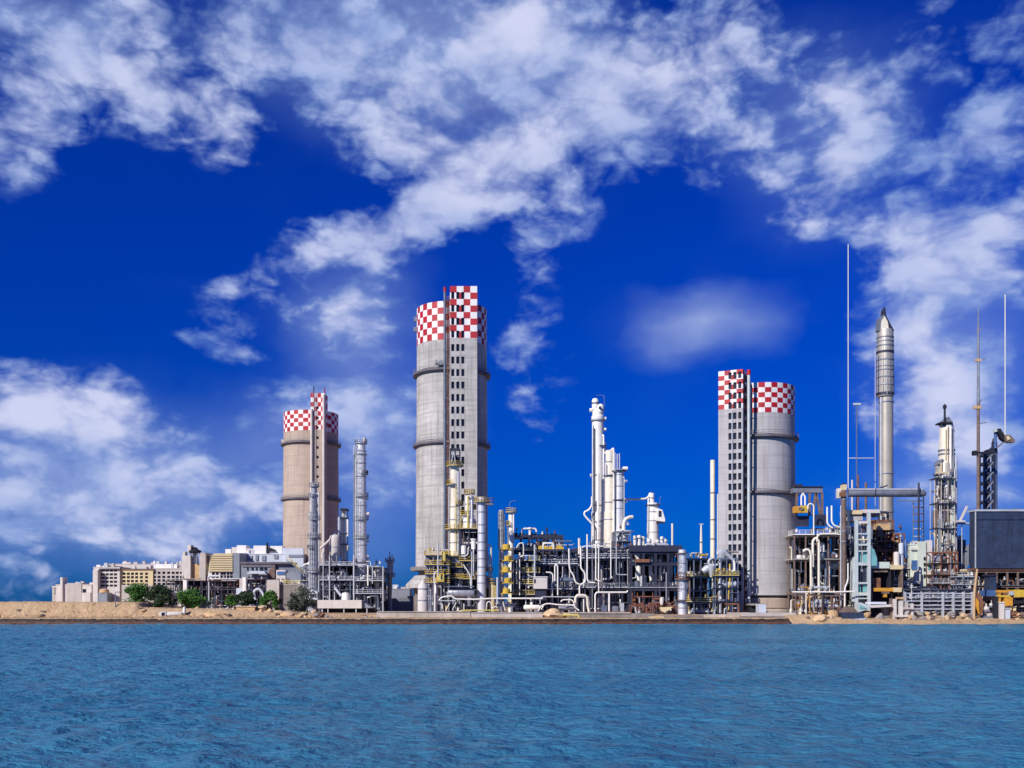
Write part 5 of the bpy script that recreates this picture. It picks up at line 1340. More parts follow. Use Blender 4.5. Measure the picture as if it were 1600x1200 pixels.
    part('side_drum', MB().lathe(X(938, 294), 293.2, [(5*k, Z(645, 294)), (5.2*k, Z(636, 294)), (3*k, Z(632.5, 294)), (.1, Z(631.6, 294))], 20), PIPE_WHITE, r)
    part('manhole', MB().tube([(X(937.5, 292), 292.6, Z(637, 292)), (X(937.5, 292), 291.6, Z(637, 292))], .4, 12), NAVY, r)
    part('strap', MB().lathe(X(930, 294), 293.6, [(5.3*k+.02, Z(631.5, 294)), (5.3*k+.15, Z(631.5, 294)), (5.3*k+.15, Z(630, 294)), (5.3*k+.02, Z(630, 294))], 20, cap=False), NAVY, r)
    pipe('thin davit hook above the tallest white column', [(944, 645), (944, 620), (943, 617.5), (931, 617.5)], 293, .8, STEEL, .5, name='davit', cat='davit')
    column('process_column', 'second white column of the centre cluster, thick with a flat head', 'column', 952.5, 16, 700, 852, 289, CREAM_STEEL, 'flat', sections=[(704, 13), (722, 15), (800, 17), (852, 19)], plats=[(743, 3, None, HALF_F)], bands=(722, 743, 785, 812),
           pipes=[(5.5, 701, 850, 3.2, PIPE_WHITE), (-6, 726, 745, 1.8, STEEL_PALE)], nozzles=[(708, -6, 3, 4, PIPE_WHITE)], deck=NAVY)
    column('process_column', 'third and shortest white column of the cluster, dark ringed top deck', 'column', 967.5, 16, 728, 852, 286, SILVER, 'flat', sections=[(733, 14), (852, 16)], plats=[(735.5, 4.5, None), (781, 3, None)], deck=NAVY, bands=(742, 760, 782, 795),
           nozzles=[(732, 7, 6, 6, PIPE_WHITE), (752, 7, 5, 5, PIPE_WHITE), (784, 7, 5, 4, PIPE_WHITE)], pipes=[(-7, 736, 850, 1.5, NAVY), (7, 745, 850, 1.5, STEEL_PALE)])
    for i, (a, yt, w) in enumerate(((961, 707, 2), (964.5, 709, 2.4), (968, 708.5, 2.2))):
        pipe(('left thin vent on the dark ringed deck', 'middle thin vent on the dark ringed deck', 'right thin vent on the dark ringed deck')[i], [(a, 737), (a, yt)], 284.6, w, STEEL_PALE, name='vent_pipe', cat='vent')
    pipe('thick white elbow loop at the left of the tallest white column', [(925, 776), (925, 790), (920, 797), (913, 800), (913, 805), (919, 812), (927, 820), (927, 838)], 291, 3.4, PIPE_WHITE, 1.6)
    pipe('dark slanting strut under the white elbow loop', [(921, 804), (930, 813)], 290, 1.6, NAVY, name='strut', cat='strut')
    pipe('bulging white pipe down the front of the tallest column', [(934.5, 740), (934.5, 850)], 290.8, 4.5, PIPE_WHITE)
    # overhead transfer pipe and fourth column
    pipe('level white transfer pipe bridging from the cluster to the boxed column', [(963, 776), (968, 781), (1008, 779.5), (1013, 777), (1016, 770)], 291, 3.6, CREAM_STEEL, 1.5)
    column('process_column', 'boxed white column standing right of the cluster beyond the transfer pipe', 'column', 1020, 18, 785, 852, 290, PIPE_WHITE, 'flat', sections=[(786, 17), (852, 19)], plats=[(789, 3.5, None)], deck=NAVY, bands=(800, 814, 832), pipes=[(-8, 788, 850, 2.2, STEEL_PALE)])
    column('process_vessel', 'slim vertical white vessel standing on the boxed column', 'vessel', 1018.5, 7.5, 770, 789, 290, PIPE_WHITE, 'dome', base_to_ground=False, bands=(778,), pipes=[(-6, 779, 789, 2.5, PIPE_WHITE)])
    pipe('tiny aerial on top of the slim vertical vessel', [(1018.5, 771), (1018.5, 765)], 290, .8, NAVY, name='aerial', cat='aerial')
    pipe('thin davit right of the slim vertical vessel', [(1031, 789), (1031, 778), (1033, 776)], 290, .8, STEEL, name='davit', cat='davit')
    root = thing('valve_house', 'white slanted box hanging at the right side of the boxed column', 'box', (X(1033, 288), 288, Z(816, 288)))
    part('box_body', MB().prism([(X(1026, 288), Z(814, 288)), (X(1038.5, 288), Z(815.5, 288)), (X(1038.5, 288), Z(811, 288)), (X(1034.5, 288), Z(797, 288)), (X(1026, 288), Z(794, 288))], 287.4, 290), PIPE_WHITE, root)
    part('door', MB().box(X(1029, 287.3), X(1033, 287.3), 287.2, 287.39, Z(807, 287.3), Z(798, 287.3)), NAVY, root)
    part('bottom_plate', MB().box(X(1025.5, 288), X(1039, 288), 287.2, 290.2, Z(817, 288), Z(815.6, 288)), NAVY, root)
    # swan neck vent
    pipe('fat white swan neck vent bending to the right in front of the cluster', [(974.5, 829), (974.5, 819), (977, 811), (984, 808), (989, 807.5)], 284, 6.2, CREAM_STEEL, 2.2, name='swan_neck_vent', cat='vent', n=14)
    r = column('process_vessel', 'short grey vessel on the rack under the swan neck vent', 'vessel', 976, 11, 829, 846, 284, STEEL_PALE, 'flat', base_to_ground=False, plats=[(829.5, 9, None, (0, 2*pi))], deck=PIPE_WHITE)
    rack('vessel_stand', 'open steel stand carrying the short grey vessel under the swan neck', 'frame', 960, 985, 281, 6, [830, 846], 2, 1, STEEL, decks=[1], ybot=872, w=.25, pipes=6, seed=36)
    # individual big white pipes on the front of the rack
    runs = [('pale twin leg pipe at the far left of the main rack', [(835.5, 851), (835.5, 903)], 269.5, 3.2, STEEL_PALE),
            ('white hooked pipe high at the left of the main rack', [(807, 856), (811, 849), (817, 848), (818, 853), (818, 869), (809, 871), (807, 875), (807, 912)], 269, 2, PIPE_WHITE),
            ('slim white upright pipe under the hooked one', [(812, 873), (812, 930)], 268.6, 1.7, PIPE_WHITE),
            ('slim white upright pipe right of the stair tower', [(802, 858), (802, 928)], 268.2, 1.7, STEEL_PALE),
            ('white bent pipe dropping beside the white box', [(853, 894), (861, 894.5), (864, 898), (864, 908), (862, 911), (863, 931)], 269.8, 2.4, PIPE_WHITE),
            ('white inverted U pipe in the middle of the left rack half', [(867, 908), (867, 884), (869, 881), (871.5, 885), (871.5, 930)], 270, 2.4, PIPE_WHITE),
            ('kinked white pipe coming down to the Y joint from the left', [(889, 857), (889.5, 884), (891, 892), (896, 898), (898, 906), (900, 911), (905.5, 913)], 270.2, 2.8, PIPE_WHITE),
            ('kinked pale pipe coming down to the Y joint from the right', [(907.5, 853), (907.5, 888), (914, 895), (914.5, 909), (911, 912), (905.5, 914), (905.5, 930)], 270.4, 3, PIPE_WHITE),
            ('white upright pipe with a foot turned right in the main rack', [(917.5, 835), (917.5, 905), (920, 910), (930, 910.5)], 270.6, 2.8, PIPE_WHITE),
            ('white hairpin pipe in the main rack, left leg turned in at its foot', [(938, 908), (932.5, 907), (931, 903), (931, 851), (933, 847), (935.5, 851), (935.5, 925)], 270.8, 2.2, PIPE_WHITE),
            ('white bent top pipe in the main rack near the hairpin', [(949, 846), (950, 841), (953.5, 841), (954.5, 846), (954.5, 900), (957, 903)], 271, 2, PIPE_WHITE),
            ('slim white pipe right of the bent top pipe, turned right at its foot', [(963, 832), (963, 897), (968, 898), (980, 898)], 271, 2, STEEL_PALE),
            ('long grey upright pipe between the hairpin and the Y joint', [(925.5, 855), (925.5, 950)], 271.3, 2, STEEL),
            ('brown upright pipe right of the hairpin', [(941, 892), (941, 934)], 270.4, 1.6, BROWN),
            ('thick pale stub pipe rising above the main rack', [(905, 841), (905, 866)], 272, 4.2, CREAM_STEEL),
            ('white pipe portal low on the quay, left leg and long header', [(930, 957), (930, 929), (932.5, 925.5), (979, 925.5), (981, 923)], 264, 3, PIPE_WHITE),
            ('stout white leg below the long white header', [(952, 957), (952, 927)], 264, 3.2, PIPE_WHITE),
            ('fat white goose neck arch on the quay', [(899, 946), (899, 934), (902, 930), (914, 930), (918, 934), (918, 946), (920.5, 956)], 263, 4.4, CREAM_STEEL),
            ('low white pipe running left from the goose neck arch', [(846, 953), (850, 944), (858, 943), (872, 945), (896, 945.5), (900, 948)], 262.4, 2.6, PIPE_WHITE),
            ('second low grey pipe run above the quay', [(844, 950), (844, 935), (848, 932.5), (920, 932.8)], 264.6, 2, STEEL_PALE),
            ('short white slanted pipe left of the low white run', [(841, 955), (846, 946), (852, 944)], 261.6, 2.2, PIPE_WHITE),
            ('white bowed pipe under the goose neck arch', [(876, 940), (880, 937), (893, 937), (897, 941), (897, 948), (905, 954)], 262, 2.4, PIPE_WHITE),
            ('upright white stub below the goose neck arch', [(912, 936), (912, 956)], 262.6, 2.4, PIPE_WHITE),
            ('yellow pipe on the quay edge, end turned down to the sea', [(879, 961), (903, 961.3), (905, 963), (905, 970)], 252.4, 4.2, YELLOW_PALE),
            ('pale slim post before the right part of the portal frame', [(1041, 894), (1041, 944)], 265, 1.4, STEEL_PALE)]
    for l, p, d, w, m in runs: pipe(l, p, d, w, m, .8)
    boxes('white_box', 'white square machine housing low at the left of the main rack', 'housing', [('housing_body', 833.5, 855, 902, 920, 268, 4, OFFWHITE), ('lid', 832.5, 856, 900.8, 902, 267.8, 4.4, WHITE), ('hatch', 834.3, 837, 905, 911, 267.9, .09, NAVY), ('stand', 836, 853, 920, 938, 268.6, 3, NAVY)])
    hdrum('horizontal_drum', 'blue grey horizontal exchanger in the middle of the main rack', 'drum', 868, 898, 906, 7, 272, STEEL_BLUE, saddles=1.2)
    hdrum('horizontal_drum', 'dark low pump drum at the foot of the stair tower', 'drum', 776, 806, 946, 6, 265, STEEL_BLUE, bands=2)
    hdrum('horizontal_drum', 'white low horizontal tank left of the low white pipe run', 'drum', 818, 844, 949, 8, 263, PIPE_WHITE)
    hdrum('horizontal_drum', 'grey horizontal receiver under the white goose neck arch', 'drum', 872, 900, 950, 7, 264.5, STEEL, bands=1)
    boxes('pump_skid', 'dark pump skid with orange base below the long white header', 'pump', [('base_frame', 934, 978, 955.5, 959, 263, 4, RUST_RED), ('pump_body', 940, 948, 946, 955.5, 264, 2, STEEL_BLUE), ('motor', 957, 966, 947, 955.5, 264, 2, STEEL), ('casing', 969, 975, 942, 955.5, 264, 2, STEEL_PALE)])
    # rusty low frame on the right
    rack('pipe_trestle', 'low rusty pipe trestle in front of the navy portal', 'frame', 986, 1058, 261, 4, [945.5], 6, 1, RUST_RED, decks=[], w=.22, pipes=8, hp=9, seed=37, pipe_m=(RUST_RED, RUST, BROWN, STEEL_PALE))
    for i, a in enumerate((988, 996, 1005, 1020)):
        pipe(('leftmost', 'second', 'third', 'fourth')[i] + ' rusty upright stake behind the rusty trestle', [(a, 945), (a, 926)], 263, 1.6, RUST)
    root = thing('hopper', 'pale tilted scoop shaped hopper above the rusty trestle', 'hopper', (X(1038, 260), 260, Z(956, 260)))
    part('scoop', MB().prism([(X(1030, 260), Z(949, 260)), (X(1050, 260), Z(948, 260)), (X(1047, 260), Z(952, 260)), (X(1038, 260), Z(956, 260)), (X(1033, 260), Z(955, 260))], 259, 261), CREAM, root)
    part('knob', MB().lathe(X(1034, 260), 260, [(.35, Z(945, 260)), (.55, Z(938, 260)), (.3, Z(933, 260))], 12), OFFWHITE, root)
    column('process_column', 'silver column in front at the right of the navy portal, two dark ledges', 'column', 1066, 12.5, 856, 968, 259, SILVER, 'flat', sections=[(859, 11.5), (968, 13)],
           plats=[(864, 3.5, None), (904.5, 6, RUST), (937, 8, None)], deck=BROWN, bands=(880, 895, 920, 950), pipes=[(10.5, 906, 936, 3, BROWN)], lad=(-6, 864, 936, BROWN))
    part_ = boxes('broken_slab', 'pale heap of broken planks on the quay below the rusty trestle', 'debris', [('plank', 1014, 1038, 963.5, 966, 253, 1.4, CREAM), ('plank', 1019, 1032, 962.3, 963.4, 253.3, 1, TAN)])
    # posts beyond
    pipe('white slim vent stack rising behind the right part of the portal', [(1050.5, 856), (1050.5, 818)], 285, 3.6, CREAM_STEEL, name='vent_pipe', cat='vent')
    r = thing('lamp_mast', 'lone lamp mast with a small crossbar between portal and grey tower', 'mast', (X(1095.5, 284), 284, GROUND))
    part('mast', MB().tube([(X(1095.5, 284), 284, GROUND), (X(1095.5, 284), 284, Z(845, 284)), (X(1095.5, 284), 284, Z(819, 284))], [.36, .33, .2], 8), CREAM_STEEL, r)
    part('crossbar', MB().box(X(1092, 284), X(1099, 284), 283.8, 284.2, Z(819.5, 284), Z(818.2, 284)), STEEL_PALE, r)
    part('collar', MB().lathe(X(1095.5, 284), 284, [(.5, Z(847.5, 284)), (.5, Z(846, 284))], 10), STEEL, r)
    column('chimney', 'tall plain cream chimney close to the left of the grey tower', 'chimney', 1113.5, 7.4, 719, 880, 286, CREAM_STEEL, 'open', bands=(770, 812, 842), band_mat=STEEL)
    pipe('thin pale pipe between the cream chimney and the grey tower', [(1121.5, 880), (1121.5, 772)], 284, 3, PALE_BLUE, name='vent_pipe', cat='vent')
    # teal rack with yellow rails
    rack('pipe_rack', 'rusty blue grey rack with yellow handrails left of the grey tower', 'pipe rack', 1073, 1117, 266, 11, [873, 901, 922, 941], 4, 2, STEEL_BLUE, decks=[0, 1, 2, 3], rails=(1, 3), rail_m=YELLOW_PALE, deck_m=NAVY, pipes=30, hp=14, vessels=10, seed=41, back=True, pipe_m=(STEEL_PALE, BROWN, STEEL_BLUE, NAVY, YELLOW), w=.3)
    rack('pipe_rack', 'blue grey posted rack with yellow valves at the foot of the grey tower', 'pipe rack', 1117.5, 1153, 262.5, 5, [872, 900, 919, 940], 4, 2, STEEL_BLUE, decks=[1, 2, 3], rails=(1,), rail_m=YELLOW_PALE, deck_m=NAVY, pipes=24, hp=12, vessels=10, seed=42, back=True, pipe_m=(STEEL_PALE, BROWN, YELLOW, NAVY, STEEL, RUST), w=.26)
    root = thing('blower', 'white blower with a funnel mouth on the blue grey rack', 'blower', (X(1110, 264), 264, Z(902, 264)))
    part('housing', MB().tube([(X(1098, 264), 264, Z(893, 264)), (X(1104, 264), 264, Z(889, 264)), (X(1116, 264), 264, Z(886, 264))], [.75, 1.0, .95], 16), STEEL_PALE, root)
    part('funnel', MB().lathe(X(1111, 264), 263.6, [(.35, Z(902, 264)), (.5, Z(897, 264)), (1.0, Z(888, 264)), (1.0, Z(884, 264))], 18), STEEL_PALE, root)
    part('ring_duct', MB().tube([(X(1116+8*cos(a), 264), 264.6, Z(878+6*sin(a), 264)) for a in [2*pi*i/20 for i in range(15)]], .36, 10), STEEL_PALE, root)
    root = thing('cyclone', 'white dust cyclone with a sloping outlet duct against the grey tower', 'cyclone', (X(1130, 263), 263, Z(880, 263)))
    part('cyclone_body', MB().lathe(X(1129, 263), 263.5, [(.6, Z(876, 263)), (1.5, Z(866, 263)), (1.5, Z(859, 263)), (.8, Z(857, 263)), (.1, Z(856.5, 263))], 20), STEEL_PALE, root)
    part('outlet_duct', MB().tube([(X(1131, 262.4), 262.4, Z(862, 262)), (X(1147, 262.4), 262.4, Z(876, 262))], [.7, .35], 12), STEEL_PALE, root)
    part('stand_pipe', MB().tube(bend([(X(1146, 262.3), 262.3, Z(875, 262)), (X(1147.5, 262.3), 262.3, Z(879, 262)), (X(1147.5, 262.3), 262.3, Z(892, 262)), (X(1143, 262.3), 262.3, Z(893, 262))], .5), .28, 8), PIPE_WHITE, root)
    boxes('pump_shed', 'pale blue grey skip and dark shed beside the grey tower foot', 'shed', [('shed_roof', 1172, 1198, 943, 946, 262, 6, CONC_DARK), ('shed_body', 1173, 1190, 946, 957, 263, 4, BLACK), ('skip_body', 1186, 1197, 944, 965, 258.5, 3.4, BLUEWHITE), ('low_step', 1140, 1172, 957, 966, 257, 3, CONC_LOW)])
centre()

# ---- quay walls
def quay():
    D = 253.6
    boxes('quay_wall', 'pale concrete quay wall below the tallest tower', 'wall', [('wall_section', 588, 735, 956.5, 968, D, 3.4, CONC_LOW), ('coping', 590, 735, 955.4, 956.5, D-.2, 3.8, CONC_LOW)])
    boxes('quay_wall', 'grey concrete quay wall right of the pale one, below the stair tower', 'wall', [('wall_section', 735.2, 848, 957.5, 968, D+.2, 3.2, GREYWALL), ('coping', 735.2, 848, 956.6, 957.5, D, 3.6, CONC_LOW)])
    boxes('quay_wall', 'dark stained concrete quay wall below the navy portal', 'wall', [('wall_section', 890, 1022, 958.5, 968, D, 3.4, CONC_DARK), ('coping', 890, 985, 956.5, 958.5, D-.25, 2.6, CONC_LOW)])
    boxes('quay_wall', 'low dark stained quay wall left of the grey tower', 'wall', [('wall_section', 1022.2, 1100, 961.5, 968, D+.3, 3, CONC_DARK), ('wall_section', 1100.2, 1155, 960, 968, D, 3, CONC_LOW)])
    boxes('quay_wall', 'stepped grey quay wall at the foot of the grey tower', 'wall', [('wall_section', 1155.2, 1236, 962.5, 968.5, D, 4, CONC_DARK), ('upper_step', 1160, 1244, 957.5, 962.5, D+1.5, 3, GREYWALL), ('rail', 1198, 1244, 955.5, 956.3, D+1.4, .3, STEEL)])
    boulder(866, 255, 966.5, 36, SAND_PILE, 'heap of brown sand on the quay left of the yellow pipe', 71, flat=.45, name='sand_heap')
    boulder(884, 256, 965, 22, ROCK, 'small pale rubble heap right of the brown sand heap', 72, flat=.4, name='sand_heap')
    rr = random.Random(9)
    for i in range(90):
        a = rr.uniform(-10, 1225)
        boulder(a, 250.6, 970 + rr.uniform(0, 3), rr.uniform(2.5, 7), RUST if rr.random() < .55 else (BROWN if rr.random() < .6 else ROCK_GREY), 'small rust brown rock in the dark band at the water edge', 100+i, 'rocks along the dark water edge')
quay()

# ================================================================= RIGHT: flare stack, masts, pale frames, dark tank
def right_side():
    rr = random.Random(17)
    # pipe block beside the grey tower
    root = rack('pipe_rack', 'tall white posted rack right of the grey tower, white railed deck', 'pipe rack', 1241, 1312, 264, 11, [836, 874, 926], 4, 2, BROWN, decks=[0, 1], rails=(0,), rail_m=PIPE_WHITE, deck_m=PIPE_WHITE, pipes=34, hp=18, vessels=14, seed=51, back=True, pipe_m=(PIPE_WHITE, STEEL, NAVY, CREAM_STEEL, BROWN, STEEL_BLUE), w=.34)
    part('dark_wall', MB().box(X(1246, 267), X(1264, 267), 267, 269.3, Z(822, 267), Z(806, 267)), NAVY, root)
    part('dark_wall', MB().box(X(1274, 267), X(1291, 267), 267, 269.3, Z(821, 267), Z(804, 267)), NAVY, root)
    root = thing('roof_gantry', 'dark brown overhead gantry on splayed legs above the white railed deck', 'gantry', (X(1263, 268), 268, Z(800, 268)))
    part('girder', MB().box(X(1240, 268), X(1285.5, 268), 268, 271, Z(769.5, 268), Z(761.5, 268)), STEEL, root)
    part('girder_cap', MB().box(X(1239.5, 268), X(1286, 268), 267.7, 271.3, Z(761.4, 268), Z(759.8, 268)), BLACK, root)
    part('winch', MB().box(X(1240, 268), X(1254.5, 268), 268.4, 270.5, Z(759.7, 268), Z(756, 268)), NAVY, root)
    for a, b in ((1265, 1264.5), (1274.5, 1270), (1275, 1282), (1284.5, 1284.5), (1245, 1244)):
        part('leg', MB().bar((X(a, 268.4), 268.4, Z(769, 268)), (X(b, 268.4), 268.4, Z(806, 268)), .55), BROWN, root)
    for a, b in ((1252, 1256), (1258, 1253)):
        part('hose', MB().tube(bend([(X(a, 267.6), 267.6, Z(790, 268)), (X(a, 267.6), 267.6, Z(775, 268)), (X(b, 267.6), 267.6, Z(771, 268))], .6), .22, 8), PIPE_WHITE, root)
    boxes('yellow_enclosure', 'orange yellow panelled enclosure under the dark brown gantry', 'enclosure', [('panel', 1241.5, 1252, 791, 801, 265, 2, ORANGE), ('panel', 1252.3, 1262, 790, 801, 265.2, 2, YELLOW), ('dark_gap', 1248, 1256, 793, 797, 264.9, .09, BROWN)])
    runs = [('white hooked pipe from the yellow enclosure down past the railed deck', [(1262.5, 795), (1262.5, 789), (1266, 786.5), (1271.5, 789), (1271.5, 836)], 262.6, 2.4, PIPE_WHITE),
            ('left of the two thick white upright pipes ending in a low bend', [(1292.5, 792), (1292.5, 817), (1296, 822), (1301, 825)], 262.8, 3.2, PIPE_WHITE),
            ('right of the two thick white upright pipes ending in a low bend', [(1299.5, 790), (1299.5, 815), (1303, 821), (1312, 824)], 262.8, 3.2, PIPE_WHITE),
            ('large cream inverted U pipe standing below the white railed deck', [(1270, 886), (1270, 845), (1274.5, 840), (1279.5, 845), (1279.5, 942)], 261.8, 4.6, CREAM_STEEL),
            ('cream pipe feeding from the deck edge into the inverted U', [(1309, 834), (1281, 834.5), (1277, 838), (1277, 846)], 261.6, 3.6, CREAM_STEEL),
            ('second cream upright pipe with hooked top left of the inverted U', [(1255, 862), (1258, 858.5), (1264, 859), (1267, 864), (1267.5, 940)], 261.4, 4.4, CREAM_STEEL),
            ('long white horizontal pipe from the grey tower to the turquoise frame', [(1238, 925), (1306, 925), (1335, 924)], 260.4, 2.8, PIPE_WHITE),
            ('stout pale horizontal pipe low near the rubble', [(1258, 947), (1310, 947)], 261, 5.2, STEEL_PALE),
            ('thin white pipe left leg under the long horizontal pipe', [(1259.5, 926), (1259.5, 966)], 260, 2.2, CREAM_STEEL),
            ('dark square pillar under the long horizontal pipe', [(1286.5, 928), (1286.5, 966)], 259.6, 4, BLACK),
            ('pale Y branched pipe beside the turquoise frame foot', [(1320, 962), (1320, 918), (1325, 908), (1325, 880)], 260.8, 2.6, PIPE_WHITE)]
    for l, p, d, w, m in runs: pipe(l, p, d, w, m, .9)
    hdrum('horizontal_drum', 'grey horizontal drum behind the cream inverted U pipe', 'drum', 1271, 1311, 884, 14, 268, SILVER_DARK, saddles=2.0, bands=1)
    # concrete column with duct bridge
    r = column('support_pillar', 'brown grey pillar carrying the left end of the long overhead duct', 'pillar', 1318, 8.5, 766, 970, 262.5, BROWN, 'flat', bands=(780, 830, 846), pipes=[(-5.5, 790, 960, 1.8, STEEL_PALE)])
    boxes('pillar_head', 'white and rusty head box on the brown grey pillar', 'box', [('head_box', 1309, 1316.5, 763, 778, 263.6, 1.5, OFFWHITE), ('cap_box', 1316.8, 1323, 757, 765.8, 262, 2, CREAM), ('rust_band', 1312, 1322, 769, 776, 261.3, .4, RUST), ('cap_lid', 1317, 1322, 755.2, 757, 262.2, 1.6, NAVY)])
    r = thing('overhead_duct', 'long grey overhead duct crossing in front of the flare stack', 'duct', (X(1380, 280), 280, Z(778, 280)))
    part('duct_body', MB().tube([(X(1323.5, 280), 279, Z(771.5, 280)), (X(1440, 280), 279, Z(771.5, 280)), (X(1444, 280), 279, Z(773, 280))], [1.0, 1.0, .55], 14), STEEL, r)
    part('upper_pipe', MB().tube([(X(1323.5, 280), 278.4, Z(765.8, 280)), (X(1438, 280), 278.4, Z(765.8, 280))], .28, 8), STEEL_PALE, r)
    part('lower_pipe', MB().tube([(X(1400, 280), 279, Z(783, 280)), (X(1440, 280), 279, Z(783, 280))], .16, 8), STEEL, r)
    r = thing('duct_trestle', 'thin dark post trestle under the right end of the overhead duct', 'trestle', (X(1436, 281), 281, GROUND))
    part('post', MB().tube([(X(1435.5, 277.6), 277.6, GROUND), (X(1435.5, 277.6), 277.6, Z(756, 280))], .28, 8), NAVY, r)
    part('post', MB().tube([(X(1443, 281), 281, GROUND), (X(1443, 281), 281, Z(776, 280))], .2, 8), STEEL_PALE, r)
    for py in (793, 803, 815, 826, 838): part('rung', MB().bar((X(1427, 280), 280, Z(py, 280)), (X(1443, 280), 280, Z(py, 280)), .28), RUST if py % 2 else STEEL_PALE, r)
    part('post', MB().tube([(X(1427, 280), 280, GROUND), (X(1427, 280), 280, Z(783, 280))], .16, 8), STEEL_BLUE, r)
    # masts
    pipe('tallest thin pale mast, rising highest on the right side', [(1325.3, 800), (1325.3, 382)], 264, 1.5, CREAM_STEEL, name='mast', cat='mast')
    pipe('short pale standpipe at the foot of the tallest mast', [(1325.3, 840), (1325.3, 800)], 264, 3.4, CREAM_STEEL)
    r = thing('mast', 'thin mast with a small lamp head right of the tallest mast', 'mast', (X(1339, 290), 290, GROUND))
    part('post', MB().tube([(X(1338.5, 290), 290, GROUND), (X(1338.5, 290), 290, Z(632, 290))], .17, 6), STEEL_BLUE, r)
    part('lamp_head', MB().box(X(1333, 290), X(1345, 290), 289.8, 290.2, Z(632.5, 290), Z(630, 290)), PALE_BLUE, r)
    part('crossbar', MB().box(X(1326, 290), X(1365, 290), 289.9, 290.1, Z(716.4, 290), Z(715, 290)), STEEL_PALE, r)
    pipe('thin guide pole directly left of the flare stack', [(1367.5, 850), (1367.5, 545)], 297, 1.3, STEEL_PALE, name='mast', cat='mast')
    for i, (a, yt, w, m) in enumerate(((1331.5, 750, 3.4, OFFWHITE), (1341, 742, 3, RUST), (1353, 754, 4.6, BROWN))):
        pipe(('left of the three short stubs above the overhead duct', 'middle rusty one of the three short stubs above the overhead duct', 'right brown one of the three short stubs above the overhead duct')[i], [(a, 800), (a, yt)], 288, w, m, name='vent_pipe', cat='vent')
    # flare stack
    D = 300; k = S(D); cx = X(1384.5, D)
    root = thing('flare_stack', 'tall flare stack with a banded silver upper part and a dark pointed tip', 'flare stack', (cx, D, GROUND))
    part('lower_shell', MB().lathe(cx, D, [(11*k, GROUND-.3), (10.6*k, Z(620, D))], 28), STACK, root)
    part('riser_pipe', MB().tube([(X(1374.3, D), D-1.2, GROUND), (X(1374.3, D), D-1.2, Z(622, D))], 1.7*k, 10), STEEL_PALE, root)
    for py in (628, 740, 800): part('stiffener_ring', MB().lathe(cx, D, [(10.9*k, Z(py+1, D)), (11.9*k, Z(py+1, D)), (11.9*k, Z(py-1, D)), (10.9*k, Z(py-1, D))], 28, cap=False), SILVER_DARK, root)
    ux = X(1383, D)
    part('upper_shell', MB().lathe(ux, D, [(12.5*k, Z(620, D)), (13*k, Z(616, D)), (12.2*k, Z(520, D)), (11.5*k, Z(516, D))], 28), STACK, root)
    for py, h, m in ((616, 1.8, NAVY), (602, .8, SILVER_DARK), (590, .8, STEEL), (579, .7, STEEL), (573, .6, SILVER_DARK), (563, 1, STEEL), (551, 1.6, NAVY), (541, .8, STEEL), (534, .7, SILVER_DARK), (528, .7, STEEL)):
        q = (12.25 + .8*(py-520)/96)*k
        part('band', MB().lathe(ux, D, [(q, Z(py+h, D)), (q+.16, Z(py+h, D)), (q+.16, Z(py-h, D)), (q, Z(py-h, D))], 28, cap=False), m, root)
    for a, m in ((-12.4, STEEL_BLUE), (-7, STEEL), (-2, SILVER), (3, STEEL), (9, STEEL_BLUE), (12.6, STEEL)):
        y = D - sqrt(max(0, (13*k)**2 - (a*k)**2)) - .1
        part('guy_rail', MB().bar((ux+a*k, y, Z(618, D)), (ux+a*.94*k, y+.3, Z(517, D)), .16), m, root)
    # slanted top: silver core with dark fins
    part('tip_core', MB().prism([(X(1373.5, D), Z(520, D)), (X(1392, D), Z(520, D)), (X(1386, D), Z(506, D)), (X(1381, D), Z(494, D)), (X(1374.5, D), Z(503, D))], D-1.3, D+1.3), CREAM_STEEL, root)
    part('tip_fin', MB().prism([(X(1369.5, D), Z(518, D)), (X(1373.3, D), Z(520, D)), (X(1374, D), Z(503, D)), (X(1379, D), Z(496, D)), (X(1377.5, D), Z(494, D)), (X(1371, D), Z(500, D))], D-1.3, D+1.0), STEEL, root)
    part('tip_fin', MB().prism([(X(1386.5, D), Z(521, D)), (X(1394, D), Z(519, D)), (X(1382, D), Z(497, D)), (X(1380, D), Z(483, D)), (X(1377, D), Z(483, D)), (X(1378, D), Z(493, D)), (X(1384.5, D), Z(505, D))], D-1.7, D-1.4), NAVY, root)
    part('tip_spike', MB().lathe(X(1378.4, D), D, [(.5, Z(497, D)), (.35, Z(488, D)), (.05, Z(482, D))], 10), BLACK, root)
    # pale turquoise frame tower
    D = 262
    root = thing('frame_tower', 'pale blue and turquoise open frame tower between the pillar and the brown rusty tower', 'frame', (X(1349, D), D, GROUND))
    part('post', MB().box(X(1336.5, D), X(1341, D), D, D+.9, GROUND-.5, Z(812, D)), PALE_BLUE, root)
    part('post', MB().box(X(1356, D), X(1360.5, D), D, D+.9, GROUND-.5, Z(800, D)), PALE_BLUE, root)
    part('post', MB().box(X(1347, D), X(1349.5, D), D+2, D+2.6, GROUND-.5, Z(815, D)), STEEL_PALE, root)
    for py, h, m in ((816, 4, OFFWHITE), (834, 2, PALE_BLUE), (843, 2, CREAM), (851, 3, PALE_BLUE), (861, 2, PALE_BLUE), (881, 5, PALE_BLUE), (911, 3, PALE_BLUE), (928, 5, MINT), (935, 2, PALE_BLUE)):
        part('rung', MB().box(X(1341.1, D), X(1355.9, D), D+.1, D+.8, Z(py+h/2, D), Z(py-h/2, D)), m, root)
    for a, b in ((1341.3, 1347), (1350, 1355.8)):
        for y0, y1, m in ((862.5, 878, TURQ), (884, 909, NAVY), (913, 925, TURQ)):
            part('panel', MB().box(X(a, D), X(b, D), D+.9, D+1.05, Z(y1, D), Z(y0, D)), m, root)
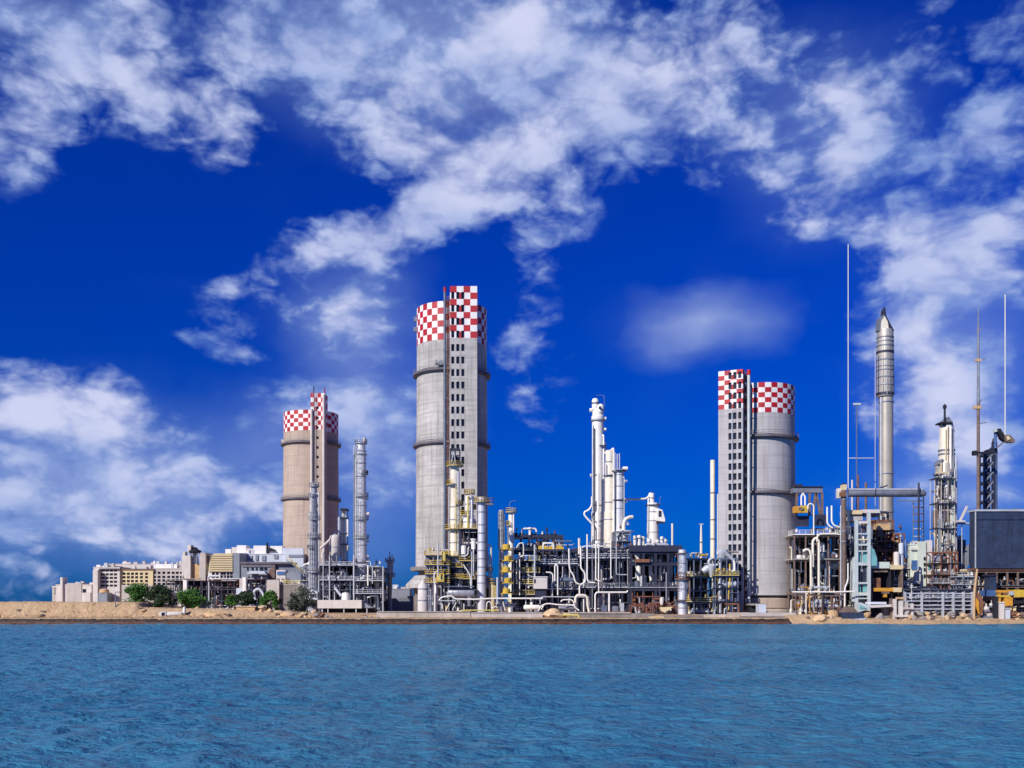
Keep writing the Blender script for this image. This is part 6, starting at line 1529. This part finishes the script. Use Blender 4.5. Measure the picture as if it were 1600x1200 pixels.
    part('arched_hood', MB().prism([(X(1360.8, D), Z(884, D)), (X(1371, D), Z(884, D)), (X(1371, D), Z(872, D)), (X(1367, D), Z(859, D)), (X(1362, D), Z(855, D)), (X(1360.8, D), Z(856, D))], D+.3, D+3), TURQ, root)
    part('arched_hood', MB().prism([(X(1332, D), Z(940, D)), (X(1336.3, D), Z(940, D)), (X(1336.3, D), Z(870, D)), (X(1333, D), Z(880, D))], D+.3, D+2), PALE_BLUE, root)
    rack('pipe_rack', 'dark cluttered frame behind the pale turquoise tower', 'pipe rack', 1313, 1362, 268, 9, [822, 850, 880, 912], 3, 2, STEEL, decks=[1, 2, 3], pipes=24, hp=12, vessels=12, seed=52, back=True, pipe_m=(PIPE_WHITE, STEEL, NAVY, CREAM, RUST, PALE_BLUE))
    boxes('roof_slab', 'flat beige roof slab with grey box below, over the turquoise tower', 'roof', [('slab', 1324, 1347, 797, 803.5, 265, 6, CREAM), ('slab', 1348.5, 1375, 796, 801.5, 266, 6, OFFWHITE), ('beam_box', 1326, 1348, 805.5, 813, 265.6, 5, GREYWALL), ('dark_gap', 1325, 1374, 803.6, 805.4, 266.4, 4, NAVY), ('rail', 1349, 1374, 801.6, 807, 267, .5, BROWN)])
    # rusty tower
    rack('rusty_tower', 'brown rusty cluttered tower in front of the flare stack foot', 'tower', 1358, 1396, 278, 9, [812, 828, 845, 860, 878], 3, 2, RUST, decks=[1, 2, 3], rails=(3,), rail_m=RUST_RED, pipes=36, hp=20, vessels=26, seed=53, back=True, pipe_m=(RUST, BROWN, RUST_RED, TAN, STEEL, NAVY, CREAM), deck_m=BROWN, brace=((0, 2), (1, 1), (2, 3)), w=.3)
    boxes('rusty_hopper', 'pale rusty hopper body on the brown tower', 'hopper', [('hopper_body', 1371, 1391, 818, 828, 276, 4, TAN), ('roof', 1375, 1388, 814.5, 817.8, 276.2, 3.6, BROWN), ('chute', 1372, 1380, 828, 838, 276.4, 2, BROWN)])
    rack('rusty_tower', 'lower rusty annex stepping down right of the brown rusty tower', 'tower', 1396.5, 1413, 277, 7, [833, 848, 863, 880], 2, 1, RUST, decks=[1, 2, 3], pipes=18, hp=10, vessels=12, seed=54, back=True, pipe_m=(RUST, BROWN, TAN, STEEL), brace=((0, 2), (1, 1)), deck_m=BROWN)
    boxes('mint_platform', 'pale mint green platform slab on dark piers below the rusty tower', 'platform', [('slab', 1360, 1390, 878, 888, 263.5, 8, MINT), ('slab', 1390.4, 1411, 883, 889.5, 263.8, 8, CREAM), ('pier', 1389, 1392.5, 889.6, 966, 264.2, 2, BLACK), ('pier', 1360, 1363, 888.2, 966, 264.2, 2, CONC_DARK), ('pier', 1408, 1411, 889.8, 966, 264.2, 2, BROWN), ('back_wall', 1362, 1410, 890, 966, 270, .5, BLACK), ('inner_beam', 1361, 1387, 891.5, 894, 263.8, .5, BROWN), ('rusty_tank', 1364, 1376, 903, 919, 265, 3, RUST)])  # black sheet at the back stands in for the shade below the slabs
    boxes('orange_girder', 'orange crane girder with a cream end below the mint platform', 'girder', [('girder', 1366.5, 1396, 918.5, 924, 262.8, 1, ORANGE), ('end_box', 1396.2, 1409, 918, 925, 262.6, 1.3, CREAM), ('hook_block', 1381, 1386, 928, 933, 263, .8, ORANGE), ('trolley', 1378, 1390, 924.1, 927.5, 262.9, .9, BROWN)])
    column('process_vessel', 'blue grey upright vessel on the right end of the mint platform', 'vessel', 1408, 7.5, 848, 884, 267, BLUEWHITE, 'dome', base_to_ground=False, bands=(866,))
    column('process_vessel', 'dark blue upright vessel beside the blue grey one on the platform end', 'vessel', 1415, 5.5, 843, 872, 267.5, BLUEPAINT, 'dome', base_to_ground=False, nozzles=[(860, 2, 3, 2, BROWN)])
    column('process_vessel', 'white bulb shaped vessel left of the blue grey vessel', 'vessel', 1401, 9, 862, 884, 266, OFFWHITE, 'dome', base_to_ground=False)
    # white and turquoise ramp + junk underneath
    root = thing('landing_ramp', 'white landing ramp with a turquoise end plate at the water edge', 'ramp', (X(1367, 256), 256, Z(956, 256)))
    part('ramp_deck', MB().prism([(X(1352, 256), Z(950, 256)), (X(1391, 256), Z(948, 256)), (X(1391, 256), Z(944.5, 256)), (X(1356, 256), Z(946, 256))], 255, 259), OFFWHITE, root)
    part('end_plate', MB().prism([(X(1339, 256), Z(956, 256)), (X(1352, 256), Z(952.5, 256)), (X(1358, 256), Z(948, 256)), (X(1343, 256), Z(941.5, 256)), (X(1340, 256), Z(943, 256))], 254.6, 258), PALE_BLUE, root)
    part('end_mark', MB().prism([(X(1343, 254.5), Z(951.5, 254.5)), (X(1355, 254.5), Z(950.5, 254.5)), (X(1349, 254.5), Z(947.5, 254.5)), (X(1343.5, 254.5), Z(945, 254.5))], 254.4, 254.59), TURQ, root)
    part('side_rail', MB().box(X(1358, 256), X(1391, 256), 258.6, 258.9, Z(944, 256), Z(940.5, 256)), BLUEWHITE, root)
    boxes('winch_house', 'grey concrete block with dark opening under the landing ramp', 'housing', [('block', 1380, 1391.5, 950, 968, 257.5, 3, CONC_DARK), ('dark_opening', 1362, 1379.8, 951, 966, 259, 1, BLACK), ('post', 1391.6, 1394.5, 935, 970, 256.5, 1, BROWN)])
    # pale green building
    b = building('pale_green_building', 'pale mint green building with flat bays left of the beige tower', 1421, 1456, 277, 852, 925, 8, MINT, (), (), roof=MINT)
    part('bay', MB().box(X(1436, 275.6), X(1447, 275.6), 275.6, 276.9, GROUND, Z(846, 275.6)), MINT, b)
    part('bay', MB().box(X(1448.5, 275.9), X(1456.5, 275.9), 275.9, 276.9, GROUND, Z(844, 275.9)), OFFWHITE, b)
    part('window', MB().box(X(1425, 276.6), X(1434.5, 276.6), 276.6, 276.97, Z(890, 277), Z(875.5, 277)), BLUEPAINT, b)
    for py in (873, 882, 890, 900): part('window', MB().box(X(1443.5, 275.4), X(1446, 275.4), 275.35, 275.58, Z(py+2.5, 277), Z(py-2.5, 277)), WINDOW, b)
    part('window', MB().box(X(1450.5, 275.7), X(1455, 275.7), 275.7, 275.88, Z(890, 276), Z(876, 276)), TURQ, b)
    part('gutter', MB().box(X(1424, 276.4), X(1436, 276.4), 276.4, 276.98, Z(859, 276), Z(855, 276)), OFFWHITE, b)
    part('porch', MB().prism([(X(1424, 275), Z(912, 275)), (X(1436, 275), Z(912, 275)), (X(1436, 275), Z(891, 275)), (X(1431, 275), Z(894, 275))], 274, 276.9), OFFWHITE, b)
    # beige tower with spire (a cluster of pipes on a core)
    D = 280; k = S(D); cx = X(1476, D)
    root = thing('process_tower', 'beige weathered process tower bundled with pipes, dark spire on its slanted top', 'tower', (cx, D, GROUND))
    part('core_shell', MB().lathe(cx, D, [(15*k, GROUND-.3), (15*k, Z(802, D)), (14*k, Z(800, D)), (14*k, Z(728, D)), (13*k, Z(724, D)), (3*k, Z(723, D))], 24), STACK, root)
    c2 = X(1479, D)
    part('upper_shell', MB().lathe(c2, D, [(11.8*k, Z(728, D)), (11.8*k, Z(724, D)), (11*k, Z(690, D)), (9.8*k, Z(664, D))], 24), CREAM_STEEL, root)
    part('shoulder_hood', MB().prism([(X(1461.5, D), Z(727, D)), (X(1469, D), Z(727, D)), (X(1469, D), Z(718, D)), (X(1465, D), Z(720, D))], D-2, D+1.5), STEEL, root)
    part('top_cone', MB().prism([(X(1470, D), Z(665, D)), (X(1489, D), Z(676, D)), (X(1486, D), Z(662, D)), (X(1480, D), Z(652, D)), (X(1475, D), Z(655, D)), (X(1470, D), Z(661, D))], D-1.2, D+1.2), STEEL, root)
    part('spire', MB().tube([(X(1473, D), D-1.3, Z(668, D)), (X(1473, D), D-1.3, Z(636, D)), (X(1473, D), D-1.3, Z(632, D))], [.35, .28, .06], 8), BLACK, root)
    part('spire_knob', MB().lathe(X(1473, D), D-1.3, [(.2, Z(641, D)), (.5, Z(639, D)), (.5, Z(635, D)), (.1, Z(633, D))], 10), BLACK, root)
    part('platform', MB().box(X(1464.5, D), X(1483.5, D), D-2.2, D+1.4, Z(663.5, D), Z(661.2, D)), BLACK, root)
    bundle = [(-14, 745, 930, 2.2, CREAM_STEEL), (-11, 725, 930, 3, BEIGE), (-7.5, 740, 860, 2.2, STEEL), (-4.5, 748, 925, 3.6, PIPE_WHITE), (-.5, 742, 880, 2.4, BROWN), (2.5, 745, 850, 2.8, CREAM_STEEL), (6, 748, 910, 3.2, MINT), (9.5, 735, 905, 2.4, STEEL_PALE), (12.5, 715, 930, 3, STEEL_PALE), (14.5, 720, 850, 1.8, STEEL_BLUE), (-6, 672, 720, 2, CREAM), (1, 668, 735, 3, PIPE_WHITE), (6, 676, 735, 1.8, STEEL), (-2.8, 668, 735, 1.2, BROWN)]
    for a, y0, y1, w, m in bundle:
        rad = 15.2*k if y0 > 700 else 10.5*k
        y = D - sqrt(max(.3, (rad+.4)**2 - (a*k)**2))
        part('riser_pipe', MB().tube([((cx if y0 > 700 else c2)+a*k, y, Z(y1, D)), ((cx if y0 > 700 else c2)+a*k, y, Z(y0, D))], w/2*k, 8), m, root)
    for py, ext, m in ((704, 1.2, STEEL), (710, 1, STEEL), (727, 1.5, STEEL_PALE), (741, 1.6, STEEL_BLUE), (748, 1.8, NAVY), (786, 1.8, NAVY), (812, 1.2, STEEL), (826, 1.8, NAVY), (866, 1.4, BROWN), (880, 1.4, RUST), (897, 1.4, BROWN)):
        q = (16.4 if py > 735 else 12)*k
        part('ring', MB().lathe(cx if py > 735 else c2, D, [(q-.6, Z(py+1.2, D)), (q+ext*k*.5, Z(py+1.2, D)), (q+ext*k*.5, Z(py-1.2, D)), (q-.6, Z(py-1.2, D))], 24, cap=False), m, root)
    rack('pipe_rack', 'rusty beige rack squeezed between the mint platform and the pale green building', 'pipe rack', 1395, 1421, 269, 6, [889, 902, 915, 927], 3, 1, BROWN, decks=[0, 1, 2, 3], rails=(0, 2), rail_m=CREAM_STEEL, pipes=26, hp=16, vessels=12, seed=62, back=True, pipe_m=(CREAM_STEEL, BROWN, BEIGE, RUST, STEEL_PALE, NAVY), deck_m=BROWN, w=.24)
    rack('pipe_rack', 'low grey rack between the beige tower foot and the dark blue tank', 'pipe rack', 1494, 1521, 268, 6, [902, 914, 926], 3, 1, STEEL, decks=[0, 1, 2], rails=(0, 1), pipes=20, hp=12, vessels=8, seed=63, back=False, pipe_m=(CREAM_STEEL, STEEL_BLUE, BEIGE, RUST, STEEL_PALE), deck_m=STEEL, w=.22)
    rack('pipe_rack', 'low brown rack of beige and rusty piping beside the pale sand heap', 'pipe rack', 1243, 1312, 260.5, 3, [930, 948], 5, 1, BROWN, decks=[], pipes=24, hp=14, vessels=8, seed=64, pipe_m=(CREAM_STEEL, BEIGE, RUST, STEEL_PALE, NAVY, ORANGE), w=.2)
    rack('scaffold', 'slender grey scaffold wrapped around the upper part of the beige tower', 'scaffold', 1460.5, 1491.5, 275.6, 3, [748, 787, 826], 3, 1, CREAM_STEEL, decks=[0, 1, 2], rails=(), rail_m=STEEL_PALE, deck_m=NAVY, pipes=40, hp=5, vessels=4, seed=61, ybot=862, w=.10, pipe_m=(CREAM_STEEL, BROWN, STEEL_PALE, STEEL, BEIGE))
    rack('base_frame_rack', 'rusty lower scaffold around the foot of the beige tower', 'scaffold', 1457, 1496, 272, 4, [862, 880, 898, 912], 3, 1, RUST, decks=[1, 2, 3], rails=(3,), pipes=16, hp=10, vessels=10, seed=56, pipe_m=(RUST, BROWN, CREAM_STEEL, STEEL_PALE, STEEL), deck_m=BROWN, w=.26)
    b = building('annex_block', 'blue grey stepped annex on the right of the beige tower', 1492, 1509, 284, 845, 920, 7, STEEL_BLUE, (), (), roof=STEEL)
    part('chute', MB().prism([(X(1491, 283), Z(900, 283)), (X(1497, 283), Z(905, 283)), (X(1518, 283), Z(872, 283)), (X(1518, 283), Z(850, 283)), (X(1510, 283), Z(852, 283))], 282, 283.9), BLUEGREY, b)
    part('door_frame', MB().box(X(1485, 281), X(1496.5, 281), 281, 283.9, GROUND, Z(889, 281)), MINT, b)
    pipe('level grey pipe bridge from the beige tower to the dark tank', [(1490, 818), (1521, 818)], 277, 3.4, STEEL_PALE)
    pipe('slim post under the level grey pipe bridge', [(1503, 905), (1503, 819)], 277, 1.6, STEEL_PALE)
    r = thing('crane_jib', 'small pale crane jib leaning above the grey pipe bridge', 'crane', (X(1503, 276), 276, Z(816, 276)))
    part('jib', MB().bar((X(1500, 276), 276, Z(814, 276)), (X(1511, 276), 276, Z(791, 276)), .5), OFFWHITE, r)
    part('base_plate', MB().box(X(1494, 276), X(1507, 276), 275.4, 276.6, Z(815.8, 276), Z(813.4, 276)), OFFWHITE, r)
    # dark mast
    D = 267.2; x = X(1528.5, D)
    r = thing('mast', 'dark reddish mast with short brackets rising beside the dark tank', 'mast', (x, D, Z(800, D)))
    part('lower_post', MB().tube([(x, D, Z(799, D)), (x, D, Z(630, D))], [.45, .38], 10), BROWN, r)
    part('upper_post', MB().tube([(x, D, Z(630.2, D)), (x, D, Z(530, D)), (x, D, Z(478, D))], [.4, .3, .09], 8), STEEL, r)
    part('collar', MB().box(X(1521, D), X(1532.5, D), D-.5, D+.5, Z(639, D), Z(634.5, D)), TAN, r)
    part('collar', MB().box(X(1524, D), X(1533, D), D-.3, D+.3, Z(565, D), Z(561, D)), TAN, r)
    for a, b, py, q in ((1529, 1542, 662, 660), (1529, 1540, 563, 560), (1525, 1536, 518, 512), (1530, 1534, 630, 624)):
        part('bracket', MB().bar((X(a, D), D, Z(py, D)), (X(b, D), D, Z(q, D)), .22), STEEL, r)
    part('lamp_arm', MB().box(X(1520, D), X(1552, D), D-.4, D+.4, Z(709, D), Z(706, D)), BLACK, r)
    part('lamp_block', MB().box(X(1520, D), X(1525.5, D), D-.7, D+.7, Z(711.5, D), Z(704.5, D)), BLACK, r)
    # dark lattice chimney with pale mast on top
    D = 272
    root = rack('lattice_chimney', 'dark lattice tower and chimney standing on the dark blue tank', 'tower', 1538.5, 1552, D, 3, [708, 722, 737, 752, 767, 782], 1, 1, NAVY, decks=[], w=.55, ybot=798)
    for i, (a, b) in enumerate(((708, 722), (722, 737), (737, 752), (752, 767), (767, 782), (782, 797))):
        part('brace', MB().bar((X(1539, D), D-.1, Z(b, D)), (X(1551.5, D), D-.1, Z(a, D)), .42), STEEL, root)
        part('brace', MB().bar((X(1551.5, D), D+2, Z(b, D)), (X(1539, D), D+2, Z(a, D)), .42), NAVY, root)
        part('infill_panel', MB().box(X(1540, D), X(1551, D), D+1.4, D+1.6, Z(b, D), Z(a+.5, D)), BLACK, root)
    part('stack', MB().lathe(X(1556.5, D), D+1, [(.75, Z(798, D)), (.75, Z(690, D))], 16), STEEL_BLUE, root)
    part('stack_head', MB().lathe(X(1555.5, D), D+.8, [(.4, Z(700, D)), (.7, Z(697, D)), (.5, Z(688, D)), (.3, Z(684, D))], 12), NAVY, root)
    part('top_truss', MB().prism([(X(1539, D), Z(708, D)), (X(1560, D), Z(708, D)), (X(1557, D), Z(694, D)), (X(1551, D), Z(700, D)), (X(1544, D), Z(702, D))], D+.2, D+2.2), NAVY, root)
    root = thing('floodlight_cluster', 'tilted brown and white floodlight box on top of the dark lattice tower', 'floodlight', (X(1566, 271), 271, Z(700, 271)))
    D = 271
    part('lamp_housing', MB().prism([(X(1556, D), Z(671, D)), (X(1561, D), Z(670, D)), (X(1568, D), Z(681, D)), (X(1568, D), Z(690, D)), (X(1563, D), Z(686, D))], D-.8, D+.8), BLACK, root)
    part('lamp_housing', MB().prism([(X(1567, D), Z(681, D)), (X(1575, D), Z(680, D)), (X(1583, D), Z(688, D)), (X(1583, D), Z(692, D)), (X(1576, D), Z(692, D)), (X(1568, D), Z(690.5, D))], D-1, D+.7), BROWN, root)
    part('lens', MB().prism([(X(1569, D), Z(683, D)), (X(1573, D), Z(682, D)), (X(1576, D), Z(687, D)), (X(1571, D), Z(689, D))], D-1.2, D-1.01), CREAM, root)
    part('bracket', MB().bar((X(1557, D), D, Z(700, D)), (X(1572, D), D, Z(688, D)), .4), STEEL, root)
    part('reflector', MB().prism([(X(1552, D), Z(676, D)), (X(1559, D), Z(674, D)), (X(1556, D), Z(669.5, D)), (X(1552.5, D), Z(671, D))], D-.5, D+.5), PALE_BLUE, root)
    part('mount_post', MB().tube([(X(1556.5, D), D+.4, Z(700, D)), (X(1556.5, D), D+.4, Z(672, D))], .4, 8), BLUEPAINT, root)
    pipe('pale slender mast rising from the floodlight box at far right', [(1570.5, 684), (1570.5, 460)], 271, 1.7, CREAM_STEEL, name='mast', cat='mast')
    # dark blue tank on legs
    D = 266
    root = thing('dark_tank', 'huge dark blue plated box tank on a messy undercarriage', 'tank', (X(1565, D), D, Z(888, D)))
    part('tank_body', MB().box(X(1524, D), X(1640, D), D, D+3.4, Z(888, D), Z(799, D)), BLUETANK, root)
    part('top_rim', MB().box(X(1522.5, D), X(1641, D), D-.3, D+4.3, Z(798.9, D), Z(796, D)), STEEL_PALE, root)
    part('side_rim', MB().box(X(1523, D), X(1524.6, D), D-.25, D-.01, Z(888, D), Z(799, D)), STEEL_PALE, root)
    for py in (811,): part('stiffener', MB().box(X(1524.7, D), X(1640, D), D-.22, D-.006, Z(py+.8, D), Z(py-.8, D)), BLUETANK, root)
    for i in range(34):
        a, py = rr.uniform(1526, 1598), rr.uniform(806, 884)
        part('plate_patch', MB().box(X(a, D), X(a+rr.uniform(1, 2.6), D), D-.06, D-.004, Z(py+rr.uniform(.8, 2), D), Z(py, D)), NAVY, root)
    part('soffit', MB().box(X(1523, D), X(1640, D), D+.4, D+12, Z(891, D), Z(888.1, D)), RUST, root)
    for k in range(14):
        a = 1556 + k*6 + rr.uniform(-1, 1); h = rr.uniform(2, 5)
        part('rim_pipe', MB().box(X(a, D+3), X(a+rr.uniform(2, 5), D+3), D+3, D+4, Z(796, D), Z(796-h*.6, D)), BROWN if k % 2 else STEEL, root)
    rack('undercarriage', 'rusty cluttered steelwork below the dark blue tank', 'frame', 1524, 1640, 267, 12, [891.5, 915, 935], 7, 2, BROWN, decks=[1], rails=(), pipes=40, hp=26, vessels=26, seed=57, back=True, pipe_m=(RUST, BROWN, NAVY, BLUEGREY, OFFWHITE, STEEL, CREAM), deck_m=BLUEGREY, w=.42, brace=((0, 0), (3, 1), (5, 0)))
    boxes('blue_funnel', 'dark blue box funnel hanging under the tank beside the black pillar', 'funnel', [('funnel_body', 1546, 1557, 900, 922, 262.5, 3, BLUETANK), ('funnel_lip', 1543, 1558, 922.1, 931.5, 262, 4, BLUEPAINT), ('funnel_cap', 1544, 1558, 897, 899.9, 262.2, 3.5, BLACK)])
    boxes('black_pillar', 'black rusty square pillar standing at the water edge below the funnel', 'pillar', [('pillar_body', 1552.8, 1560, 932, 971, 257.5, 1.6, BLACK), ('base', 1551, 1562, 968, 972.5, 257, 2.4, RUST)])
    boxes('orange_crane', 'orange yellow crane body with lattice ends under the tank', 'crane', [('crane_body', 1585, 1640, 921.5, 933, 260, 3, YELLOW), ('crane_beam', 1560, 1579, 922, 926, 260.4, 1.5, ORANGE), ('crane_beam', 1560, 1580, 930, 933, 260.3, 1.5, YELLOW), ('strut', 1561, 1564, 926.1, 941, 260.5, 1.2, ORANGE), ('counterweight', 1570, 1582.5, 933.5, 946.5, 260.2, 2, ORANGE), ('dark_cab', 1583, 1600, 934, 943, 261, 2, BLACK), ('hub', 1578, 1584.5, 924, 930, 259.9, 1.2, STEEL_PALE)])
    pipe('pale rusty leaning pole left below the dark tank', [(1522, 973), (1522.5, 925), (1527, 889)], 257.5, 4, TAN, name='leaning_pole', cat='pole')
    root = thing('scrap_sheet', 'torn rusty orange sheet hanging beside the pale leaning pole', 'scrap', (X(1530, 258), 258, Z(962, 258)))
    part('sheet', MB().prism([(X(1525, 258), Z(926, 258)), (X(1531, 258), Z(929, 258)), (X(1536, 258), Z(942, 258)), (X(1534, 258), Z(958, 258)), (X(1530, 258), Z(962, 258)), (X(1525.5, 258), Z(940, 258))], 257.6, 258.2), RUST, root)
    part('sheet_fold', MB().prism([(X(1525, 257.4), Z(934, 258)), (X(1529, 257.4), Z(941, 258)), (X(1530, 257.4), Z(960, 258)), (X(1528.5, 257.4), Z(959, 258)), (X(1524.5, 257.4), Z(946, 258))], 257.2, 257.55), ORANGE, root)
    boxes('white_crate', 'white upright crate standing on the shore below the orange crane', 'crate', [('crate_body', 1562, 1569.5, 942, 969, 257, 2, OFFWHITE), ('lid', 1561.5, 1570, 940.5, 942, 256.8, 2.4, WHITE)])
    boxes('white_crate', 'pale blue white crate right of the white upright crate', 'crate', [('crate_body', 1571, 1578.5, 951, 970, 257.3, 2, BLUEWHITE), ('lid', 1570.6, 1579, 949.8, 951, 257, 2.4, OFFWHITE)])
    for i, (a, yb, w, m) in enumerate(((1541, 951, 7, OFFWHITE), (1546, 961, 7, GREYWALL), (1550, 945, 6, OFFWHITE), (1537, 965, 7, STEEL_BLUE))):
        hdrum('barrel', ('topmost pale barrel left of the black pillar', 'lower grey barrel left of the black pillar', 'white barrel directly under the blue funnel', 'dark blue grey barrel at the water edge near the rusty sheet')[i], 'barrel', a-4, a+4, yb, w, 258.2 + .3*i, m, saddles=.2)
    for i in range(8):
        boulder(1584 + (i % 4)*6.5 + rr.uniform(-1, 1), 256.5 + (i//4)*1.4, 972 - (i//4)*9 + rr.uniform(-1, 1), rr.uniform(8, 12), (RUST, TAN, BROWN, RUST_RED)[i % 4], 'reddish brown rubble lump below the orange crane', 200+i, 'rubble lumps below the orange crane')
    # pale rail barrier + rubble
    root = thing('pipe_barrier', 'long pale horizontal bar barrier between the green building and the dark tank', 'barrier', (X(1470, 260), 260, GROUND))
    for py in (927, 933, 939, 945.5, 951.5):
        part('rail', MB().bar((X(1413, 260), 260, Z(py, 260)), (X(1521, 260), 260, Z(py+.3, 260)), .28), STEEL_PALE, root)
    for a in (1414, 1440, 1473, 1489, 1505, 1519):
        part('post', MB().box(X(a, 260)-.22, X(a, 260)+.22, 259.6, 260.4, GROUND-1.2, Z(925, 260)), STEEL_PALE, root)
    rack('pipe_rack', 'low dark rack of grey pipes behind the pale bar barrier', 'pipe rack', 1412, 1520, 263, 8, [921, 936, 948], 8, 1, STEEL, decks=[0, 1], pipes=24, hp=26, vessels=10, seed=58, back=True, pipe_m=(STEEL_PALE, STEEL, NAVY, BROWN, GREYWALL), deck_m=STEEL)
    boxes('broken_wall', 'broken white concrete frame on the shore left of the rubble', 'wall', [('pier', 1397, 1401, 936, 972, 255.5, 1.2, OFFWHITE), ('pier', 1405, 1411, 938, 972, 255.7, 1.2, OFFWHITE), ('pier', 1415, 1419, 940, 971, 255.6, 1.2, GREYWALL), ('pier', 1424, 1427.5, 943, 971, 255.8, 1.2, OFFWHITE), ('lintel', 1398, 1420, 961, 964, 255, 1.1, OFFWHITE), ('lintel', 1402, 1414, 933, 936, 255.2, 1.1, TAN), ('lintel', 1411.2, 1428, 949, 952, 255.1, 1, GREYWALL)])
    for i in range(34):
        a = rr.uniform(1396, 1520); y = rr.uniform(0, 1)
        boulder(a, 254.5 + 3.5*y, 974 - 15*y, rr.uniform(5, 12), (ROCK, ROCK_GREY, BROWN, TAN, ROCK)[i % 5], 'broken pinkish grey rubble piece below the pale bar barrier', 300+i, 'rubble below the pale bar barrier')
    boulder(1278, 254.5, 976, 44, SAND_PILE, 'pale sand heap at the water edge below the thick cream pipes', 81, flat=.42, name='sand_heap')
    boulder(1296, 254.2, 974, 22, ROCK, 'cream rock heap leaning against the sand heap by the dark hull', 82, flat=.7, name='sand_heap')
    boulder(1303, 255, 968, 16, TAN, 'yellowish upright rock right of the pale sand heap', 83, flat=1.1)
    boulder(1250, 254, 973, 20, ROCK, 'low brown rubble heap at the corner of the grey tower quay', 84, flat=.5, name='sand_heap')
    boulder(1354, 256, 968, 12, TAN, 'tan upright rock under the turquoise ramp end', 85, flat=1.3)
    boulder(1376, 255.6, 971, 15, ROCK_GREY, 'grey round rock in front of the winch house', 86, flat=.9)
    for i, (a, y, w) in enumerate(((1268, 972, 9), (1256, 971, 7), (1290, 974, 6), (1312, 971, 10), (1262, 966, 8))):
        boulder(a, 253.2, y+2, w, (ROCK, BROWN, TAN)[i % 3], 'loose rock at the foot of the pale sand heap', 400+i, 'loose rocks round the pale sand heap')
    root = thing('dinghy', 'dark blue hull lying on the sand under the turquoise frame tower', 'boat', (X(1325, 254), 254, Z(970, 254)))
    part('hull', MB().prism([(X(1312, 254), Z(957, 254)), (X(1347, 254), Z(957, 254)), (X(1351, 254), Z(966, 254)), (X(1345, 254), Z(970, 254)), (X(1316, 254), Z(970, 254))], 253.4, 256), BLUETANK, root)
    part('gunwale', MB().bar((X(1314, 253.3), 253.3, Z(970, 254)), (X(1353, 253.3), 253.3, Z(966.5, 254)), .35), STEEL_PALE, root)
    part('tarpaulin', MB().prism([(X(1314, 254), Z(956.8, 254)), (X(1340, 254), Z(956.8, 254)), (X(1334, 254), Z(949, 254)), (X(1322, 254), Z(948, 254))], 253.8, 255.6), BROWN, root)
right_side()
